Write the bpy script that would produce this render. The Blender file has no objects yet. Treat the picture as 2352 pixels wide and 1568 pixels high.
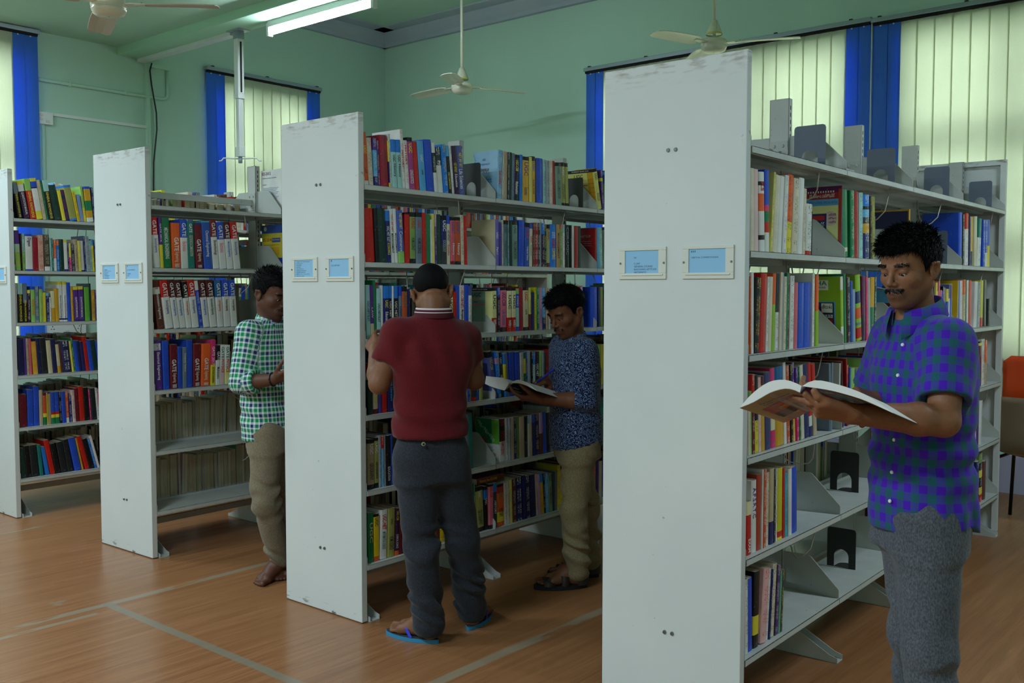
import bpy, bmesh, math, random
import numpy as np
from mathutils import Vector, Matrix, noise as mnoise
SC = bpy.context.scene
COL = SC.collection
PI = math.pi
random.seed(7)

# ------------------------------------------------------------------ camera, world, lamps, exposure
cam_d = bpy.data.cameras.new('camera')
cam_d.sensor_width = 36.0
cam_d.lens = 2248.47 / 2352.0 * 36.0
cam_d.clip_start = 0.05
cam = bpy.data.objects.new('camera', cam_d)
COL.objects.link(cam)
cam.location = (0, 0, 1.4569)
cam.rotation_euler = (PI/2 - 0.0539, 0, 0.702)
SC.camera = cam

SC.view_settings.view_transform = 'Standard'
SC.view_settings.look = 'None'
SC.view_settings.gamma = 1.0
SC.view_settings.use_curve_mapping = False
SC.view_settings.exposure = 0.5

world = bpy.data.worlds.new('world')
SC.world = world
world.use_nodes = True
wn = world.node_tree.nodes
wn['Background'].inputs['Color'].default_value = (0.86, 0.95, 1.0, 1)
wn['Background'].inputs['Strength'].default_value = 13.0

def area_lamp(name, loc, rot, sx, sy, watts, color):
    l = bpy.data.lights.new(name, 'AREA')
    l.shape = 'RECTANGLE'; l.size = sx; l.size_y = sy
    l.energy = watts; l.color = color
    o = bpy.data.objects.new(name, l); COL.objects.link(o)
    o.location = loc; o.rotation_euler = rot
    return o
COOL = (0.74, 0.89, 1.0)
# the hall's other fluorescent battens, on the beams behind the camera
for i, (x, y, w) in enumerate(((-5.6, -0.6, 85), (-2.2, -0.6, 85), (0.8, -0.6, 20), (-6.6, 1.9, 30), (0.6, 4.6, 42))):
    area_lamp('tube_lamp', (x, y, 3.42), (0, 0, 0), 1.2, 0.06, w, COOL)
try:
    SC.cycles.max_bounces = 7
    SC.cycles.diffuse_bounces = 4
    SC.cycles.transmission_bounces = 4
    SC.cycles.transparent_max_bounces = 6
    SC.cycles.caustics_reflective = False
    SC.cycles.caustics_refractive = False
    SC.cycles.sample_clamp_indirect = 4.0
except Exception:
    pass

# ------------------------------------------------------------------ helpers
def s2l(c):
    return tuple(((v/255.0)/12.92 if v/255.0 <= 0.04045 else ((v/255.0+0.055)/1.055)**2.4) for v in c)

def link(o, parent=None):
    COL.objects.link(o)
    if parent is not None: o.parent = parent
    return o

def tag(o, label=None, cat=None, group=None, kind=None):
    if label: o['label'] = label
    if cat: o['category'] = cat
    if group: o['group'] = group
    if kind: o['kind'] = kind
    return o

def empty(name, loc=(0, 0, 0), rz=0.0):
    o = bpy.data.objects.new(name, None)
    o.empty_display_size = 0.1
    o.location = loc; o.rotation_euler = (0, 0, rz)
    return link(o)

class MB:
    """collects shapes and links them as one mesh object"""
    def __init__(s): s.v = []; s.f = []; s.m = []
    def add(s, vs, fs, mi=0):
        b = len(s.v); s.v += [tuple(v) for v in vs]
        s.f += [tuple(i+b for i in f) for f in fs]; s.m += [mi]*len(fs); return s
    def box(s, x0, x1, y0, y1, z0, z1, mi=0):
        return s.add([(x0,y0,z0),(x1,y0,z0),(x1,y1,z0),(x0,y1,z0),(x0,y0,z1),(x1,y0,z1),(x1,y1,z1),(x0,y1,z1)],
                     [(0,3,2,1),(4,5,6,7),(0,1,5,4),(1,2,6,5),(2,3,7,6),(3,0,4,7)], mi)
    def prism(s, pts, axis, a, b, mi=0):
        """extrude polygon pts (2-D) along axis 'x','y','z' from a to b"""
        def P(p, t):
            return {'x': (t, p[0], p[1]), 'y': (p[0], t, p[1]), 'z': (p[0], p[1], t)}[axis]
        n = len(pts)
        vs = [P(p, a) for p in pts] + [P(p, b) for p in pts]
        fs = [tuple(range(n)), tuple(range(2*n-1, n-1, -1))] + [(i, i+n, (i+1) % n + n, (i+1) % n) for i in range(n)]
        return s.add(vs, fs, mi)
    def cyl(s, p0, p1, r0, r1=None, n=12, mi=0, cap=True):
        r1 = r0 if r1 is None else r1
        p0 = Vector(p0); p1 = Vector(p1); d = (p1-p0).normalized()
        a = d.orthogonal().normalized(); b = d.cross(a)
        vs = [p0+(a*math.cos(2*PI*i/n)+b*math.sin(2*PI*i/n))*r0 for i in range(n)] + \
             [p1+(a*math.cos(2*PI*i/n)+b*math.sin(2*PI*i/n))*r1 for i in range(n)]
        fs = [(i, (i+1) % n, (i+1) % n+n, i+n) for i in range(n)]
        if cap: fs += [tuple(range(n-1, -1, -1)), tuple(range(n, 2*n))]
        return s.add(vs, fs, mi)
    def lathe(s, prof, c=(0,0,0), n=28, mi=0):
        vs = []; fs = []
        for (r, z) in prof:
            for i in range(n):
                a = 2*PI*i/n; vs.append((c[0]+r*math.cos(a), c[1]+r*math.sin(a), c[2]+z))
        for k in range(len(prof)-1):
            for i in range(n):
                j = (i+1) % n; fs.append((k*n+i, k*n+j, (k+1)*n+j, (k+1)*n+i))
        return s.add(vs, fs, mi)
    def tube(s, pts, r, n=8, mi=0):
        pts = [Vector(p) for p in pts]; rings = []
        ref = None
        for i, p in enumerate(pts):
            d = ((pts[i+1] if i+1 < len(pts) else p) - (pts[i-1] if i else p)).normalized()
            a = d.orthogonal() if ref is None else (ref - d*ref.dot(d))
            if a.length < 1e-6: a = d.orthogonal()
            a.normalize(); ref = a; b = d.cross(a)
            rr = r[i] if isinstance(r, (list, tuple)) else r
            rings.append([p+(a*math.cos(2*PI*k/n)+b*math.sin(2*PI*k/n))*rr for k in range(n)])
        vs = [v for g in rings for v in g]
        fs = [(i*n+k, i*n+(k+1) % n, (i+1)*n+(k+1) % n, (i+1)*n+k) for i in range(len(pts)-1) for k in range(n)]
        fs += [tuple(range(n-1, -1, -1)), tuple(range((len(pts)-1)*n, len(pts)*n))]
        return s.add(vs, fs, mi)
    def mesh(s, name, mats, smooth=False, bevel=0.0):
        me = bpy.data.meshes.new(name)
        me.from_pydata(s.v, [], s.f)
        for m in (mats if isinstance(mats, (list, tuple)) else [mats]): me.materials.append(m)
        if any(s.m): me.polygons.foreach_set('material_index', s.m)
        if smooth: me.polygons.foreach_set('use_smooth', [True]*len(me.polygons))
        bm = bmesh.new(); bm.from_mesh(me)
        bmesh.ops.recalc_face_normals(bm, faces=bm.faces[:])
        if bevel:
            es = [e for e in bm.edges if len(e.link_faces) == 2 and e.calc_face_angle(0) > 0.6]
            bmesh.ops.bevel(bm, geom=es, offset=bevel, segments=2, affect='EDGES', profile=0.6)
        bm.to_mesh(me); bm.free()
        me.update()
        return me
    def obj(s, name, mats, parent=None, smooth=False, bevel=0.0, kind=None, label=None):
        o = bpy.data.objects.new(name, s.mesh(name, mats, smooth, bevel))
        link(o, parent)
        if kind: o['kind'] = kind
        if label: o['label'] = label
        return o

# ------------------------------------------------------------------ materials
def mat(name, rgb=(200, 200, 200), rough=0.6, metal=0.0, spec=0.5):
    m = bpy.data.materials.new(name); m.use_nodes = True
    b = m.node_tree.nodes['Principled BSDF']
    b.inputs['Base Color'].default_value = (*s2l(rgb), 1)
    b.inputs['Roughness'].default_value = rough
    b.inputs['Metallic'].default_value = metal
    b.inputs['Specular IOR Level'].default_value = spec
    return m
class NT:
    def __init__(s, m): s.t = m.node_tree; s.n = s.t.nodes; s.l = s.t.links; s.b = s.n['Principled BSDF']
    def new(s, typ, **kw):
        nd = s.n.new(typ)
        for k, v in kw.items():
            if k.startswith('i_'):
                nd.inputs[k[2:].replace('_', ' ')].default_value = v
            else: setattr(nd, k, v)
        return nd
    def ln(s, a, b): s.l.new(a, b)
    def math(s, op, a, b=None, clamp=False):
        nd = s.n.new('ShaderNodeMath'); nd.operation = op; nd.use_clamp = clamp
        for i, x in enumerate((a, b)):
            if x is None: continue
            if isinstance(x, (int, float)): nd.inputs[i].default_value = x
            else: s.ln(x, nd.inputs[i])
        return nd.outputs[0]
    def mix(s, fac, a, b):
        nd = s.n.new('ShaderNodeMix'); nd.data_type = 'RGBA'
        for i, x in ((0, fac), (6, a), (7, b)):
            if isinstance(x, (int, float)): nd.inputs[i].default_value = x
            elif isinstance(x, tuple): nd.inputs[i].default_value = (*x[:3], 1)
            else: s.ln(x, nd.inputs[i])
        return nd.outputs[2]
    def noise(s, vec, scale, detail=3, rough=0.5):
        nd = s.n.new('ShaderNodeTexNoise'); nd.inputs['Scale'].default_value = scale
        nd.inputs['Detail'].default_value = detail; nd.inputs['Roughness'].default_value = rough
        if vec is not None: s.ln(vec, nd.inputs['Vector'])
        return nd.outputs[0]
    def ramp(s, v, a, b):
        nd = s.n.new('ShaderNodeMapRange'); nd.clamp = True
        nd.inputs[1].default_value = a; nd.inputs[2].default_value = b
        s.ln(v, nd.inputs[0]); return nd.outputs[0]
    def coord(s, which='Object'): return s.n.new('ShaderNodeTexCoord').outputs[which]
    def mapping(s, v, scale=(1, 1, 1), loc=(0, 0, 0)):
        nd = s.n.new('ShaderNodeMapping'); nd.inputs['Scale'].default_value = scale
        nd.inputs['Location'].default_value = loc; s.ln(v, nd.inputs[0]); return nd.outputs[0]
    def sep(s, v):
        nd = s.n.new('ShaderNodeSeparateXYZ'); s.ln(v, nd.inputs[0]); return nd.outputs
    def comb(s, x, y, z=0.0):
        nd = s.n.new('ShaderNodeCombineXYZ')
        for i, a in enumerate((x, y, z)):
            if isinstance(a, (int, float)): nd.inputs[i].default_value = a
            else: s.ln(a, nd.inputs[i])
        return nd.outputs[0]
    def bump(s, h, strength=0.2, dist=0.01):
        nd = s.n.new('ShaderNodeBump'); nd.inputs['Strength'].default_value = strength
        nd.inputs['Distance'].default_value = dist; s.ln(h, nd.inputs['Height'])
        s.ln(nd.outputs[0], s.b.inputs['Normal'])
    def color(s, c): s.ln(c, s.b.inputs['Base Color'])

def wall_mat(name, rgb, rough=0.75):
    m = mat(name, rgb, rough, 0, 0.3); t = NT(m); c = t.coord()
    n1 = t.noise(c, 0.7, 3); n2 = t.noise(c, 90, 2)
    a = s2l(rgb); b = tuple(v*0.90 for v in a)
    t.color(t.mix(t.ramp(n1, 0.35, 0.7), a, b)); t.bump(n2, 0.08, 0.003)
    return m
M = {}
M['wall'] = wall_mat('mint_wall_paint', (190, 221, 204))
M['ceil'] = wall_mat('ceiling_paint', (178, 210, 188))
M['beam'] = wall_mat('beam_paint', (176, 218, 190))
M['cornice'] = wall_mat('cornice_paint', (176, 186, 196))
M['dado'] = wall_mat('lavender_dado_paint', (190, 188, 220))

def panel_mat():
    m = mat('grey_panel_paint', (212, 216, 214), 0.38, 0, 0.45); t = NT(m); c = t.coord()
    n1 = t.noise(c, 1.6, 4); n2 = t.noise(t.mapping(c, (14, 14, 60)), 1.0, 3)
    base = t.mix(t.ramp(n1, 0.3, 0.75), s2l((216, 219, 217)), s2l((204, 209, 208)))
    z = t.sep(c)[2]
    # rubbed, rusty paint along the top edge and small chips near the floor
    edge = t.math('MULTIPLY', t.ramp(z, 2.12, 2.2), t.ramp(n2, 0.5, 0.72))
    base = t.mix(t.math('MULTIPLY', edge, 0.75), base, s2l((120, 96, 78)))
    low = t.math('MULTIPLY', t.ramp(z, 0.05, 0.0), t.ramp(n2, 0.60, 0.66))
    base = t.mix(low, base, s2l((70, 62, 58)))
    spots = t.ramp(t.noise(c, 26, 1), 0.77, 0.80)
    base = t.mix(t.math('MULTIPLY', spots, 0.5), base, s2l((150, 120, 104)))
    t.color(base); t.bump(t.noise(c, 160, 2), 0.05, 0.002)
    return m
M['panel'] = panel_mat()
def steel_mat(name, rgb, rough=0.42):
    m = mat(name, rgb, rough, 0, 0.45); t = NT(m); c = t.coord('Object')
    n = t.noise(c, 7, 4); d = t.noise(c, 50, 2)
    a = s2l(rgb); b = tuple(v*0.86 for v in a)
    col = t.mix(t.ramp(n, 0.35, 0.75), a, b)
    col = t.mix(t.math('MULTIPLY', t.ramp(d, 0.7, 0.76), 0.5), col, s2l((120, 92, 76)))
    t.color(col)
    return m
M['steel'] = steel_mat('grey_steel_paint', (200, 204, 200))
M['plate'] = steel_mat('grey_bracket_paint', (188, 191, 184))
M['post'] = steel_mat('grey_post_paint', (192, 194, 188))
M['dark_gap'] = mat('dark_slot', (25, 25, 25), 0.9)
M['bolt'] = mat('steel_bolt', (140, 142, 145), 0.3, 1.0)
M['holder'] = mat('off_white_card_frame', (214, 214, 204), 0.45)
M['card'] = mat('pale_blue_card', (142, 190, 226), 0.7)
M['card_ink'] = mat('dark_card_ink', (30, 50, 78), 0.9)
M['bookend'] = steel_mat('grey_bookend_paint', (96, 106, 122), 0.5)
M['bookend_dark'] = steel_mat('dark_bookend_paint', (44, 46, 44), 0.5)
M['wire'] = mat('wire_support_paint', (196, 192, 178), 0.4, 0.2)
M['white'] = mat('white_plastic', (226, 230, 228), 0.4)
M['conduit'] = mat('mint_painted_conduit', (188, 222, 200), 0.55)
M['fan'] = mat('ivory_fan_enamel', (226, 222, 200), 0.25)
M['fan_y'] = mat('yellowed_canopy_rim', (214, 210, 120), 0.4)
M['fan_dust'] = mat('dusty_fan_blade', (196, 180, 160), 0.5)
M['black'] = mat('black_plastic', (18, 18, 20), 0.45)
M['alu'] = mat('aluminium_rail', (160, 172, 182), 0.35, 0.4)
M['frame'] = mat('window_frame_paint', (120, 118, 110), 0.5)
M['tape'] = mat('grey_seam', (140, 140, 128), 0.6)

def glass_mat():
    m = bpy.data.materials.new('window_glass'); m.use_nodes = True
    n = m.node_tree.nodes; l = m.node_tree.links
    for x in list(n):
        if x.type != 'OUTPUT_MATERIAL': n.remove(x)
    out = [x for x in n if x.type == 'OUTPUT_MATERIAL'][0]
    t = n.new('ShaderNodeBsdfTransparent'); t.inputs[0].default_value = (0.93, 0.96, 0.95, 1)
    g = n.new('ShaderNodeBsdfGlossy'); g.inputs['Roughness'].default_value = 0.05
    fr = n.new('ShaderNodeFresnel'); mx = n.new('ShaderNodeMixShader')
    l.new(fr.outputs[0], mx.inputs[0]); l.new(t.outputs[0], mx.inputs[1]); l.new(g.outputs[0], mx.inputs[2])
    l.new(mx.outputs[0], out.inputs[0])
    return m
M['glass'] = glass_mat()
def slat_mat(name, rgb, trans_rgb, tfac):
    m = bpy.data.materials.new(name); m.use_nodes = True
    n = m.node_tree.nodes; l = m.node_tree.links; b = n['Principled BSDF']
    out = [x for x in n if x.type == 'OUTPUT_MATERIAL'][0]
    t = NT(m); c = t.coord()
    xy = t.sep(c)
    u = t.math('ADD', xy[0], xy[1])
    w = n.new('ShaderNodeTexWave'); w.inputs['Scale'].default_value = 40.0
    l.new(t.comb(u, 0.0, 0.0), w.inputs[0])
    b.inputs['Roughness'].default_value = 0.55
    base = t.mix(t.math('MULTIPLY', w.outputs[0], 0.22), s2l(rgb), tuple(v*0.72 for v in s2l(rgb)))
    t.color(base); t.bump(w.outputs[0], 0.25, 0.002)
    tr = n.new('ShaderNodeBsdfTranslucent'); tr.inputs[0].default_value = (*s2l(trans_rgb), 1)
    mx = n.new('ShaderNodeMixShader'); mx.inputs[0].default_value = tfac
    l.new(b.outputs[0], mx.inputs[1]); l.new(tr.outputs[0], mx.inputs[2]); l.new(mx.outputs[0], out.inputs[0])
    return m
M['slat'] = slat_mat('cream_blind_fabric', (226, 232, 210), (230, 234, 216), 0.5)
M['slat_blue'] = slat_mat('blue_blind_fabric', (58, 128, 240), (44, 108, 228), 0.3)

def floor_mat():
    m = mat('wood_grain_vinyl', (158, 106, 70), 0.42, 0, 0.4); t = NT(m); c = t.coord()
    g1 = t.noise(t.mapping(c, (26, 1.1, 1)), 1.0, 5, 0.6)
    g2 = t.noise(t.mapping(c, (95, 3.0, 1)), 1.0, 3, 0.6)
    g3 = t.noise(t.mapping(c, (0.8, 0.5, 1)), 1.0, 3)
    col = t.mix(t.ramp(g1, 0.3, 0.72), s2l((168, 116, 78)), s2l((138, 90, 56)))
    col = t.mix(t.math('MULTIPLY', t.ramp(g2, 0.45, 0.75), 0.55), col, s2l((110, 68, 42)))
    col = t.mix(t.math('MULTIPLY', t.ramp(g3, 0.35, 0.7), 0.35), col, s2l((150, 104, 60)))
    s = t.sep(c); X = s[0]; Y = s[1]
    wob = t.math('MULTIPLY', t.math('SUBTRACT', t.noise(c, 1.7, 3), 0.5), 0.05)
    pat = t.noise(t.mapping(c, (7, 1.6, 1)), 1.0, 4, 0.65)
    pat2 = t.noise(t.mapping(c, (3, 3, 1), (3, 5, 0)), 1.0, 4, 0.6)
    def streak(axis, at, hw, thr, frm=None, to=None, src=pat):
        d = t.math('ABSOLUTE', t.math('SUBTRACT', t.math('ADD', axis, wob), at))
        k = t.math('MULTIPLY', t.ramp(d, hw, hw*0.55), t.ramp(src, thr, thr+0.05))
        o = Y if axis is X else X
        if frm is not None: k = t.math('MULTIPLY', k, t.math('GREATER_THAN', o, frm))
        if to is not None: k = t.math('MULTIPLY', k, t.math('LESS_THAN', o, to))
        return k
    grey = s2l((150, 142, 122))
    for k in (streak(X, -4.31, 0.030, 0.40), streak(X, -2.51, 0.034, 0.40), streak(X, -4.22, 0.02, 0.5, 1.2, 2.1), streak(X, -6.05, 0.03, 0.45), streak(X, -0.7, 0.03, 0.45)):
        col = t.mix(t.math('MULTIPLY', k, 0.7), col, grey)
    d = t.math('ABSOLUTE', t.math('SUBTRACT', t.math('ADD', Y, t.math('MULTIPLY', wob, 0.5)), 2.195))
    k = t.math('MULTIPLY', t.math('MULTIPLY', t.ramp(d, 0.026, 0.018), t.math('GREATER_THAN', X, -4.33)), t.math('LESS_THAN', X, -2.2))
    col = t.mix(t.math('MULTIPLY', k, 0.8), col, s2l((132, 128, 112)))
    blot = t.math('MULTIPLY', t.ramp(pat2, 0.66, 0.69), t.ramp(Y, 2.35, 2.1))
    col = t.mix(t.math('MULTIPLY', blot, 0.45), col, grey)
    t.color(col); t.bump(g2, 0.05, 0.002)
    t.ln(t.ramp(g3, 0.0, 1.6), t.b.inputs['Roughness'])
    return m
M['floor'] = floor_mat()

# ------------------------------------------------------------------ text helper (flat lettering, shared meshes)
_txt = {}
def text_mesh(s, bold=0.012, font_res=2):
    key = (s, bold)
    if key in _txt: return _txt[key]
    cu = bpy.data.curves.new('lettering', 'FONT'); cu.body = s; cu.size = 1.0
    cu.resolution_u = font_res; cu.offset = bold; cu.fill_mode = 'FRONT'
    ob = bpy.data.objects.new('lettering', cu); COL.objects.link(ob)
    dg = bpy.context.evaluated_depsgraph_get()
    me = bpy.data.meshes.new_from_object(ob.evaluated_get(dg))
    bpy.data.objects.remove(ob); bpy.data.curves.remove(cu)
    n = len(me.vertices)
    if n == 0: _txt[key] = (None, 1, 1); return _txt[key]
    co = np.empty(n*3, np.float32); me.vertices.foreach_get('co', co); co = co.reshape(-1, 3)
    mn = co.min(0); mx = co.max(0); ext = mx-mn
    co[:, 0] = (co[:, 0]-mn[0])/max(ext[0], 1e-5); co[:, 1] = (co[:, 1]-mn[1])/max(ext[1], 1e-5)
    me.vertices.foreach_set('co', co.ravel())
    me.materials.clear(); me.materials.append(None)
    me.update()
    _txt[key] = (me, float(ext[0]), float(ext[1]))
    return _txt[key]
def put_text(s, origin, xdir, ydir, length, height, m, parent=None, name='lettering', keep=False, bold=0.012):
    """lettering whose box starts at origin, runs along xdir for length and is height tall along ydir"""
    me, ex, ey = text_mesh(s, bold)
    if me is None: return None
    if keep:
        k = min(length/ex, height/ey); L, H = ex*k, ey*k
    else: L, H = length, height
    o = bpy.data.objects.new(name, me); link(o, parent)
    x = Vector(xdir).normalized(); y = Vector(ydir).normalized(); z = x.cross(y)
    R = Matrix((x, y, z)).transposed().to_4x4()
    o.matrix_local = Matrix.Translation(Vector(origin)) @ R @ Matrix.Diagonal((L, H, 1, 1))
    o.material_slots[0].link = 'OBJECT'; o.material_slots[0].material = m
    return o
# ------------------------------------------------------------------ the room
XL, YB, XR, YF = -8.326, 7.63, 2.6, -3.2
def wall_with_holes(name, axis, at, thick, u0, u1, z0, z1, holes, m):
    b = MB(); us = sorted(set([u0, u1] + [h[0] for h in holes] + [h[1] for h in holes]))
    for a, c in zip(us[:-1], us[1:]):
        hs = [h for h in holes if h[0] <= a+1e-6 and h[1] >= c-1e-6]
        segs = [(z0, z1)] if not hs else [(z0, hs[0][2]), (hs[0][3], z1)]
        for (p, q) in segs:
            if axis == 'x': b.box(min(at, at+thick), max(at, at+thick), a, c, p, q)
            else: b.box(a, c, min(at, at+thick), max(at, at+thick), p, q)
    return b.obj(name, m, kind='structure')
H1 = (2.55, 3.66, 0.95, 3.40); H2 = (5.38, 6.57, 0.95, 3.40)
H3 = (-5.40, -2.92, 0.95, 3.40); H4 = (-2.62, -0.20, 0.95, 3.40)
wall_with_holes('wall_left', 'x', XL, -0.28, YF, YB+0.28, 0, 4.32, [H1, H2], M['wall'])
wall_with_holes('wall_back', 'y', YB, 0.28, XL-0.28, XR+0.28, 0, 4.32, [H3, H4], M['wall'])
MB().box(XR, XR+0.2, YF, YB, 0, 4.32).obj('wall_right', M['wall'], kind='structure')
MB().box(XL, XR, YF-0.2, YF, 0, 4.32).obj('wall_front', M['wall'], kind='structure')
MB().box(XL-0.3, XR+0.3, YF-0.3, YB+0.3, -0.12, 0.0).obj('floor', M['floor'], kind='structure')
c = MB()
c.box(XL-0.3, XR+0.3, YF-0.3, 4.448, 3.585, 3.75)
c.box(XL-0.3, XR+0.3, 4.448, 4.716, 3.75, 4.36)
c.box(XL-0.3, XR+0.3, 4.70, YB+0.3, 4.30, 4.42)
c.obj('ceiling', M['ceil'], kind='structure')
MB().box(XL, XR, 4.448, 4.716, 3.515, 3.76).obj('trim_1', M['beam'], kind='structure', bevel=0.006)
def cornice(name, along, at, sgn, a, b_, m):
    # stepped plaster moulding under the ceiling
    prof = [(0, 4.15), (0.05, 4.15), (0.055, 4.19), (0.13, 4.26), (0.14, 4.28), (0.14, 4.285), (0.30, 4.285), (0.30, 4.30), (0, 4.30)]
    pts = [(at + sgn*p[0], p[1]) for p in prof]
    MB().prism(pts, along, a, b_).obj(name, m, kind='structure')
cornice('trim_2', 'x', YB, -1, XL, XR, M['cornice'])
cornice('trim_3', 'y', XL, 1, 4.72, YB, M['cornice'])
MB().box(XL, XR, YB-0.06, YB, 0, 0.27).obj('baseboard_back', M['dado'], kind='structure')
MB().box(XL, XL+0.03, YF, YB-0.06, 0, 0.12).obj('baseboard_left', M['dado'], kind='structure')

def window(name, axis, at, hole, nm):
    a, b_, z0, z1 = hole
    out = 0.16
    def bx(mb, u0, u1, p, q, d0, d1):
        if axis == 'x': mb.box(at-d1, at-d0, u0, u1, p, q)
        else: mb.box(u0, u1, at+d0, at+d1, p, q)
    f = MB(); t = 0.06
    bx(f, a, a+t, z0, z1, out-.03, out+.03); bx(f, b_-t, b_, z0, z1, out-.03, out+.03)
    bx(f, a, b_, z0, z0+t, out-.03, out+.03); bx(f, a, b_, z1-t, z1, out-.03, out+.03)
    o = f.obj(name, M['frame'], kind='structure')
    for k in range(1, nm):
        u = a+(b_-a)*k/nm
        m = MB(); bx(m, u-.035, u+.035, z0+t, z1-t, out-.028, out+.028); m.obj('mullion', M['frame'], o)
    for z in (1.72, 2.55):
        m = MB(); bx(m, a+t, b_-t, z-.05, z+.05, out-.025, out+.025); m.obj('transom', M['frame'], o)
    g = MB(); bx(g, a+t, b_-t, z0+t, z1-t, out+.002, out+.008); g.obj('pane', M['glass'], o)
    s = MB(); bx(s, a-.05, b_+.05, z0-.04, z0, -.05, .26); s.obj('sill', M['dado'], o)
    return o
window('window_1', 'x', XL, H1, 1); window('window_2', 'x', XL, H2, 2)
window('window_3', 'y', YB, H3, 3); window('window_4', 'y', YB, H4, 3)

def blind(axis, at, a, b_, ztop, zbot, blue_a, blue_b, label, pitch=0.117, cord_at=None):
    """vertical blind hung in front of a wall; blue slats at its ends"""
    L = b_-a
    root = empty('vertical_blind', (0, 0, 0))
    tag(root, label, 'blind')
    d0 = 0.05
    def P(u, d, z): return (at+d, u, z) if axis == 'x' else (u, at-d, z)
    def bx(mb, u0, u1, da, db, p, q, mi=0):
        if axis == 'x': mb.box(at+da, at+db, u0, u1, p, q, mi)
        else: mb.box(u0, u1, at-db, at-da, p, q, mi)
    r = MB(); bx(r, a-.015, b_+.015, .028, .085, ztop, ztop+.035); r.obj('head_rail', M['alu'], root, bevel=.004)
    r = MB(); bx(r, a, b_, .036, .078, ztop-.02, ztop-.001); r.obj('rail_channel', M['dark_gap'], root)
    r = MB()
    u = a+.05
    while u < b_: bx(r, u-.012, u+.012, .02, .09, ztop+.034, ztop+.042); u += 0.62
    r.obj('wall_clip', M['black'], root, kind='stuff')
    spans = []
    na, wa = blue_a; nb, wb = blue_b
    u = a
    for k in range(na): spans.append((u, u+wa, 1)); u += wa
    ue = b_-nb*wb
    n = max(1, round((ue-u)/pitch)); w = (ue-u)/n
    for k in range(n): spans.append((u+k*w, u+(k+1)*w, 0))
    for k in range(nb): spans.append((ue+k*wb, ue+(k+1)*wb, 1))
    hang = MB()
    for i, (p, q, blue) in enumerate(spans):
        # overlapping louvre, one edge a little nearer the room than the other, cupped in section
        ov = 0.006; nseg = 6; vs = []; fs = []
        dz = random.uniform(-.006, .006)
        for side in (0, 1):
            for k in range(nseg+1):
                t = k/nseg
                uu = p-ov+(q-p+2*ov)*t
                dd = d0 + 0.007*(t-.5) + 0.003*math.sin(PI*t) + side*0.0012
                vs.append(P(uu, dd, zbot+dz)); vs.append(P(uu, dd, ztop-.018))
        m = 2*(nseg+1)
        for s_ in (0, 1):
            o_ = s_*m
            for k in range(nseg): fs.append((o_+2*k, o_+2*k+2, o_+2*k+3, o_+2*k+1))
        fs.append((0, 1, m+1, m)); fs.append((m-2, m-1, 2*m-1, 2*m-2))
        for k in range(nseg): fs.append((2*k, m+2*k, m+2*k+2, 2*k+2)); fs.append((2*k+1, 2*k+3, m+2*k+3, m+2*k+1))
        MB().add(vs, fs).obj('slat', M['slat_blue' if blue else 'slat'], root, smooth=False)
        uc = (p+q)/2
        bx(hang, uc-.006, uc+.006, d0-.006, d0+.006, ztop-.03, ztop-.004)
    hang.obj('hanger', M['white'], root, kind='stuff')
    if cord_at is not None:
        cd = MB(); cd.cyl(P(cord_at, .06, ztop), P(cord_at, .06, 1.15), .004, n=6); cd.obj('control_rod', M['white'], root)
    return root
blind('x', XL, 2.50, 3.72, 3.545, .90, (2, .1), (2, .1), 'tall blind by the far-left bookcase, cream slats ending in blue')
blind('x', XL, 5.305, 6.645, 3.525, .90, (2, .095), (2, .083), 'blind between pipe wall and room corner, cream slats with blue ends', pitch=.109)
blind('y', YB, -5.49, -2.82, 3.49, .90, (2, .094), (2, .095), 'long cream blind behind the bookcases, blue at both ends', cord_at=-2.803)
blind('y', YB, -2.79, -0.15, 3.475, .90, (2, .098), (2, .098), 'cream blind with blue edge behind the bookends and orange chair', pitch=.122)

# ------------------------------------------------------------------ wall wiring
t = empty('conduit', (XL, 0, 0)); tag(t, 'round mint conduit bent upward along the left wall', 'pipe')
pts = [(.02, 3.72, 3.19), (.02, 4.86, 3.19)] + [(.02, 4.86+.055*math.sin(a), 3.245-.055*math.cos(a)) for a in (0.4, 0.8, 1.2, 1.57)] + [(.02, 4.915, 3.47)]
MB().tube(pts, .014, 8).obj('pipe', M['conduit'], t, smooth=True)
for y in (4.0, 4.5): MB().box(0, .036, y-.008, y+.008, 3.172, 3.208).obj('saddle_clip', M['conduit'], t)
MB().box(0, .05, 4.72, 4.93, 3.455, 3.485).obj('junction_channel', M['conduit'], t)
t = empty('cable_channel', (XL, 0, 0)); tag(t, 'flat white cable channel running from switch plate to corner cable', 'cable channel')
MB().box(0, .018, 3.80, 4.70, 2.905, 2.930).obj('channel', M['white'], t)
t = empty('cable_channel', (XL, 0, 0)); tag(t, 'upright white cable channel beside the loose black cable', 'cable channel')
MB().box(0, .03, 4.70, 4.735, 1.0, 3.49).obj('channel', M['conduit'], t)
b = MB(); b.tube([(XL+.05, 4.745, 3.49), (XL+.05, 4.725, 3.42), (XL+.055, 4.735, 3.3), (XL+.06, 4.775, 3.05), (XL+.055, 4.78, 2.9), (XL+.05, 4.745, 2.6), (XL+.05, 4.735, 2.2), (XL+.05, 4.735, 1.6)], .007, 6)
tag(b.obj('black_cable', M['black'], smooth=True), 'loose black cable hanging down the mint wall under the beam', 'cable')
t = empty('cable_channel', (0, 0, 0)); tag(t, 'cream channel under the beam leading to the projector mount', 'cable channel')
MB().box(-8.32, -6.88, 4.63, 4.70, 3.487, 3.515).obj('channel', M['white'], t)
t = empty('cable_channel', (XL, 0, 0)); tag(t, 'thin white channel dropping beside the far-left blue slats', 'cable channel')
MB().box(0, .014, 3.765, 3.785, 1.2, 2.84).obj('channel', M['conduit'], t)
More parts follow.
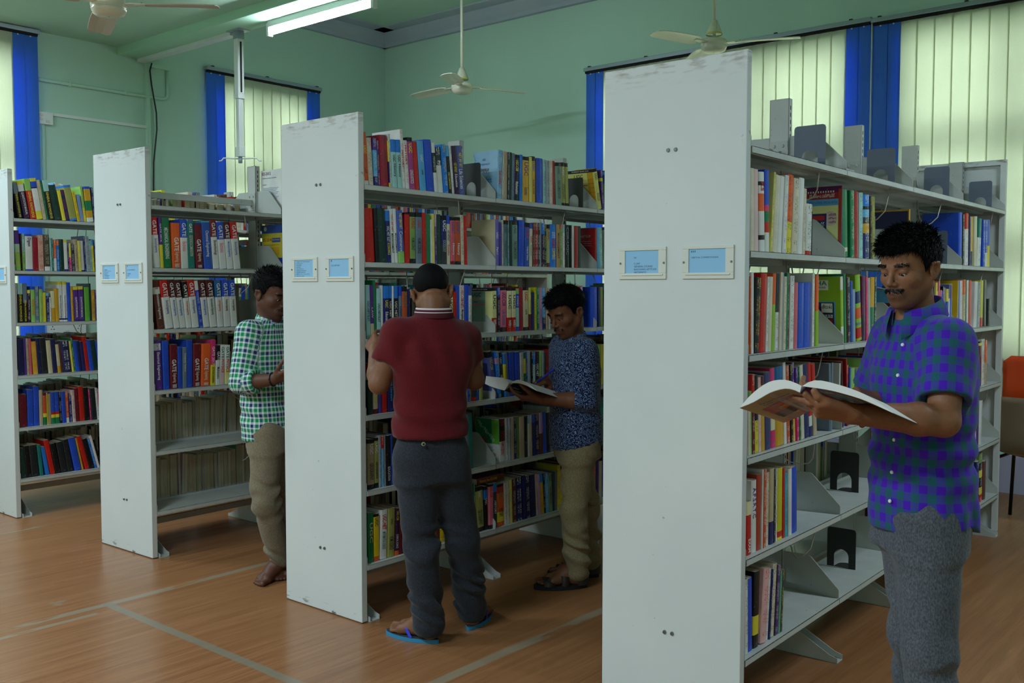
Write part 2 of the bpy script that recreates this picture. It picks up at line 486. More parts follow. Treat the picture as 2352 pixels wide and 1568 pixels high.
def switch_plate(y, z, w, h, label, holes):
    t = empty('switch_plate', (XL, y, z)); tag(t, label, 'switch plate')
    MB().box(0, .035, -w/2, w/2, -h/2, h/2).obj('box', M['white'], t, bevel=.004)
    for (a, c) in holes:
        MB().box(.034, .04, a-.016, a+.016, c-.011, c+.011).obj('rocker', M['holder'], t, bevel=.002)
    return t
switch_plate(3.78, 2.875, .14, .10, 'small white switch box high on wall beside blue slats', [(-.03, .025), (-.03, -.01), (.025, -.025)])
t = switch_plate(3.92, 1.115, .34, .12, 'wide white socket plate seen between shelves of far-left bookcase', [(0, -.02)])
for y in (-.12, .11):
    b = MB()
    for (a, c) in ((0, .022), (-.011, 0), (.011, 0)): b.box(.0352, .037, y+a-.003, y+a+.003, c-.004, c+.004)
    b.obj('socket_hole', M['dark_gap'], t, kind='stuff')

# ------------------------------------------------------------------ fluorescent batten
lamp_m = bpy.data.materials.new('lit_tube'); lamp_m.use_nodes = True
nb = lamp_m.node_tree.nodes['Principled BSDF']
nb.inputs['Base Color'].default_value = (1, 1, 1, 1)
nb.inputs['Emission Color'].default_value = (0.80, 0.91, 1.0, 1)
nb.inputs['Emission Strength'].default_value = 62
t = empty('tube_light', (-5.79, 4.655, 3.43)); tag(t, 'glowing fluorescent tube light fixed under the ceiling beam', 'lamp')
MB().box(-.60, .60, -.022, .022, .035, .085).obj('batten', M['white'], t, bevel=.004)
MB().cyl((-.585, 0, 0), (.585, 0, 0), .019, n=16).obj('tube', lamp_m, t, smooth=True)
for s in (-1, 1):
    MB().box(s*.60-.014, s*.60+.014, -.022, .022, -.03, .07).obj('end_cap', M['white'], t, bevel=.004)

# ------------------------------------------------------------------ ceiling fans
def fan(loc, ztop, a0, label, dusty):
    t = empty('ceiling_fan', loc); tag(t, label, 'fan', 'ceiling fans')
    b = MB(); b.lathe([(.004, -.058), (.055, -.058), (.078, -.048), (.088, -.032), (.093, -.018), (.088, -.013), (.094, -.008), (.094, .012), (.086, .03), (.06, .042), (.02, .045), (.004, .045)])
    b.obj('motor_housing', M['fan'], t, smooth=True)
    b = MB(); b.lathe([(.016, .17), (.022, .168), (.05, .095), (.058, .072), (.05, .070), (.004, .072)]); b.obj('canopy', M['fan'], t, smooth=True)
    b = MB(); b.lathe([(.0575, .078), (.0605, .072), (.0575, .066)], n=28); b.obj('canopy_rim', M['fan_y'], t, smooth=True)
    MB().cyl((0, 0, .04), (0, 0, ztop-loc[2]), .0125, n=12).obj('down_rod', M['fan'], t, smooth=True)
    b = MB(); b.lathe([(.012, ztop-loc[2]-.09), (.05, ztop-loc[2]-.02), (.055, ztop-loc[2])]); b.obj('ceiling_cup', M['fan'], t, smooth=True)
    for k in range(3):
        a = a0+k*2*PI/3
        R = Matrix.Rotation(a, 4, 'Z')
        vs = []; fs = []
        n = 12; prof = []
        for i in range(n+1):
            q = i/n; r = .155+q*.44
            w = .062 + .006*math.sin(q*PI)
            if q < .12: w *= .62+.38*(q/.12)
            if q > .94: w *= 1-.28*((q-.94)/.06)
            tw = math.radians(11-4*q); drop = -.012*q*q
            prof.append((r, w, tw, drop))
        for (r, w, tw, dr) in prof:
            for s_, th in ((-1, .0025), (-.3, .0025), (.35, .0025), (1, .0025), (1, -.0025), (.35, -.0025), (-.3, -.0025), (-1, -.0025)):
                camber = .006*(1-s_*s_)
                vs.append(R @ Vector((r, s_*w*math.cos(tw), s_*w*math.sin(tw)+th+camber+dr)))
        for i in range(n):
            for j in range(8): fs.append((i*8+j, i*8+(j+1) % 8, (i+1)*8+(j+1) % 8, (i+1)*8+j))
        fs += [tuple(range(7, -1, -1)), tuple(range(n*8, n*8+8))]
        bl = MB().add(vs, fs).obj('blade', M['fan_dust' if dusty else 'fan'], t, smooth=False)
        ib = MB(); ib.prism([(.075, -.02), (.13, -.03), (.2, -.018), (.2, .018), (.13, .03), (.075, .02)], 'z', .000, .006)
        ib.v = [tuple(R @ Vector(v)) for v in ib.v]
        ib.obj('blade_iron', M['fan'], t)
        for s_ in (-.01, .01):
            MB().cyl(R @ Vector((.185, s_, .004)), R @ Vector((.185, s_, .012)), .005, n=8).obj('rivet', M['bolt'], t)
    return t
fan((-5.147, 2.705, 2.985), 3.585, math.radians(38), 'dusty ivory ceiling fan under the low ceiling, nearest of three', True)
fan((-5.958, 6.364, 3.222), 4.30, math.radians(61), 'ivory ceiling fan on a long rod in front of bare mint wall', False)
fan((-3.484, 6.356, 3.20), 4.30, math.radians(-103), 'ivory ceiling fan just above the nearest bookcase end panel', False)

# ------------------------------------------------------------------ projector mount
t = empty('projector_mount', (-6.80, 4.655, 3.515)); tag(t, 'white telescopic projector mount hanging from the beam', 'mount')
MB().box(-.09, .09, -.055, .055, -.008, 0).obj('ceiling_plate', M['alu'], t)
MB().box(-.035, .035, -.03, .03, -.07, -.008).obj('collar', M['alu'], t, bevel=.003)
MB().box(-.028, .028, -.028, .028, -.50, -.06).obj('outer_column', M['white'], t, bevel=.004)
MB().box(.0282, .0288, -.008, .008, -.49, -.09).obj('groove', M['dark_gap'], t)
MB().box(-.032, .032, -.032, .032, -.54, -.50).obj('clamp', M['white'], t, bevel=.004)
MB().box(-.022, .022, -.022, .022, -.94, -.54).obj('inner_column', M['white'], t, bevel=.004)
MB().box(-.03, .03, -.026, .026, -1.00, -.92).obj('tilt_head', M['white'], t, bevel=.004)
b = MB(); b.tube([(0, 0, -1.0), (0, 0, -1.05)], .016, 10); b.obj('swivel', M['alu'], t, smooth=True)
for s in (-1, 1):
    d = Vector((.763*s, .646*s, 0))
    b = MB(); b.tube([(0, 0, -1.015), d*.10+Vector((0, 0, -1.01)), d*.135+Vector((0, 0, -1.01)), d*.15+Vector((0, 0, -1.03)), d*.17+Vector((0, 0, -1.032))], .006, 8)
    b.obj('arm', M['white'], t, smooth=True)
# ------------------------------------------------------------------ double-sided steel bookcases
W = 0.534; CX = -W/2; HR = 2.205
RACK = {
 'A': dict(loc=(-1.4396, 2.8424), rot=.0197, zs=(1.9082, 1.5773, 1.2443, .9123, .5807, .2496), bays=(0, .8553, 1.6636, 2.486, 3.3756)),
 'B': dict(loc=(-3.2022, 2.7766), rot=0.0, zs=(1.9019, 1.5709, 1.2395, .9072, .5773, .2516), bays=(0, .8827, 1.7474, 2.62, 3.49)),
 'C': dict(loc=(-4.8436, 2.7266), rot=.0232, zs=(1.9011, 1.568, 1.2387, .9086, .5797, .2532), bays=(0, .885, 1.77, 2.655, 3.54)),
 'D': dict(loc=(-6.3669, 2.6599), rot=.0002, zs=(1.8994, 1.5711, 1.242, .9072, .5744, .2467), bays=(0, .885, 1.77, 2.655, 3.54)),
}
PT = 0.031
_mc = {}
def cached(key, fn):
    if key not in _mc: _mc[key] = fn()
    return _mc[key]
def mobj(name, me, parent, loc=None, sx=1):
    o = bpy.data.objects.new(name, me); link(o, parent)
    if loc: o.location = loc
    if sx != 1: o.scale = (sx, 1, 1)
    return o
def bracket_mesh():
    b = MB(); pts = [(-.249, -.024), (-.249, .150), (-.125, .150), (-.115, .145), (-.004, .036), (-.002, .030), (-.002, -.022)]
    b.prism(pts, 'y', 0, .0022)
    return b.mesh('shelf_bracket', M['plate'])
def wire_mesh(k):
    b = MB(); x0, x1, dz, dy = ((-.03, -.15, -.13, -.05), (-.02, -.17, -.11, .06), (-.04, -.20, -.15, -.02))[k]
    pts = [(x0, 0, -.012)] + [(x0+(x1-x0)*q, dy*math.sin(PI*min(1, q*1.2)), -.012+dz*math.sin(PI*(0.08+.84*q))**.6) for q in (.12, .3, .5, .7, .88)] + [(x1, 0, -.012)]
    b.tube(pts, .0026, 6)
    return b.mesh('wire_support', M['wire'], True)
def shelf_mesh(L):
    b = MB(); y0, y1 = .002, L-.002
    b.box(-.250, 0, y0, y1, -.0018, 0)                 # tray
    b.box(-.0018, 0, y0, y1, -.022, 0)                 # front lip
    b.box(-.016, 0, y0, y1, -.022, -.0205)             # return of the lip
    b.box(-.250, -.248, y0, y1, -.03, .012)            # rear upstand
    b.box(-.16, -.12, y0, y1, -.014, -.002)            # stiffener below
    return b.mesh('shelf', M['steel'])
def foot_mesh():
    b = MB(); w = .056; t = .003
    prof = [(.276, 0), (.276, .020), (.245, .028), (.045, .135), (-.045, .135), (-.245, .028), (-.276, .020), (-.276, 0)]
    for y in (-w/2, w/2-t): b.prism(prof, 'y', y, y+t)
    b.box(-.276, .276, -w/2, w/2, 0, t)
    return b.mesh('foot', M['steel'])
def post_mesh():
    b = MB(); x, y, t = .040, .0155, .003
    b.box(-x, x, -y, -y+t, .02, HR); b.box(-x, -x+t, -y, y, .02, HR); b.box(x-t, x, -y, y, .02, HR)
    b.box(-x, -x+.012, y-t, y, .02, HR); b.box(x-.012, x, y-t, y, .02, HR); b.box(-x, x, -y, y, HR-.002, HR)
    return b.mesh('post', M['post'])
def slots_mesh():
    b = MB(); z = .16
    while z < HR-.02:
        for s in (-1, 1): b.box(s*.0403-.0004, s*.0403+.0004, -.0025, .0025, z, z+.016)
        z += .0278
    return b.mesh('slot_row', M['dark_gap'])
def bolt_into(b, p, d, r=.0075, h=.005):
    b.cyl(p, tuple(p[i]+d[i]*h for i in range(3)), r, r*.75, n=8)
CARD = {
 'A': ((-.468, ['IV', '', 'C.SAT', 'GENERAL STUDIES', 'REASONING APTITUDE', 'ARITHMATIC', 'SSC,BANKING SERVICES'], .035), (-.222, ['III', '', 'VIJETHA COMPETITIONS'], .008)),
 'B': ((-.462, ['OBJECTIVE QUESTIONS', 'SOCIOLOGY', 'ENGLISH', 'BOTANY', 'STATISTICS', 'INDIAN ECONOMY', 'INDIAN POLITY', 'IBPS, LIC, SCI, ETC', 'SBI, R, SSN'], .012), (-.218, ['I', '', 'UGC NET/SLET'], .012)),
 'C': ((-.470, ['V', '', 'GENERAL', 'QUANT. APTITUDE', 'REASONING', 'ENGLISH', 'ENGINEERING', 'GATE, IES', 'ELECTRONICS'], .012), (-.228, ['I', '', 'IES, ENGINEERING', '', 'SCIENCE', 'GATE'], .012)),
 'D': ((-.470, ['V', '', 'GENERAL KNOWLEDGE', 'STUDIES'], .012), (-.228, ['VI', '', 'ENGLISH', 'TELUGU'], .012)),
}
def holder(rk, root, x0, lines, tx):
    """screwed card frame on the end panel: frame > card, screw, printed lines"""
    w, h, z0 = .185, .108, 1.489
    b = MB()
    for (a, c, p, q) in ((0, w, 0, .020), (0, w, h-.011, h), (0, .024, .02, h-.011), (w-.029, w, .02, h-.011)):
        b.box(x0+a, x0+c, -.006, 0, z0+p, z0+q)
    b.box(x0+.012, x0+w-.012, -.009, -.005, z0+.012, z0+.018)
    f = b.obj('label_holder', M['holder'], root, bevel=.0015)
    sl = random.uniform(-.002, .002)
    MB().box(x0+.023, x0+w-.028, -.0025, -.001, z0+.016+sl, z0+h-.010).obj('card', M['card'], f)
    b = MB()
    for x in (x0+.006, x0+w-.008): b.cyl((x, -.0055, z0+h*.5), (x, -.009, z0+h*.5), .0045, .003, n=8)
    b.obj('screw', M['bolt'], f, kind='stuff')
    n = len(lines); zt = z0+h-.022 if tx < .02 else z0+h-.038
    step = min(.0102, (zt-z0-.014)/max(n, 1)) if rk != 'A' or tx < .02 else .0099
    for i, s in enumerate(lines):
        if s: put_text(s, (x0+.024+tx, -.0027, zt-i*step), (1, 0, 0), (0, 0, 1), .0048*len(s)*1.02, step*.60, M['card_ink'], f, 'printed_line', bold=.0)
RLAB = {
 'A': 'grey steel bookcase nearest the camera, half empty with bookends on top',
 'B': 'grey steel bookcase that the man in maroon stands at, full of exam guides',
 'C': 'grey steel bookcase behind the man in green check, with GATE guides',
 'D': 'grey steel bookcase at far left, partly hidden behind another end panel',
}
RM = {}
for rk, R in RACK.items():
    root = empty('bookcase', (*R['loc'], 0), R['rot'])
    tag(root, RLAB[rk], 'bookcase', 'steel library bookcases')
    RM[rk] = Matrix.Translation((*R['loc'], 0)) @ Matrix.Rotation(R['rot'], 4, 'Z')
    bays = R['bays']; zs = R['zs']; nb_ = len(bays)-1
    # near end panel: folded sheet with its own edge strip
    p = MB().box(-W, 0, 0, PT, 0.004, HR).obj('end_panel', M['panel'], root, bevel=.003)
    b = MB()
    for (x, z) in ((-.281, 1.915), (-.253, 1.915), (-.279, .290), (-.250, .291)): bolt_into(b, (x, 0, z), (0, -1, 0))
    b.obj('bolt', M['bolt'], p, kind='stuff')
    for (x, l, tx) in CARD[rk]: holder(rk, root, x, l, tx)
    # far end panel: frame with a recessed sheet
    y = bays[-1]+.004
    p = MB()
    for (a, c_, q, r) in ((-W, -W+.03, .004, HR), (-.03, 0, .004, HR), (-W+.03, -.03, HR-.03, HR), (-W+.03, -.03, .004, .034)):
        p.box(a, c_, y-.006, y+.026, q, r)
    p.box(-W+.03, -.03, y+.018, y+.024, .034, HR-.03)
    p.obj('end_panel', M['panel'], root)
    # posts, feet, tie bars
    pm = cached('post', post_mesh); sm = cached('slots', slots_mesh); fm = cached('foot', foot_mesh)
    for i, yb in enumerate(bays):
        yy = yb+.05 if i == 0 else (yb-.02 if i == nb_ else yb)
        po = mobj('post', pm, root, (CX, yy, 0))
        so = mobj('slot_row', sm, po); so['kind'] = 'stuff'
        mobj('foot', fm, root, (CX, yy+(.016 if i == 0 else -.012 if i == nb_ else 0), .0))
    for i in range(nb_):
        y0, y1 = bays[i]+(.065 if i == 0 else .016), bays[i+1]-.016
        for z in (1.965, .12):
            tb = MB(); tb.box(CX-.012, CX+.012, y0, y1, z, z+.034)
            tbo = tb.obj('tie_bar', M['post'], root)
            for yy, s in ((y0, -1), (y1, 1)):
                g = MB(); yb_ = bays[i] if s < 0 else bays[i+1]
                ya = yb_ - s*.0165
                g.prism([(CX-.034, z-.03), (CX+.034, z-.03), (CX+.040, z+.03), (CX+.036, z+.075), (CX-.036, z+.075), (CX-.040, z+.03)], 'y', ya, ya-s*.002)
                if i > 0 or s > 0:
                    for x in (-.018, .018): bolt_into(g, (CX+x, ya-s*.002, z+.055), (0, -s, 0), .0068)
                    g.obj('gusset', M['plate'], tbo)
    # shelves on both sides, each with its two end brackets and a sliding wire support
    bm_ = cached('bracket', bracket_mesh)
    for i in range(nb_):
        y0 = bays[i]+(PT if i == 0 else 0); L = bays[i+1]-y0
        sh = cached(('shelf', round(L, 4)), lambda: shelf_mesh(L))
        for k, z in enumerate(zs):
            for side in (1, -1):
                if side < 0 and rk == 'A' and False: continue
                o = mobj('shelf', sh, root, (.004 if side > 0 else -W-.004, y0, z), side)
                mobj('shelf_bracket', bm_, o, (-.002, .0005, 0)); mobj('shelf_bracket', bm_, o, (-.002, L-.0028, 0))
                kk = (k*2+i+(side > 0)) % 3
                yw = (.66, .60, .72)[kk] if i == 0 else (.55, .68, .62)[kk]
                if k < 5: mobj('wire_support', cached(('wire', kk), lambda: wire_mesh(kk)), o, (0, min(yw, L-.1), 0))

# ------------------------------------------------------------------ loose steel bookends
def bookend_mesh(m, w=.125, h=.172):
    b = MB(); n = 10; hw = w/2; aw = w*.255; az = h*.28
    r = .012
    outer = [(-hw, 0), (-hw, h-r), (-hw+r*.3, h-r*.3), (-hw+r, h), (hw-r, h), (hw-r*.3, h-r*.3), (hw, h-r), (hw, 0)]
    arch = [(aw, 0)] + [(aw*math.cos(a), az+aw*math.sin(a)) for a in [PI*i/n for i in range(n+1)]] + [(-aw, 0)]
    pts = outer + arch
    vs = [(p[0], 0, p[1]) for p in pts] + [(p[0], .0016, p[1]) for p in pts]
    # plate as strips between outline and arch
    bm = bmesh.new()
    f = bm.faces.new([bm.verts.new((p[0], 0, p[1])) for p in pts])
    ex = bmesh.ops.extrude_face_region(bm, geom=[f])
    bmesh.ops.translate(bm, vec=(0, .0016, 0), verts=[v for v in ex['geom'] if isinstance(v, bmesh.types.BMVert)])
    tongue = [(aw, 0)] + [(aw*math.cos(a), az+aw*math.sin(a)) for a in [PI*i/n for i in range(n+1)]] + [(-aw, 0)]
    f2 = bm.faces.new([bm.verts.new((p[0], p[1], .0002)) for p in tongue])
    ex = bmesh.ops.extrude_face_region(bm, geom=[f2])
    bmesh.ops.translate(bm, vec=(0, 0, .0014), verts=[v for v in ex['geom'] if isinstance(v, bmesh.types.BMVert)])
    bmesh.ops.triangulate(bm, faces=bm.faces[:]); bmesh.ops.recalc_face_normals(bm, faces=bm.faces[:])
    me = bpy.data.meshes.new('bookend'); bm.to_mesh(me); bm.free(); me.materials.append(m)
    return me
BE = [('A', 0, .786, -.118, 1.0, 0, 'grey steel bookend on top shelf beside the slotted post nearest camera'),
      ('A', 0, 1.59, -.118, 1.0, 0, 'worn square-cornered grey bookend, second along the nearest top shelf'),
      ('A', 0, 2.435, -.118, 1.0, 0, 'grey steel bookend, third along the top shelf of the nearest bookcase'),
      ('A', 0, 3.30, -.118, 1.0, 0, 'grey steel bookend, last on the top shelf by the far end panel'),
      ('A', 1, .625, -.10, 1.0, 1, 'dark bookend holding up the leaning white booklets, nearest bookcase second shelf'),
      ('A', 1, 2.36, -.10, 1.0, 0, 'grey bookend just behind the hair of the man in purple check'),
      ('A', 4, 1.30, -.15, 1.0, 1, 'dark bookend alone on an empty shelf beside the purple shirt tail'),
      ('A', 5, 1.28, -.15, 1.0, 1, 'dark bookend alone on the bottom shelf behind the grey jeans'),
      ('B', 0, .815, -.10, 1.0, 1, 'black bookend ending the history books on the middle bookcase top shelf'),
      ('B', 0, 1.665, -.10, 1.0, 1, 'dark brown bookend between the sociology guides on the middle top shelf'),
      ('B', 3, .815, -.10, 1.0, 1, 'black bookend beside the right arm of the man in maroon'),
      ('C', 4, .80, -.235, 1.0, 1, 'black bookend on an empty shelf behind the man in green check')]
bmesh_c = [bookend_mesh(M['bookend']), bookend_mesh(M['bookend_dark'])]
for (rk, k, y, x, s, dk, lab) in BE:
    o = bpy.data.objects.new('bookend', bmesh_c[dk]); link(o)
    o.matrix_world = RM[rk] @ Matrix.Translation((x, y, RACK[rk]['zs'][k]+.0005))
    tag(o, lab, 'bookend', 'steel bookends on the shelves')
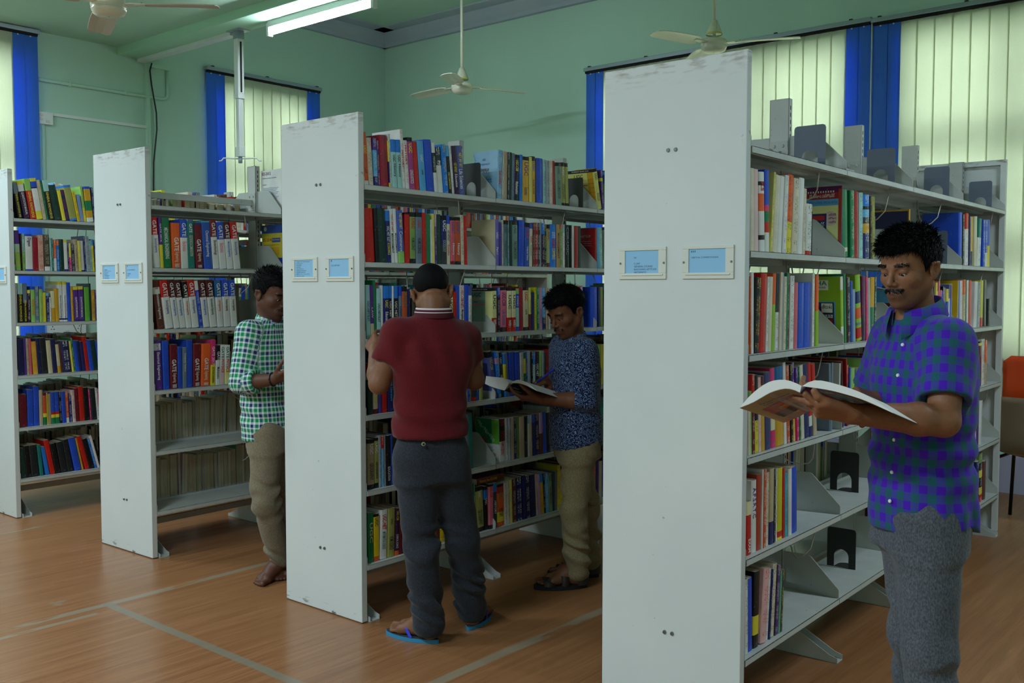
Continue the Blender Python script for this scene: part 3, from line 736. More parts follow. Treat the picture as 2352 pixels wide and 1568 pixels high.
BOOKDATA = """
#B 0
497 259 225 -36 o92w8 - UGC@y:.26-.41;LAW@K:.68-.78
771 271 204 -39 W r -
1068 232 205 -28 p25c55B20 w -
1307 154 198 -29 p y HISTORY@y:.35-.75 s
1469 457 224 -29 R2 K -
1936 63 204 -31 y45B45y10 - - s
2007 138 234 -31 w K UGC-NET@B:.15-.35;HISTORY@K:.62-.82 s
2153 276 212 -32 d26a74 - UGC@K:.32-.46;History@K:.5-.77
2463 294 214 -39 d26a74 - UGC@K:.32-.46;History@K:.5-.77
2765 190 263 -40 w r HISTORY@r:.35-.65
2969 227 217 -42 w r HISTORY@r:.1-.5
3210 348 233 -44 k8m2_92 - UGC@y:.12-.3;LINGUISTICS@w:.62-.88
3568 281 218 -45 r - -
3884 409 225 -53 c - UGC@w:.28-.42;LAW@K:.58-.68
4302 480 236 -53 b - -
4790 211 226 -54 w20K40w40 w -
5019 399 210 -57 K40w45w15 w Physical@w:.3-.7
5427 299 226 -57 d y -
5744 246 224 -61 c22k78 - PUBLIC_ADMINISTRATION@y:.55-.9
5998 137 225 -61 w k - s
6143 306 227 -62 P - UGC_NET/SLET@y:.35-.55;Education@w:.58-.85
6457 458 232 -62 v - NET_JRF_SET@y:.15-.45;Life_Sciences@w:.48-.88
9177 355 243 19 c2 b Sanskrit@r:.42-.7
9547 102 241 17 W k - s
9660 92 241 16 n2 w - s
9760 193 240 16 n2 i - s
9963 124 240 15 G w UGC_NET_SLET@w:.1-.6 s
10096 200 241 14 G - UGC_NET_SLET@w:.1-.6 s
10304 181 238 14 s B - s
10506 397 234 10 k7P80k13 - UGC-CSIR@y:.12-.36;Mathematics@w:.58-.85
10929 224 237 5 d - Mathematics@w:.45-.85 s
11185 525 231 -1 k8Y2_92 - UGC@p:.12-.42;Economics@K:.68-.85
11721 208 233 -3 y2 - UGC@K:.25-.42;SOCIOLOGY@K:.6-.82 s
11940 292 239 -4 k10Y2_90 - UGC@v:.12-.32;SOCIAL_WORK@N:.5-.82
12240 92 227 -4 k - - s
12343 560 235 -6 b - -
12915 238 232 -7 a K - s
13164 251 229 -8 s2 k UGC@K:.4-.5 s
13424 268 230 -9 W r -
13704 209 232 -10 r2 - - s
13994 517 227 -28 k9s3_91 - UGC@K:.12-.28;PUBLIC_ADMINISTRATION@K:.42-.84
14523 357 232 -29 k9E84k7 - UGC@w:.12-.32;SOCIOLOGY@K:.5-.84
14893 264 232 -30 k9E84k7 - UGC@w:.12-.32;SOCIOLOGY@K:.5-.84 s
17852 452 229 -129 k8y2_92 - UGC@K:.12-.28;SOCIOLOGY@K:.6-.8
18317 185 226 -59 p20y8p72 w - s
#B 1
538 565 232 -29 r - -
1112 217 234 -30 k - -
1339 442 237 -31 G - -
1789 274 229 -25 d20B80 - UGC_NET_SLET@w:.3-.6;ECONOMICS@y:.62-.85
2079 214 236 -28 w - UGC_JRF_NET@r:.1-.42;MANAGEMENT@K:.45-.82
2307 162 240 -30 w - MANAGEMENT@K:.45-.82
2489 361 234 -33 v2_78l22 - NET/JRF/SET@y:.06-.36;Commerce@w:.4-.78
2874 328 226 0 k3r97 - -
3219 349 231 -3 k9e82k9 - UGC@r:.12-.32;HOME_SCIENCE@K:.5-.74
3579 396 232 -4 k9s91 - UGC@r:.15-.3;HOME_SCIENCE@K:.5-.8
3986 265 233 -5 r - -
4259 263 227 -6 g - -
4530 105 204 -6 w - - s
4642 175 232 -7 y2 - UGC@K:.25-.4;GEOGRAPHY@K:.55-.85 s
4825 113 232 -7 i2_25p75 y - s
4946 284 231 -8 G - -
5249 367 227 -6 k9B51K40 - UGC@w:.1-.32;SOCIOLOGY@s2:.5-.75
5623 234 229 -7 b17W83 - UGC_NET/SLET@B:.3-.52;Economics@r:.6-.82
5869 305 223 -8 k7i3_86R7 - UGC@v:.1-.34;History@w:.55-.8
6193 378 225 -12 k7o2_86k7 - UGC@v:.1-.34;History@w:.55-.8
6579 234 237 -12 W k -
6832 189 235 -16 r - - s
9063 273 230 -2 v3 - UGC@w:.28-.42;Part_I@w:.6-.75
9351 207 216 -4 p2 - UGC_NET_SLET@w:.3-.6;digest@y:.65-.85 s
9572 126 229 -6 W k - s
9767 264 229 -17 k9s4_91 - UGC@K:.1-.28;PHYSICAL_EDUCATION@K:.45-.82
10045 133 229 -10 k9s4_91 w PUBLIC_ADMINISTRATION@K:.45-.82 s
10188 163 227 -9 G - - s
10376 490 230 -6 k9s3_91 - UGC@K:.12-.28;PUBLIC_ADMINISTRATION@K:.45-.84
10876 467 236 14 b - -
11358 360 225 12 k10d2_90 - UGC@r:.12-.36;Computer_Science@w:.54-.86
11744 260 223 7 d2_12W88 - UGC@r:.3-.45;Economics@e:.5-.75
12014 120 227 5 N w - s
12150 284 229 3 r2 w -
12444 201 229 2 K w - s
12656 106 232 1 s2 - - s
12773 209 229 0 d25P75 w - s
12993 205 225 -2 G y - s
13213 293 223 -4 k9e2_81R10 - UGC@r:.1-.38
13517 511 228 -6 d - UGC_NET_SET@w:.18-.32;MANAGEMENT@r:.35-.54;COMMERCE@y:.56-.82
14045 306 229 -8 n3 - MANAGEMENT@N:.2-.8
14362 241 230 -6 r10e90 w - s
14614 192 232 -7 a20w80 r - s
14828 427 231 -10 k2 - CSIR-UGC@s:.06-.7
15267 132 231 -11 k - - s
15428 202 231 -3 w - - s
15642 355 230 -4 r2 - -
16009 241 230 -2 G - - s
17853 247 232 -23 c - ECONOMY@B:.6-.8 s
18119 293 233 -26 a k - s
#B 2
580 230 233 -12 a - UGC-NET/SLET@B:.3-.68
821 191 232 -14 p72W3_28 - LAW@W3:.42-.62
1020 149 254 -14 g - -
1181 235 218 0 a - UGC-NET/SLET@K:.3-.68
1428 124 231 -2 w - - s
1587 298 229 -4 d24B76 - UGC@y:.28-.42;Education@w:.5-.75
1897 180 229 0 d24k76 - UGC_NET@W:.3-.6
2090 73 229 0 w - - s
2174 255 229 -1 d24k76 - UGC_NET@W:.3-.6
2491 184 230 0 b20s80 - UGC@B:.4-.6
2687 297 227 -2 k10o2_90 - UGC@g:.1-.42
3009 225 215 -7 B - -
5707 343 231 -2 y2 - UGC@K:.28-.5
6069 173 202 0 r - - s
6250 205 232 -1 b - -
6474 352 233 0 w r UGC-CSIR-NET@r:.1-.45;Management@K:.5-.75
6846 237 235 0 b - -
7098 231 230 0 v20w80 k -
8814 392 221 -10 k7y3_61r32 - UGC@K:.16-.48;PAPER_I@w:.72-.85
9222 234 222 -2 b20P80 w -
9478 487 222 -2 k6i84k10 - UGC-CSIR@B:.1-.42;Life_Science@v:.5-.85
9986 358 219 -2 k6W2_62r32 - UGC@K:.16-.48;PAPER_I@w:.74-.9
10362 313 220 -5 k6W2_62r32 - UGC@K:.16-.48;PAPER_I@w:.74-.9
10688 276 218 -7 l13b32a45b10 - ECONOMICS@w:.18-.42
10978 292 224 -9 R2 - -
11279 446 226 -10 k8W3_84k8 - UGC@r:.12-.32;LAW@K:.52-.64
11734 174 221 -11 y2_62R38 K - s
11922 240 199 -5 B - - s
12171 186 224 -6 y4 k - s
12372 197 223 -8 g w - s
12582 288 221 -10 i2 - SOCIOLOGY@v:.5-.85
12879 276 221 -11 c70B30 w -
13165 201 220 -12 n2 r - s
13375 159 218 -11 w r - s
15721 222 226 -10 p w - s
15954 271 231 -7 o2 - - s
16237 237 233 -8 i2 w - s
17256 675 226 -11 b - -
17950 199 226 -10 B - - s
18180 282 226 -8 e r - s
#B 3
621 272 152 -7 G - -
910 333 172 -6 W88R12 - EDUCATION@y:.2-.75
1261 201 170 -7 p2 - PLANNING@w:.6-.85 s
1474 310 213 -4 r - -
1808 393 195 -9 B - English_Literature@c:.2-.75
2219 122 221 -13 r - - s
6795 190 152 -12 W - - s
6994 167 164 -6 b w - s
7171 134 169 -5 n r - s
7339 319 191 -1 K90r10 - UGC@w:.02-.18;EDUCATION@w:.4-.6
7668 176 196 -2 b2 - Education@w:.35-.55 s
7854 236 204 -4 E - UGC@o:.1-.3 s
8868 356 238 -105 k12v86o2 - UGC-CSIR@y:.14-.4;Life_Sciences@s2:.6-.85
9239 267 234 -53 d14i2_12d74 w -
9521 259 229 -54 G - UGC@w:.12-.26;GUIDE@w:.5-.7
9790 167 220 -40 d24y56d20 r - s
9988 189 229 -47 s - - s
10198 434 226 -27 b3 - -
10649 359 225 -24 b3 - -
11019 130 218 -18 w k - s
11159 136 218 -15 W k - s
11311 202 218 -18 g14y36g50 k - s
11521 129 222 -16 b w - s
11662 243 224 -18 s2 - - s
11927 144 219 -7 k w - s
12082 168 216 -7 d30a70 w - s
12261 349 219 -4 P - UGC_NET@w:.3-.6
12627 227 221 -3 l - - s
12866 177 220 -5 s2 k - s
13054 149 211 -5 K - - s
13238 220 227 -13 r2 - - s
#B 4
599 390 220 0 k8n83k9 - UGC@w:.1-.3;GEOGRAPHY@K:.48-.82
1001 230 223 -1 k6E84k10 - UGC@w:.1-.3;GEOGRAPHY@K:.48-.82
1242 154 229 -3 s2 k - s
1408 125 226 -4 r24c76 w - s
1545 114 226 -6 s2 k - s
1671 259 226 -8 k - EDUCATION@w:.62-.9
1942 115 229 -9 b - - s
6954 162 270 -17 s - - s
7134 259 270 -20 t - -
9371 486 220 -16 k52w48 r CHEMICAL_SCIENCES@r:.53-.82
9891 197 220 -23 w k - s
10107 158 220 -10 s2 k - s
10279 226 221 -12 n2 - - s
10518 201 222 -14 B w - s
10732 209 220 -16 e3 - - s
10954 442 217 -13 n2 - -
11410 213 218 -15 k60K40 - EDUCATION@w:.55-.75 s
11637 173 218 -17 c20w80 w - s
11823 181 217 -19 n2 w - s
12018 231 219 -21 b20B80 - - s
12263 353 219 -23 B y -
12630 278 222 -26 i2_50N50 - -
12922 288 223 -28 b - -
13239 319 216 -25 k2 - -
#B 5
590 315 221 -3 g - UGC@W3:.2-.6
917 307 211 -5 k6y5_84o10 - UGC@K:.08-.26
1247 419 221 24 w - UGC-NET@r:.1-.4;MATHEMATICAL_SCIENCES@t:.45-.8
1696 444 220 17 E - UGC@K:.22-.34;HOME_SCIENCE@K:.58-.85
2152 246 214 16 P90o10 - UGC-CSIR@y:.06-.26;CHEMICAL_SCIENCE@w:.55-.85
2411 261 213 14 R - -
2684 207 208 12 R - -
4773 276 188 -7 N - -
5062 326 183 -9 y5 k -
5402 220 173 -12 n w - s
7244 243 255 -35 d20a80 - Physical@r:.55-.75
7495 96 249 -21 g w - s
7640 618 225 -32 k9E82k9 - UGC@w:.1-.25;GEOGRAPHY@K:.52-.85
8277 245 220 -17 k8d22k70 - UGC@w:.28-.42
8540 348 226 -7 k5i86k9 - UGC-CSIR@r:.06-.3
8901 281 227 -9 d20K80 - HISTORY@w:.4-.7
9208 558 215 -14 k6r15o45y24o10 - UGC@g:.1-.35;HISTORY@K:.58-.78
9779 210 215 -16 w r UGC@v:.3-.5 s
10002 198 221 -18 W k - s
10214 186 226 -20 y2 - UGC@K:.28-.42 s
10420 268 226 -23 N w -
10708 570 227 -27 k5B95 w -
11292 192 233 -29 B - - s
11504 367 227 -33 B2 w -
11886 477 225 -35 B2 - -
12384 177 222 -38 W r - s
12575 157 221 -41 i2 w - s
12761 251 223 -46 d22Y78 - SOCIOLOGY@w:.5-.8 s
13020 158 219 -30 k w - s
13193 203 220 -32 c w - s
13410 337 211 -35 s3 - UGC@K:.05-.2;PUBLIC_ADMINISTRATION@K:.35-.8
13762 222 205 -37 G - - s
#C 1
512 418 270 -33 r35w65 - GATE@w:.06-.34;Electrical_Engineering@v:.42-.7
945 164 271 -22 p54y46 - GATE_2016@w:.12-.48
1134 497 271 -26 g2 - MECHANICAL_ENGINEERING@w:.2-.82
1662 520 246 -9 o - GATE@w:.32-.62;Engineering@W:.64-.86;PEARSON@w:.9-.98
2197 435 267 -12 b37w63 - GATE@w:.07-.35;Electronics@i:.45-.65
2647 435 260 -14 t - GATE@w:.05-.24;ELECTRONICS_&_COMMUNICATION@W:.3-.74
3119 462 246 -21 R - GATE@w:.34-.62;Engineering@W:.65-.84;PEARSON@w:.92-.98
3640 551 266 -33 a2_3d2_90b7 - Chemical_Engineering@w:.2-.75
4235 405 276 -41 N2_35w65 - GATE@w:.06-.33;Biotechnology@k:.42-.72
4668 461 265 -46 b37w63 - GATE@w:.07-.35;Electronics@i:.45-.65
5162 427 269 -52 R3_36w64 - GATE@w:.06-.34;Mechanical_Engineering@d:.42-.74
5612 467 269 -55 r35w65 - GATE@w:.06-.34;Electrical_Engineering@v:.42-.7
#C 2
714 423 261 -66 N14w14N72 - GATE@N:.02-.18;Instrumentation_Engineering@w:.22-.8
1162 479 264 -70 r35w65 - GATE@w:.06-.34;Electrical_Engineering@v:.42-.7
1667 358 266 -74 R3_36w64 - GATE@w:.06-.34;Mechanical_Engineering@d:.42-.74
2050 388 265 -69 R3_36w64 - GATE@w:.06-.34;Mechanical_Engineering@d:.42-.74
2448 324 256 -60 k35w65 - GATE@w:.06-.34;Chemical_Engineering@r:.42-.72
2803 449 266 -62 r35w65 - GATE@w:.06-.34;Electrical_Engineering@v:.42-.7
3279 224 262 -67 w20b80 w -
3525 399 265 -61 R3_36w64 - GATE@w:.06-.34;Mechanical_Engineering@d:.42-.74
3957 470 266 -57 R3_36w64 - GATE@w:.06-.34;Instrumentation_Engineering@t:.4-.74
4449 421 264 -35 d3_36w64 - GATE@w:.06-.34;Civil_Engineering@o:.42-.66
4892 465 266 -30 b35w65 - GATE@w:.06-.34;Production_Engineering@N:.42-.66
5368 437 267 -31 b35w65 - GATE@w:.06-.34;Production_Engineering@N:.42-.66
#C 3
521 442 268 -19 p6w14p80 - GATE@p:.06-.2;Electrical_Engineering@w:.24-.8
983 383 265 -10 b - -
1396 464 243 -2 R - GATE@w:.34-.62;Engineering@W:.65-.86;PEARSON@w:.9-.98
1875 263 227 0 b - -
2149 234 223 11 s - Computer_Science@w:.14-.6
2393 393 262 10 b - -
2797 467 239 9 R - GATE@w:.34-.62;Engineering@W:.65-.86;PEARSON@w:.9-.98
3285 609 237 24 o - GATE@w:.34-.62;Engineering@W:.65-.86;PEARSON@w:.92-.98
3911 312 258 21 m55y45 - GATE_2017@w:.15-.55;ELECTRONICS_ENGINEERING@k:.6-.95
4245 276 226 17 k38w62 - GATE@w:.16-.4;Mathematics@k:.55-.85
4531 300 227 16 w60i4_40 - GATE@t:.05-.34;PHYSICS@r:.36-.7
4848 342 225 13 w60y3_40 - GATE@t:.05-.34;PHYSICS@r:.36-.7
#D 0
698 248 221 -80 s30k70 - GENERAL_KNOWLEDGE_2008@y:.3-.97
1084 372 237 -104 y10w18P72 - QUANTITATIVE_MANUAL@w:.3-.9
1465 371 254 -87 l30r70 - GENERAL_KNOWLEDGE@y:.32-.97
1850 397 260 -88 y8b14k3w55y20 - -
2256 221 252 -89 n2 w -
2487 139 252 -90 g k - s
2644 344 254 -92 a28k72 - GENERAL_KNOWLEDGE@y:.3-.97
3016 489 226 -98 G - -
3520 204 196 -100 y - - s
3738 243 201 -103 B r - s
4001 477 232 -102 d6E88d6 - -
4492 199 194 -104 y5 k - s
4701 249 178 -85 c3 - - s
4959 167 232 -66 l60y40 r - s
5141 440 233 -54 b7Y33g28Y20w12 - -
5591 139 232 -36 B w - s
#D 1
488 310 252 -20 p34a20l46 - GENERAL_KNOWLEDGE@y:.36-.9
807 80 233 -15 k r - s
896 170 234 -4 a50l50 k - s
1084 450 232 -3 b6w90b4 - Digest@B:.1-.34
1552 332 211 -5 R2 - -
1903 353 229 -8 n4 w -
2302 338 233 -16 K2_88w12 W -
2650 107 213 -13 a k - s
2771 103 211 -12 t w - s
2883 164 203 -6 o60w40 w - s
3066 198 201 -9 o16d84 w - s
3283 261 207 -13 G - - s
3558 238 205 -15 y8w86B6 - - s
3811 105 190 -18 B w - s
3924 127 183 -18 y50m50 w - s
4060 217 175 -20 K w - s
4292 218 210 -22 n2 k - s
4520 166 202 -23 y w - s
4695 225 202 -24 w96B4 - - s
4930 98 235 -26 B w - s
5039 277 233 -26 s2 k -
5325 139 206 -28 a k - s
5474 159 216 -29 c20y80 k - s
5644 85 211 -30 B w - s
#D 2
380 102 245 0 w - - s
544 307 249 -2 a28k72 - GENERAL_KNOWLEDGE@y:.28-.97
869 251 249 0 s50k50 - GENERAL_KNOWLEDGE_2008@y:.42-.97
1134 171 206 0 y10P90 w - s
1341 250 227 0 b8l92 - GENERAL_STUDIES@o:.35-.8
1605 251 229 0 s w -
1879 184 229 0 b8l92 r - s
2076 217 190 -1 y - - s
2317 190 187 -4 c10B90 w - s
2516 117 159 -2 w B - s
2652 248 199 -7 W2_55Y45 - General_Knowledge@v:.25-.85 s
2914 212 217 -9 Y - GENERAL_KNOWLEDGE@K:.25-.7 s
3135 275 262 -10 y8w84B4w4 - Objective_General_Knowledge@B:.34-.92
3425 267 262 -8 y8w84B4w4 - Objective_General_Knowledge@B:.34-.92
3711 235 255 -11 b - -
3956 145 227 -12 Y N - s
4149 316 227 -20 y9p86B5 - QUANTITATIVE_MANUAL@w:.3-.9
4480 323 230 -13 y9p86B5 - QUANTITATIVE_MANUAL@w:.3-.9
4872 311 225 -11 l2 - -
5193 139 249 -12 G - - s
5342 255 206 -14 Y2 N - s
5607 120 207 -15 p w - s
#D 3
456 380 228 -12 B2 - -
845 135 234 -12 p b - s
989 158 231 -13 n w - s
1156 154 231 -14 i3 - - s
1382 315 210 -32 Y2 o -
1711 221 230 -34 B2 - - s
1950 394 231 -37 k2 - -
2358 285 214 -39 W3 - -
2662 287 222 -43 B2 - -
2963 199 203 -45 B2_8W3_70Y22 - - s
3171 128 196 -46 N - - s
3319 561 205 -50 B2 w -
3890 131 205 -51 y w - s
4030 126 224 -52 g w - s
4166 244 206 -53 b - - s
4419 186 206 -54 B2 - - s
4615 217 199 -55 B - - s
4847 233 232 -58 r - - s
5094 289 204 -60 b - - s
5398 306 206 -63 G - -
5715 136 200 -64 b - - s
#D 4
441 485 210 -9 R - -
943 390 235 0 b - -
1347 344 255 0 b - -
1700 212 229 0 n2 - - s
1940 223 211 -6 R9o2_55y12g24 - Lectures@w:.15-.6 s
2172 84 209 -7 y - - s
2265 192 199 -3 n Y - s
2471 235 208 -5 b62r8y10g20 - Physics@w:.12-.55 s
2734 274 208 -12 b62r8y10g20 - Physics@w:.12-.55 s
3028 133 207 -15 k w - s
3180 258 207 -19 b - - s
3452 197 204 -21 o84w16 w - s
3664 188 178 -24 B w - s
3862 204 212 -25 i4 k - s
4086 254 223 -24 R - - s
4354 330 232 -26 r - -
4708 342 221 -31 k - -
5061 95 208 -32 m w - s
5170 351 213 -34 k2 - -
5536 156 215 -37 w k - s
5703 122 208 -37 m w - s
#D 5
476 320 195 -42 G - -
805 308 204 -43 k - -
1127 490 204 -45 k2 - -
1635 213 204 -48 t50t50 - - s
2006 261 186 -89 d - - s
2309 310 229 -100 r - -
2653 346 201 -102 k - -
3028 426 205 -89 k2 - -
3473 368 216 -88 k2 - -
3933 470 223 -110 b - -
4413 113 221 -111 Y K - s
4621 283 232 -133 r - -
4919 355 209 -135 k - -
5289 166 210 -138 d w - s
5465 172 228 -139 w - - s
5647 152 198 -140 k - - s
#A 1
792 266 266 -17 W w -
1079 390 266 -21 i4 - -
1524 387 261 -31 w12k5w10o22w30k6w15 - KS@r:.13-.24
1933 327 272 -24 b43m7g13r13w24 - -
2282 148 270 51 y2 k -
2453 405 261 47 W w -
2893 342 261 41 w - -
3259 287 267 37 w b -
3570 488 272 33 o60y40 k -
4083 449 263 29 W K -
4557 433 269 25 w - -
5016 233 235 20 W k -
5288 488 183 9 w92r8 k -
8830 848 260 -45 g86W6g8 - -
9725 428 264 -40 g W -
10201 518 262 -34 r2 - -
10752 429 263 -31 a K -
11231 676 258 -36 d18k5c12K10Y15B40 w -
11942 293 257 -33 k Y -
12269 279 257 -40 E k -
25054 600 270 -29 b - -
25846 345 264 -29 k w - s
26255 600 272 -29 r30w70 r -
27024 318 261 -29 B r - s
27381 321 259 -29 Y3_70k30 - - s
28108 480 267 -29 W4 - - s
28726 600 260 17 t40w60 t -
29824 490 258 -29 b w - s
30372 527 261 -29 b70w30 w - s
30957 600 265 -29 b55y45 - -
#A 2
827 80 252 -14 o w - s
915 185 265 -14 w - -
1121 425 248 29 k Y -
1574 462 262 25 r - -
2053 158 252 22 w k -
2228 280 252 20 W - -
2531 267 263 16 o40L60 - -
2816 258 263 13 K50w50 k -
3086 166 268 12 W i -
3264 132 267 11 s2 - - s
3408 223 254 9 W k -
3643 164 266 8 g - -
3819 110 263 7 R w - s
3942 335 257 5 w k -
4295 340 234 2 i3 - -
4655 566 233 -1 b - -
5240 681 234 -5 b - -
5941 182 269 -8 w k -
6144 102 268 -11 n2 - - s
6259 274 261 -13 o50L50 - -
8833 259 259 -50 w20L55w25 - -
9100 107 253 -51 Y - - s
9223 240 269 -53 g - -
9479 55 267 -53 R - - s
9549 330 256 -49 k w -
9903 247 242 -53 b2 - -
10166 347 209 -43 s5 - -
10642 519 268 -77 L25B18L7o16L6s4L4r16L4 - -
11186 403 263 -35 P2_60P40 - -
11615 238 260 -40 m i - s
11870 249 256 -42 s2 - - s
12137 453 260 0 Y48g52 - 2017@y:.75-.9
12625 292 261 -6 G w -
25191 480 252 -29 b - - s
25689 415 253 -29 w o - s
26140 512 258 -29 o30n2_70 k - s
26689 129 255 -29 g w - s
26855 354 256 -29 w - - s
27218 573 255 -29 r - -
28412 548 250 17 w - - s
29019 558 249 5 s2 B - s
29638 600 258 -8 y4_80r20 - -
30452 600 259 -29 K - -
31327 600 155 -29 K - - s
#A 3
782 176 187 -24 W - -
969 124 210 -25 l K - s
1104 223 264 -26 r42R58 w -
1337 236 260 -27 k58y42 k -
1584 211 251 -29 i4 o -
1818 287 253 -32 R3_12Y88 - -
2127 493 262 -36 B3 - -
2632 369 274 -37 m28W4_50m22 - -
3025 672 276 -41 d3_48Y52 - -
3716 227 289 -44 w - -
3961 292 276 -46 o2 w -
4272 201 278 -49 k y -
4485 229 284 -50 p40Y2_60 w -
4733 218 265 -53 p50m50 w -
4964 116 267 -54 g w - s
5100 333 271 -57 W - -
5447 500 272 -59 B k -
5960 285 275 -60 r72w14B14 - -
6299 317 270 -71 r45n2_55 - -
7853 198 260 -35 s - - s
28172 600 225 -6 w k -
28952 600 233 -29 w p -
29708 589 253 -29 k4y6R90 - - s
30338 599 261 -29 w k - s
30979 441 253 -29 o50n2_50 w - s
#A 4
766 342 178 -11 W2_25r75 - EXAM@w:.7-.95
1119 377 243 -13 w - A.P.S.R.T.C@p:.1-.52
1514 342 257 0 o4 - -
1874 103 269 0 w - - s
1995 220 268 0 o2 w -
2228 297 253 -1 W r -
2544 327 262 -4 n5_70B30 - -
2890 153 257 -7 K w -
3056 154 255 -9 w k -
3222 442 254 -10 y4_88r8y4 - -
3678 165 248 -12 r - -
3863 207 230 -15 c4 k -
4090 290 241 -19 w - -
4407 620 239 -24 b - -
26490 453 131 -29 k - - s
26985 587 216 -29 e B - s
27635 600 261 -29 G35w35s30 K -
28427 348 254 -29 w k - s
28819 600 252 -29 w - -
29483 540 233 -29 p - - s
30068 503 248 16 w - - s
#A 5
761 218 254 -18 w k -
1006 376 249 -23 b - -
1409 418 259 15 k58y25k17 - -
1917 471 254 54 i5 r -
2403 178 246 52 w k -
2595 101 241 50 B w - s
2718 320 255 46 W K -
3052 50 247 44 P w - s
3118 192 243 42 p w -
3325 149 220 40 l3 k - s
3488 180 219 37 K y - s
28811 600 267 -29 b80r20 y -
29854 591 240 -29 B w - s
30491 600 280 -29 e20k15y15k20y15r15 w -
31280 600 221 0 N - -
#Cback 4
2038 246 209 0 n5 - -
2295 50 212 0 k - - s
2353 190 218 0 n5 - - s
2554 215 212 0 n5 k - s
2792 285 215 0 n5 - -
3089 115 220 0 o - - s
3215 185 223 0 W - - s
3423 337 236 0 n5 - -
3772 187 214 0 W k - s
3971 153 214 0 W - - s
4136 284 214 0 n5 - -
4438 149 219 0 s y - s
4605 138 233 13 w - - s
4754 192 231 14 W r - s
4959 291 218 13 w k -
5262 305 214 11 w2 - -
5604 289 220 17 n3 - -
5905 267 232 27 W B -
6185 237 232 26 W - - s
6435 239 247 32 s5 - -
6864 575 249 0 n5 - -
7535 278 237 21 n5 - -
7859 228 232 18 n5 k - s
8153 263 226 43 W - - s
#Cback 5
2036 258 240 0 W i -
2317 471 226 0 w - -
2799 86 248 0 y3 - - s
2896 484 246 0 n3 - -
3403 221 256 -4 p2 K -
3648 164 241 23 w - - s
3824 194 237 21 W K - s
4036 130 234 18 n5 - - s
4178 166 229 17 w B - s
4362 221 224 14 n5 - - s
4595 108 227 12 g - - s
4715 241 225 11 W - -
4975 152 219 8 d3 - - s
5138 158 220 6 w - - s
5309 258 224 4 n5 - -
5579 222 221 3 n5 i - s
5832 267 218 -4 d3 - 2@w:.68-.8
6124 213 220 0 w - - s
6350 151 223 -2 n5 - - s
6513 291 224 -3 n5 i -
6836 191 219 0 W R - s
7047 192 224 0 n2 R - s
7252 116 224 0 W - - s
7394 233 245 0 g - - s
7640 143 245 0 w - - s
7809 222 242 0 n5 k - s
8084 264 239 13 W - -
"""
# ------------------------------------------------------------------ books
PAL = {k: tuple(int(v) for v in c.split(',')) for k, c in (x.split(':') for x in '''r:205,32,20 r2:168,28,30 R:112,22,38 R2:160,26,48 R3:88,22,30 o:236,98,32 o2:206,88,42 o4:176,62,38
y:238,220,60 y2:226,220,118 y3:238,236,160 y4:214,206,36 y5:244,206,28 Y:218,166,36 Y2:228,176,58 Y3:232,190,40 g:22,128,78 g2:20,124,70 G:24,60,52
l:150,204,104 l2:104,180,64 l3:104,172,132 L:150,196,48 b:36,82,206 b2:44,84,180 b3:40,70,190 B:34,40,108 B2:32,36,84 B3:66,66,118 d:34,126,222 d2:48,90,184 d3:30,104,164
c:92,176,226 c2:150,196,226 c3:138,160,220 c4:84,186,206 t:26,128,116 a:166,214,210 a2:66,180,198 p:92,48,140 p2:78,66,164 P:58,28,66 P2:104,24,84 v:88,96,170 v2:74,96,190 v3:120,112,190
m:222,44,116 m2:178,66,140 k:18,18,22 k2:32,36,40 K:54,58,64 K2:78,72,56 w:232,232,228 w2:220,216,228 W:222,212,188 W2:236,228,176 W3:212,200,160 W4:232,226,190
n:178,158,124 n2:196,176,146 n3:188,150,100 n4:208,146,126 n5:198,182,144 N:104,54,42 N2:136,36,26 s:112,132,148 s2:166,176,182 s3:122,156,138 s4:98,136,142 s5:140,164,190
e:132,164,86 e2:168,174,122 e3:96,140,60 E:164,164,84 i:236,120,142 i2:196,150,190 i3:218,98,112 i4:232,200,198 i5:238,186,186'''.split())}
NAMES = {'r':'red','R':'maroon','o':'orange','y':'yellow','Y':'mustard','g':'green','G':'dark green','l':'light green','L':'lime','b':'blue','B':'navy','d':'bright blue','c':'sky blue','t':'teal','a':'pale aqua','p':'purple','P':'dark purple','v':'violet-blue','m':'magenta','k':'black','K':'charcoal','w':'white','W':'cream','n':'tan','N':'brown','s':'grey','e':'olive green','E':'khaki','i':'pink'}
import re as _re
def bands_of(s):
    if _re.fullmatch(r'[a-zA-Z]\d?', s): return [(s, 1.0)]
    out = []
    for c, d, n in _re.findall(r'([a-zA-Z])(?:(\d)_)?(\d+)', s): out.append((c+(d or ''), float(n)))
    t = sum(n for _, n in out)
    return [(c, n/t) for c, n in out]

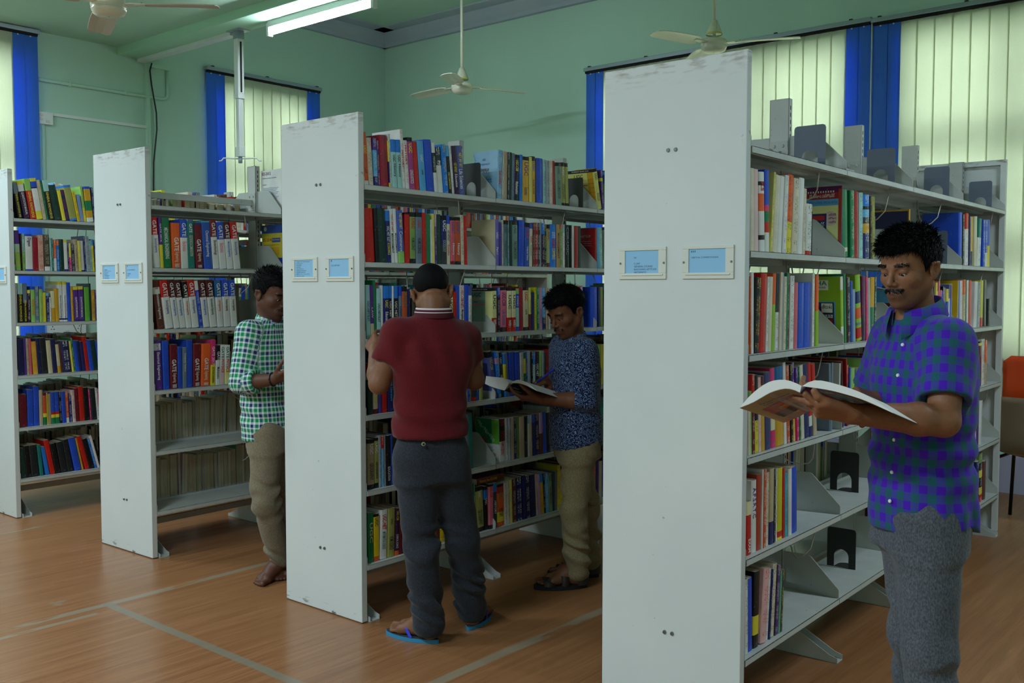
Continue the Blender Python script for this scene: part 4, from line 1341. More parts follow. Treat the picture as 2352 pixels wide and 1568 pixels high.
def cover_mat():
    m = mat('printed_book_cover', (200, 200, 200), 0.38, 0, 0.4); t = NT(m)
    a = t.new('ShaderNodeAttribute', attribute_name='Col'); i = t.new('ShaderNodeAttribute', attribute_name='Ink')
    uv = t.n.new('ShaderNodeUVMap'); uv.uv_map = 'UVMap'
    u, v, _ = t.sep(uv.outputs[0])
    # small print that cannot be read at this distance: broken strokes along the spine
    n1 = t.noise(t.comb(t.math('MULTIPLY', u, 5.0), t.math('MULTIPLY', v, 260.0)), 1.0, 1)
    n2 = t.noise(t.comb(t.math('MULTIPLY', v, 34.0), 7.3), 1.0, 1)
    k = t.math('MULTIPLY', t.math('GREATER_THAN', n1, 0.5), t.math('GREATER_THAN', n2, 0.44))
    d = t.math('ABSOLUTE', t.math('SUBTRACT', u, 0.5))
    k = t.math('MULTIPLY', k, t.math('LESS_THAN', d, 0.26))
    k = t.math('MULTIPLY', k, t.math('GREATER_THAN', t.math('ABSOLUTE', t.math('SUBTRACT', d, 0.05)), 0.035))
    k = t.math('MULTIPLY', k, i.outputs['Alpha'])
    col = t.mix(t.math('MULTIPLY', k, 0.72), a.outputs['Color'], i.outputs['Color'])
    c = t.coord(); w = t.noise(c, 60, 3); w2 = t.noise(c, 9, 2)
    col = t.mix(t.math('MULTIPLY', t.ramp(w, 0.62, 0.8), 0.28), col, s2l((214, 206, 190)))
    col = t.mix(t.math('MULTIPLY', t.ramp(w2, 0.35, 0.75), 0.22), col, (0.02, 0.018, 0.016))
    t.color(col)
    return m
M['cover'] = cover_mat()
def pages_mat():
    m = mat('paper_pages', (206, 196, 168), 0.85, 0, 0.2); t = NT(m); c = t.coord()
    w = t.noise(t.mapping(c, (6, 420, 6)), 1.0, 2)
    t.color(t.mix(t.ramp(w, 0.35, 0.7), s2l((214, 206, 182)), s2l((164, 152, 124))))
    return m
M['pages'] = pages_mat()
_ink = {}
def ink(c):
    if c not in _ink:
        m = mat('cover_ink_'+NAMES[c[0]].replace(' ', '_'), PAL[c], 0.5)
        _ink[c] = m
    return _ink[c]

def book_geo(th, h, dep, bands, inkc, fore=False):
    """local: spine at x=0 facing +x, y from 0 to th, z from 0 to h.  returns verts, faces, face colours, face uv flag"""
    vs = []; fs = []; col = []; uvs = []
    bl = min(.006, th*.10) if not fore else 0.0
    us = (0, .14, .5, .86, 1.0) if th > .012 else (0, .5, 1.0)
    prof = [(-bl if q in (0, 1.0) else (-.25*bl if q in (.14, .86) else 0), th*q) for q in us]
    zs = [h]
    for c, n in bands: zs.append(zs[-1]-n*h)
    zs[-1] = 0.0
    n = len(prof)
    for z in zs:
        for (x, y) in prof: vs.append((x, y, z))
    for k in range(len(bands)):
        c = PAL[bands[k][0]]
        for j in range(n-1):
            fs.append((k*n+j, (k+1)*n+j, (k+1)*n+j+1, k*n+j+1)); col.append(c)
            uvs.append(((us[j], h-zs[k]), (us[j], h-zs[k+1]), (us[j+1], h-zs[k+1]), (us[j+1], h-zs[k])))
    ct = min(.0016, th*.12)
    def quad(a, c): 
        b = len(vs); vs.extend(a); fs.append((b, b+1, b+2, b+3)); col.append(c); uvs.append(((0, 0),)*4)
    # cover boards, coloured in the same bands as the spine
    for k in range(len(bands)):
        z1, z0 = zs[k], zs[k+1]; c = PAL[bands[k][0]]
        quad([(-bl, 0, z1), (-dep, 0, z1), (-dep, 0, z0), (-bl, 0, z0)], c)
        quad([(-bl, th, z0), (-dep, th, z0), (-dep, th, z1), (-bl, th, z1)], c)
    e = PAL[bands[0][0]]; eb = PAL[bands[-1][0]]
    for (ya, yb) in ((0, ct), (th-ct, th)):
        quad([(-bl, ya, h), (-bl, yb, h), (-dep, yb, h), (-dep, ya, h)], e)
        quad([(-bl, yb, 0), (-bl, ya, 0), (-dep, ya, 0), (-dep, yb, 0)], eb)
        quad([(-dep, ya, 0), (-dep, ya, h), (-dep, yb, h), (-dep, yb, 0)], e)
        yi = yb if ya == 0 else ya
        s = [(-bl, yi, 0), (-dep, yi, 0), (-dep, yi, h), (-bl, yi, h)]
        quad(s if ya == 0 else s[::-1], PAL['W'])
    quad([(-bl-.0004, 0, h*.9), (-bl-.0004, th, h*.9), (-bl-.0004, th, h*.1), (-bl-.0004, 0, h*.1)], e)
    return vs, fs, col, uvs
def book_mesh(vs, fs, col, uvs, inks, name='book'):
    me = bpy.data.meshes.new(name); me.from_pydata(vs, [], fs)
    lc = np.array([len(f) for f in fs]); nl = int(lc.sum())
    cl = np.array([(*s2l(c), 1) for c in col], np.float32)
    a = me.color_attributes.new('Col', 'FLOAT_COLOR', 'CORNER'); a.data.foreach_set('color', np.repeat(cl, lc, axis=0).ravel())
    ik = np.array(inks, np.float32)
    a = me.color_attributes.new('Ink', 'FLOAT_COLOR', 'CORNER'); a.data.foreach_set('color', np.repeat(ik, lc, axis=0).ravel())
    uv = me.uv_layers.new(name='UVMap'); uv.data.foreach_set('uv', np.array([p for q in uvs for p in q], np.float32).ravel())
    me.materials.append(M['cover'])
    return me
def page_block(th, h, dep, top_drop):
    b = MB(); ct = min(.0016, th*.12); bl = min(.006, th*.10)
    b.box(-dep+.004, -bl-.001, ct+.0003, th-ct-.0003, .003, h-top_drop)
    return b

ORD = ['', 'first', 'second', 'third', 'fourth', 'fifth', 'sixth', 'seventh', 'eighth', 'ninth', 'tenth', 'eleventh', 'twelfth', 'thirteenth', 'fourteenth', 'fifteenth', 'sixteenth', 'seventeenth', 'eighteenth', 'nineteenth', 'twentieth'] + ['twenty-'+x for x in 'first second third fourth fifth sixth seventh eighth ninth'.split()] + ['thirtieth'] + ['thirty-'+x for x in 'first second third fourth fifth sixth seventh eighth ninth'.split()] + ['fortieth'] + ['forty-'+x for x in 'first second third fourth fifth sixth seventh eighth ninth'.split()] + ['fiftieth', 'fifty-first']
SHN = ['top', 'second', 'third', 'fourth', 'fifth', 'bottom']
RKN = {'A': 'nearest bookcase', 'B': 'middle bookcase', 'C': 'GATE-guide bookcase', 'D': 'far-left bookcase'}
BANNED = {'PEARSON', 'OKS', 'KS'}
def colour_words(b):
    tot = {}
    for c, n in b: tot[c[0]] = tot.get(c[0], 0)+n
    o = sorted(tot.items(), key=lambda q: -q[1])
    w = [NAMES[c] for c, n in o if n > .17][:2]
    return ' and '.join(w) if w else NAMES[o[0][0]]
class Stuff:
    def __init__(s): s.vs = []; s.fs = []; s.col = []; s.uv = []; s.ink = []
    def add(s, M_, vs, fs, col, uv, ik):
        b = len(s.vs); s.vs += [tuple(M_ @ Vector(v)) for v in vs]; s.fs += [tuple(i+b for i in f) for f in fs]
        s.col += col; s.uv += uv; s.ink += [ik]*len(fs)
ST = Stuff()
BOOKS = {}
def inkv(c): return (*s2l(PAL[c]), 1.0) if c != '-' else (0, 0, 0, 0)
rb = random.Random(11)
cur = None; idx = 0
TALL_COVER = {}
for line in BOOKDATA.strip().splitlines():
    if line[0] == '#':
        rk_, k_ = line[1:].split(); cur = (rk_, int(k_)); idx = 0; continue
    f = line.split(); idx += 1
    y0, dy, h, lean = int(f[0])/1e4, int(f[1])/1e4, int(f[2])/1e3, math.radians(int(f[3])/10)
    rk = cur[0][0]; fore = cur[0].endswith('back'); zs = RACK[rk]['zs'][cur[1]]
    # a book that leans to the left swings about its lower left corner
    th = max(.004, min(dy, .066)*math.cos(lean)-.0006)
    bands = bands_of(f[4]); xf = -.285 if fore else -.016-rb.uniform(0, .006)
    dep = max(.12, min(.225, h*rb.uniform(.66, .74)))
    if fore: dep = rb.uniform(.14, .18)
    piv = Matrix.Translation((xf, y0, zs+.0005))
    if lean > 0: piv = Matrix.Translation((xf, y0+th/math.cos(lean)-th*math.cos(lean)*0, zs+.0005)) @ Matrix.Rotation(-lean, 4, 'X') @ Matrix.Translation((0, -th, 0))
    else: piv = piv @ Matrix.Rotation(-lean, 4, 'X')
    MW = RM[rk] @ piv
    ik = inkv(f[5])
    if fore:      # turned with the paper edges to the aisle
        vs, fs, col, uv = book_geo(th, h, dep, bands, f[5], True)
        # mirror in depth so that the fore-edge is at x = 0
        Rf = Matrix.Translation((-dep, th, 0)) @ Matrix.Rotation(PI, 4, 'Z')
        Rb = MW @ Rf
        stub = PAL['n5' if bands[0][0][0] in 'nWk' else 'w']
    else:
        vs, fs, col, uv = book_geo(th, h, dep, bands, f[5]); Rb = MW
    if len(f) > 7:
        ST.add(Rb, vs, fs, col, uv, ik)
        pb = page_block(th, h, dep, .004)
        ST.add(Rb, pb.v, pb.f, [PAL['n5' if rb.random() < .6 else 'W']]*len(pb.f), [((0, 0),)*4]*len(pb.f), (0, 0, 0, 0))
        continue
    me = book_mesh(vs, fs, col, uv, [ik]*len(fs))
    o = bpy.data.objects.new('book', me); link(o); o.matrix_world = Rb
    pb = page_block(th, h, dep, rb.uniform(.003, .006)).obj('page_block', M['pages'], o)
    titles = []
    if f[6] != '-':
        for q in f[6].split(';'):
            s_, r = q.rsplit('@', 1); s_ = s_.replace('_', ' '); c_, rg = r.split(':'); a, b_ = (float(x) for x in rg.split('-'))
            if s_.upper() not in BANNED: titles.append(s_)
            long_ = len(s_) > 16
            hh = th*(.46 if long_ else .56); hh = min(hh, .030)
            Lr = (b_-a)*h
            if len(s_) <= 4: hh = min(hh, Lr/len(s_)*1.5)
            yc = th*.5
            put_text(s_, (.0007, yc-hh/2, h*(1-a)), (0, 0, -1), (0, 1, 0), Lr, hh, ink(c_), o, 'spine_title', bold=.02 if len(s_) < 8 else .012)
    cw = colour_words(bands)
    tw = (' titled '+' '.join(titles)) if titles else ''
    twl = tw.split()
    if len(twl) > 4: tw = ' '+' '.join(twl[:4])
    if fore: desc = f'book turned paper-edge out'; cw = 'brown-paged' if bands[0][0][0] in 'nWk' else cw
    else: desc = ('slim ' if th < .013 else 'thick ' if th > .045 else '')+cw+' book'
    if fore: desc = cw+' '+desc
    lab = f"{desc}{tw if not fore else ''}, {ORD[idx]} along {SHN[cur[1]]} shelf, {RKN[rk]}"
    tag(o, lab.strip(), 'book', f"books on the {SHN[cur[1]]} shelf of the {RKN[rk]}")
    BOOKS[(cur[0], cur[1], idx)] = (o, th, h, dep)

# the far and rear rows, more than can be counted: page tops and spines seen over and between the front rows
def filler(rk, k, y0, y1, side, hmin=.19, hmax=.25, dull=False, dens=1.0):
    zs = RACK[rk]['zs'][k]; y = y0
    keys = list('nnWWsswKekbBr') if dull else list('wwbrdpyGtNlckvioWs')
    while y < y1-.03:
        th = rb.uniform(.012, .04); h = rb.uniform(hmin, hmax); dep = rb.uniform(.15, .20)
        if rb.random() < dens:
            bands = [(rb.choice(keys), 1.0)] if rb.random() < .6 else [(rb.choice(keys), .3), (rb.choice(keys), .7)]
            vs, fs, col, uv = book_geo(th, h, dep, bands, '-')
            if side > 0: m = RM[rk] @ Matrix.Translation((-.018-rb.uniform(0, .01), y, zs+.0005))
            else: m = RM[rk] @ Matrix.Translation((-W+.018+rb.uniform(0, .02), y+th, zs+.0005)) @ Matrix.Rotation(PI, 4, 'Z')
            ikk = inkv(rb.choice('wkyr')) if rb.random() < .6 else (0, 0, 0, 0)
            ST.add(m, vs, fs, col, uv, ikk)
            pb = page_block(th, h, dep, .004)
            ST.add(m, pb.v, pb.f, [PAL['n5' if rb.random() < .6 else 'W']]*len(pb.f), [((0, 0),)*4]*len(pb.f), (0, 0, 0, 0))
        y += th+.001
for rk, k, a, b_, side, hm, hx, dull in (
    ('D', 3, .05, 3.4, -1, .2, .25, True), ('D', 4, .05, 3.4, -1, .2, .26, True), ('D', 5, .05, 3.4, -1, .2, .27, True), ('D', 0, .30, .56, -1, .26, .28, False), ('D', 2, 1.0, 1.7, -1, .2, .25, True),
    ('D', 0, .9, 3.0, 1, .2, .26, False), ('D', 1, .9, 3.3, 1, .2, .26, False), ('D', 2, .9, 3.3, 1, .2, .26, False), ('D', 3, .9, 3.3, 1, .2, .26, True), ('D', 4, .9, 3.3, 1, .2, .26, True), ('D', 5, .9, 3.3, 1, .2, .26, True),
    ('C', 0, .10, .84, -1, .06, .09, True), ('C', 1, .66, .86, -1, .2, .25, True), ('C', 2, .60, .86, -1, .22, .26, True), ('C', 3, .05, .86, -1, .22, .27, False), ('C', 4, .83, 1.7, -1, .22, .26, True), ('C', 5, .83, 1.7, -1, .22, .26, True),
    ('C', 1, .95, 1.75, 1, .22, .27, False), ('C', 2, .95, 1.75, 1, .22, .27, False), ('C', 1, 1.85, 3.1, 1, .2, .26, False), ('C', 2, 1.85, 3.3, 1, .2, .26, False), ('C', 0, 1.0, 3.2, 1, .2, .25, False),
    ('C', 3, .95, 3.4, 1, .2, .25, True), ('C', 4, .95, 3.4, 1, .2, .25, True), ('C', 5, .95, 3.4, 1, .2, .25, True),
    ('B', 2, .05, 3.3, -1, .15, .2, True), ('B', 3, .05, 3.3, -1, .2, .26, True), ('B', 4, .05, 3.3, -1, .2, .27, True), ('B', 5, .05, 3.3, -1, .2, .26, True),
    ('B', 0, 1.9, 3.4, 1, .2, .25, False), ('B', 1, 1.9, 3.4, 1, .2, .25, False), ('B', 2, 1.95, 3.4, 1, .2, .25, False), ('B', 3, 1.33, 3.4, 1, .2, .25, False), ('B', 4, 1.33, 2.4, 1, .2, .26, False), ('B', 5, 1.4, 3.4, 1, .2, .25, False),
    ('A', 3, .05, 2.4, -1, .2, .27, True), ('A', 4, 1.0, 1.6, -1, .2, .27, True), ('A', 0, .95, 1.60, -1, .13, .16, False), ('A', 0, 1.75, 2.4, -1, .14, .17, True), ('A', 1, 1.75, 3.2, -1, .2, .22, False), ('A', 5, .1, .6, -1, .2, .25, False),
    ('A', 2, 1.75, 2.45, 1, .2, .25, False), ('A', 3, .95, 1.5, 1, .2, .26, False), ('A', 3, 1.75, 2.9, 1, .2, .25, False), ('A', 4, 1.75, 2.9, 1, .2, .26, False), ('A', 5, 1.75, 2.9, 1, .2, .25, False)):
    filler(rk, k, a, b_, side, hm, hx, dull)
so = bpy.data.objects.new('row_of_books', book_mesh(ST.vs, ST.fs, ST.col, ST.uv, ST.ink, 'row_of_books'))
link(so); tag(so, 'the remaining narrow and rear-row books filling all the bookcase shelves', 'books', kind='stuff')

# front covers that face the camera
def flat(o, y, d0, z0, d1, z1, c, name='cover_print', off=.0004):
    m = c if not isinstance(c, str) else ink(c)
    return MB().box(-d1, -d0, -off-.0002, -off+.0002, z0, z1).obj(name, m, o)
def ctext(o, s, d, z, L, H, c, name='cover_title', off=.001):
    """lettering on the left board: d = distance behind the spine of the text's left end"""
    return put_text(s, (-d, -off, z), (1, 0, 0), (0, 0, 1), L, H, ink(c), o, name)
def near(rk, k, y):
    best = None
    for key, (o, th, h, dep) in BOOKS.items():
        if key[0] == rk and key[1] == k:
            ly = (RM[rk].inverted() @ o.matrix_world.translation).y
            if best is None or abs(ly-y) < best[0]: best = (abs(ly-y), o, th, h, dep)
    return best[1:]
def special(rk, k, y, th, h, dep, bands, lab, lean=0.0, inkc='-', xf=-.018):
    vs, fs, col, uv = book_geo(th, h, dep, bands_of(bands), inkc)
    o = bpy.data.objects.new('book', book_mesh(vs, fs, col, uv, [inkv(inkc)]*len(fs))); link(o)
    o.matrix_world = RM[rk] @ Matrix.Translation((xf, y, RACK[rk]['zs'][k]+.0005)) @ Matrix.Rotation(-lean, 4, 'X')
    page_block(th, h, dep, .004).obj('page_block', M['pages'], o)
    tag(o, lab, 'book', f"books on the {SHN[k]} shelf of the {RKN[rk]}")
    return o
def recover(o, c):
    """give the left board one plain colour of its own"""
    me = o.data; a = me.color_attributes['Col']
    for p in me.polygons:
        if p.normal.y < -.9:
            for li in p.loop_indices: a.data[li].color = (*s2l(PAL[c]), 1)
# Sanskrit guide
o, th, h, dep = near('B', 0, .9177)
ctext(o, 'UGC', .105, h*.80, .022, .011, 'B'); ctext(o, 'NET/JRF/SLET', .135, h*.70, .080, .011, 'v')
ctext(o, 'संस्कृत', .125, h*.55, .065, .026, 'N'); ctext(o, 'Sanskrit', .125, h*.34, .085, .030, 'd')
for i in range(14):
    z = h*(.45+.5*((i*37) % 14)/14); d = .150+.004*((i*5) % 4)
    MB().box(-d-.004, -d, -.0006, -.0002, z, z+.006).obj('cover_print', ink('d'), o)
# yellow and green UGC sociology covers
def ugc_cover(o, h, base, side):
    recover(o, side)
    flat(o, 0, .045, .0, .175, h*.92, base); flat(o, 0, 0, h*.925, .18, h, 'k', off=.0006)
    ctext(o, 'TRUEMAN\'S Specific Series', .150, h*.945, .12, .008, 'w')
    ctext(o, 'UGC', .135, h*.80, .062, .020, 'k'); ctext(o, 'NET/SLET', .135, h*.72, .062, .011, 'Y')
    ctext(o, 'SERIES', .125, h*.66, .030, .008, 'K')
    flat(o, 0, .05, h*.60, .15, h*.63, 'i3', off=.0007)
o, th, h, dep = near('B', 0, 1.7852); ugc_cover(o, h, 'y2', 'Y')
for i in range(7): MB().box(-.04, -.002, -.0008, -.0004, h*(.1+.11*i), h*(.1+.11*i)+.0025).obj('cover_print', ink('o'), o)
o, th, h, dep = near('B', 2, .8814); ugc_cover(o, h, 's3', 'y3')
# plain board of a bound volume, with a chip out of it
o, th, h, dep = near('B', 1, .9063); recover(o, 'W3')
# chemical sciences
o, th, h, dep = near('B', 4, .9371); recover(o, 'w')
flat(o, 0, 0, h*.42, .16, h*.99, 'g'); flat(o, 0, .0, h*.42, .05, h*.99, 'l2', off=.0006); flat(o, 0, .09, h*.42, .155, h*.55, 'o4', off=.0007)
for i in range(13):     # the printed double helix
    q = i/12; d = .145-.11*q; z = h*(.93-.42*q); w = .013*math.sin(q*9)
    MB().box(-d-.004, -d, -.0012, -.0008, z-.002-abs(w), z+.002+abs(w)).obj('cover_print', ink('a' if i % 2 else 'W'), o)
ctext(o, 'CSIR-UGC', .105, h*.30, .060, .011, 't'); ctext(o, 'NET/JRF/SET', .115, h*.23, .078, .011, 't'); ctext(o, 'CHEMICAL SCIENCES', .125, h*.15, .10, .011, 'r')
for i in range(12): MB().box(-.022-.002*i, -.0212-.002*i, -.0006, -.0002, h*.03, h*.09).obj('cover_print', ink('k'), o)
# red cover, third bay of the middle bookcase
o = special('B', 1, 1.757, .018, .228, .17, 'r2', 'red book showing its front cover, third bay, middle bookcase second shelf')
recover(o, 'r2'); ctext(o, 'NET/SLET', .10, .175, .07, .012, 'i4')
for i in range(3): ctext(o, 'for the revised syllabus', .12, .150-.012*i, .095, .005, 'i4')
_fl, _ct = flat, ctext
def flat(o, y, d0, z0, d1, z1, c, name='cover_print', off=.0004): return _fl(o, y, d0*.78, z0, d1*.78 if d1 < .2 else d1, z1, c, name, off)
def ctext(o, s, d, z, L, H, c, name='cover_title', off=.001): return _ct(o, s, d*.78, z, L*.78, H, c, name, off)
# maroon special issue in bay two of the nearest bookcase
o = special('A', 1, .8605, .012, .274, .205, 'P2', 'large purple-edged book with cream cover reading 2017, nearest bookcase second shelf')
recover(o, 'P2')
flat(o, 0, .0, .0, .016, .262, 'o4'); flat(o, 0, .016, .0, .205, .20, 'y3'); flat(o, 0, .016, .225, .205, .250, 'r2', off=.0006)
flat(o, 0, .016, .200, .205, .225, 'c', off=.0006); flat(o, 0, .075, .045, .185, .170, 'B', off=.0007)
for i in range(16): MB().box(-.03-.010*i-.005, -.03-.010*i, -.0009, -.0005, .250, .257).obj('cover_print', ink('w'), o)
ctext(o, 'శ్రీ విజ్ఞాన పబ్లికేషన్స్', .165, .230, .13, .016, 'w'); ctext(o, 'CURRENT AFFAIRS SPECIAL BOOK', .185, .207, .165, .010, 'v')
ctext(o, 'కరెంట్ అఫైర్స్', .165, .115, .08, .022, 'w', off=.0014); ctext(o, '2017', .155, .085, .048, .018, 'y', off=.0014)
flat(o, 0, .085, .145, .165, .162, 'r', off=.001)
b = MB(); b.cyl((-.045, -.0008, .150), (-.045, -.0002, .150), .028, n=20); b.obj('cover_print', ink('i4'), o)
for i in range(3): ctext(o, ('అన్ని పోటీ', 'పరీక్షలకు', 'ఉపయోగం')[i], .064, .160-.014*i, .038, .010, 'R', off=.0014)
flat, ctext = _fl, _ct
# bay three: star-map cover with a yellow border
o = special('A', 1, 1.684, .014, .235, .20, 'Y', 'yellow-edged book with a dark starry cover, nearest bookcase second shelf')
recover(o, 'Y'); flat(o, 0, .006, .0, .195, .228, 'B2'); flat(o, 0, .15, .0, .19, .21, 's2', off=.0006); flat(o, 0, .02, .02, .12, .10, 'w', off=.0006); flat(o, 0, .05, .03, .10, .08, 'Y', off=.0008)
# lime publisher's guide
o, th, h, dep = near('A', 2, .8833); recover(o, 'L')
flat(o, 0, .050, h*.80, .16, h*.95, 'w'); ctext(o, 'VAHA', .140, h*.87, .085, .018, 'g', off=.0012); ctext(o, 'PUBLICATIONS', .130, h*.825, .07, .007, 'K', off=.0012)
flat(o, 0, .022, h*.20, .15, h*.63, 'c'); flat(o, 0, .028, h*.215, .144, h*.615, 'B2', off=.0006)
flat(o, 0, .034, h*.46, .078, h*.60, 'w', off=.0009); flat(o, 0, .084, h*.46, .136, h*.60, 'p', off=.0009)
flat(o, 0, .034, h*.38, .078, h*.43, 'w', off=.0009); flat(o, 0, .084, h*.38, .132, h*.43, 'w', off=.0009)
flat(o, 0, .034, h*.27, .072, h*.36, 'r', off=.0009); flat(o, 0, .034, h*.22, .08, h*.255, 'w', off=.0009)
ctext(o, '235', .072, h*.39, .035, .010, 'k', off=.0014); ctext(o, '147', .074, h*.225, .035, .008, 'k', off=.0014); ctext(o, 'తెలుగు', .076, h*.52, .040, .016, 'K', off=.0014)
# yellow magazine with a standing figure, last bay of the nearest bookcase
o = special('A', 2, 2.498, .012, .254, .215, 'Y3', 'yellow-framed magazine with a standing figure on it, behind the purple collar')
recover(o, 'Y3'); flat(o, 0, .028, .0, .215, .238, 'y3')
fig = MB(); fig.box(-.112, -.082, -.001, -.0006, .075, .165); fig.box(-.108, -.098, -.001, -.0006, .03, .075); fig.box(-.094, -.085, -.001, -.0006, .03, .075); fig.cyl((-.097, -.001, .180), (-.097, -.0006, .180), .011, n=12)
fig.obj('cover_print', ink('K'), o)
for i in range(6): flat(o, 0, .035, .215-.009*i, .075, .218-.009*i, 'n2', off=.0006)
flat(o, 0, .03, .118, .08, .122, 'o4', off=.0006)
# black book with an oval portrait
o, th, h, dep = near('A', 3, .7853) if ('A', 3, 20) in BOOKS else (None,)*4
o = special('A', 3, .790, .019, .262, .185, 's', 'black-covered book with an oval portrait, beside the open magazine being read')
recover(o, 'k'); h = .262
b = MB(); n = 24
b.prism([(-.085+.036*math.cos(2*PI*i/n), .185+.045*math.sin(2*PI*i/n)) for i in range(n)], 'y', -.0008, -.0003); b.obj('cover_portrait', ink('s2'), o)
b = MB(); b.prism([(-.085+.014*math.cos(2*PI*i/n), .190+.018*math.sin(2*PI*i/n)) for i in range(n)], 'y', -.0014, -.0009); b.obj('cover_portrait', ink('N'), o)
b = MB(); b.prism([(-.085+.0145*math.cos(2*PI*i/n), .203+.011*math.sin(2*PI*i/n)) for i in range(n)], 'y', -.0019, -.0015); b.obj('cover_portrait', ink('k'), o)
b = MB(); b.prism([(-.110, .150), (-.060, .150), (-.066, .166), (-.078, .173), (-.092, .173), (-.104, .166)], 'y', -.0013, -.0009); b.obj('cover_portrait', ink('d2'), o)
ctext(o, '2016.', .06, .03, .03, .008, 'w')
# stacked booklets beside it
for i, (y, hh, bc, lab) in enumerate(((.872, .255, 'w', 'white-edged booklet beside the black portrait book, nearest bookcase fourth shelf'), (.890, .215, 'k', 'shorter black booklet leaning among white ones, nearest bookcase fourth shelf'), (.915, .262, 'N', 'brown folder leaning behind the open magazine, nearest bookcase fourth shelf'), (.965, .27, 'r2', 'tall red folder leaning beside the purple shirt, nearest bookcase fourth shelf'))):
    o = special('A', 3, y, .012, hh, .20, bc, lab, lean=-.10 if i > 1 else 0)
    if i == 1: recover(o, 'k')
# engineering-exam books facing the aisle in the second bay of the GATE-guide bookcase
o = special('C', 0, .905, .020, .275, .20, 'Y2', 'white IES-2012 exam book facing out on the top shelf, GATE-guide bookcase', lean=0)
recover(o, 'w'); ctext(o, 'IES-2012', .190, .245, .085, .018, 'R'); ctext(o, 'Civil Engineering / Objective Solved Papers', .19, .222, .14, .008, 'k')
ctext(o, 'Contents', .185, .185, .04, .006, 'k')
for i in range(9): flat(o, 0, .03+.012*((i*7) % 3), .165-.009*i, .18, .1675-.009*i, 's', off=.0006)
for i in range(3): flat(o, 0, .05+.022*i, .055, .062+.022*i, .059, 'Y3', off=.0007)
o = special('C', 1, .905, .022, .275, .20, 'w15b70w15', 'yellow and blue IES-2014 exam book facing out, GATE-guide bookcase second shelf', lean=0)
recover(o, 'y'); flat(o, 0, 0, .225, .2, .275, 'b2'); flat(o, 0, 0, .0, .2, .075, 'b')
b = MB(); b.cyl((-.165, -.001, .252), (-.165, -.0004, .252), .014, n=16); b.obj('cover_print', ink('W'), o)
ctext(o, 'IES-2014', .188, .175, .082, .020, 'r'); flat(o, 0, .02, .170, .10, .196, 'b2', off=.0007)
ctext(o, 'ELECTRONICS', .095, .180, .07, .009, 'y', off=.0012)
ctext(o, 'Objective and Conventional Solved Papers', .185, .150, .16, .007, 'o')
for i in range(6): flat(o, 0, .03, .095+.008*i, .17, .0972+.008*i, 'o', off=.0006)
# exam book lying flat on the upright row, middle bookcase bottom shelf
vs, fs, col, uv = book_geo(.030, .21, .15, bands_of('N'), '-')
o = bpy.data.objects.new('book', book_mesh(vs, fs, col, uv, [(0, 0, 0, 0)]*len(fs))); link(o)
o.matrix_world = RM['B'] @ Matrix.Translation((-.030, .985, RACK['B']['zs'][5]+.2345)) @ Matrix.Rotation(PI/2, 4, 'X')
page_block(.030, .21, .15, .004).obj('page_block', M['pages'], o)
put_text('About the EXAM', (.0007, .008, .19), (0, 0, -1), (0, 1, 0), .13, .014, ink('Y'), o, 'spine_title')
tag(o, 'brown book lying flat on top of the row, lettered About the EXAM', 'book', 'books on the bottom shelf of the middle bookcase')
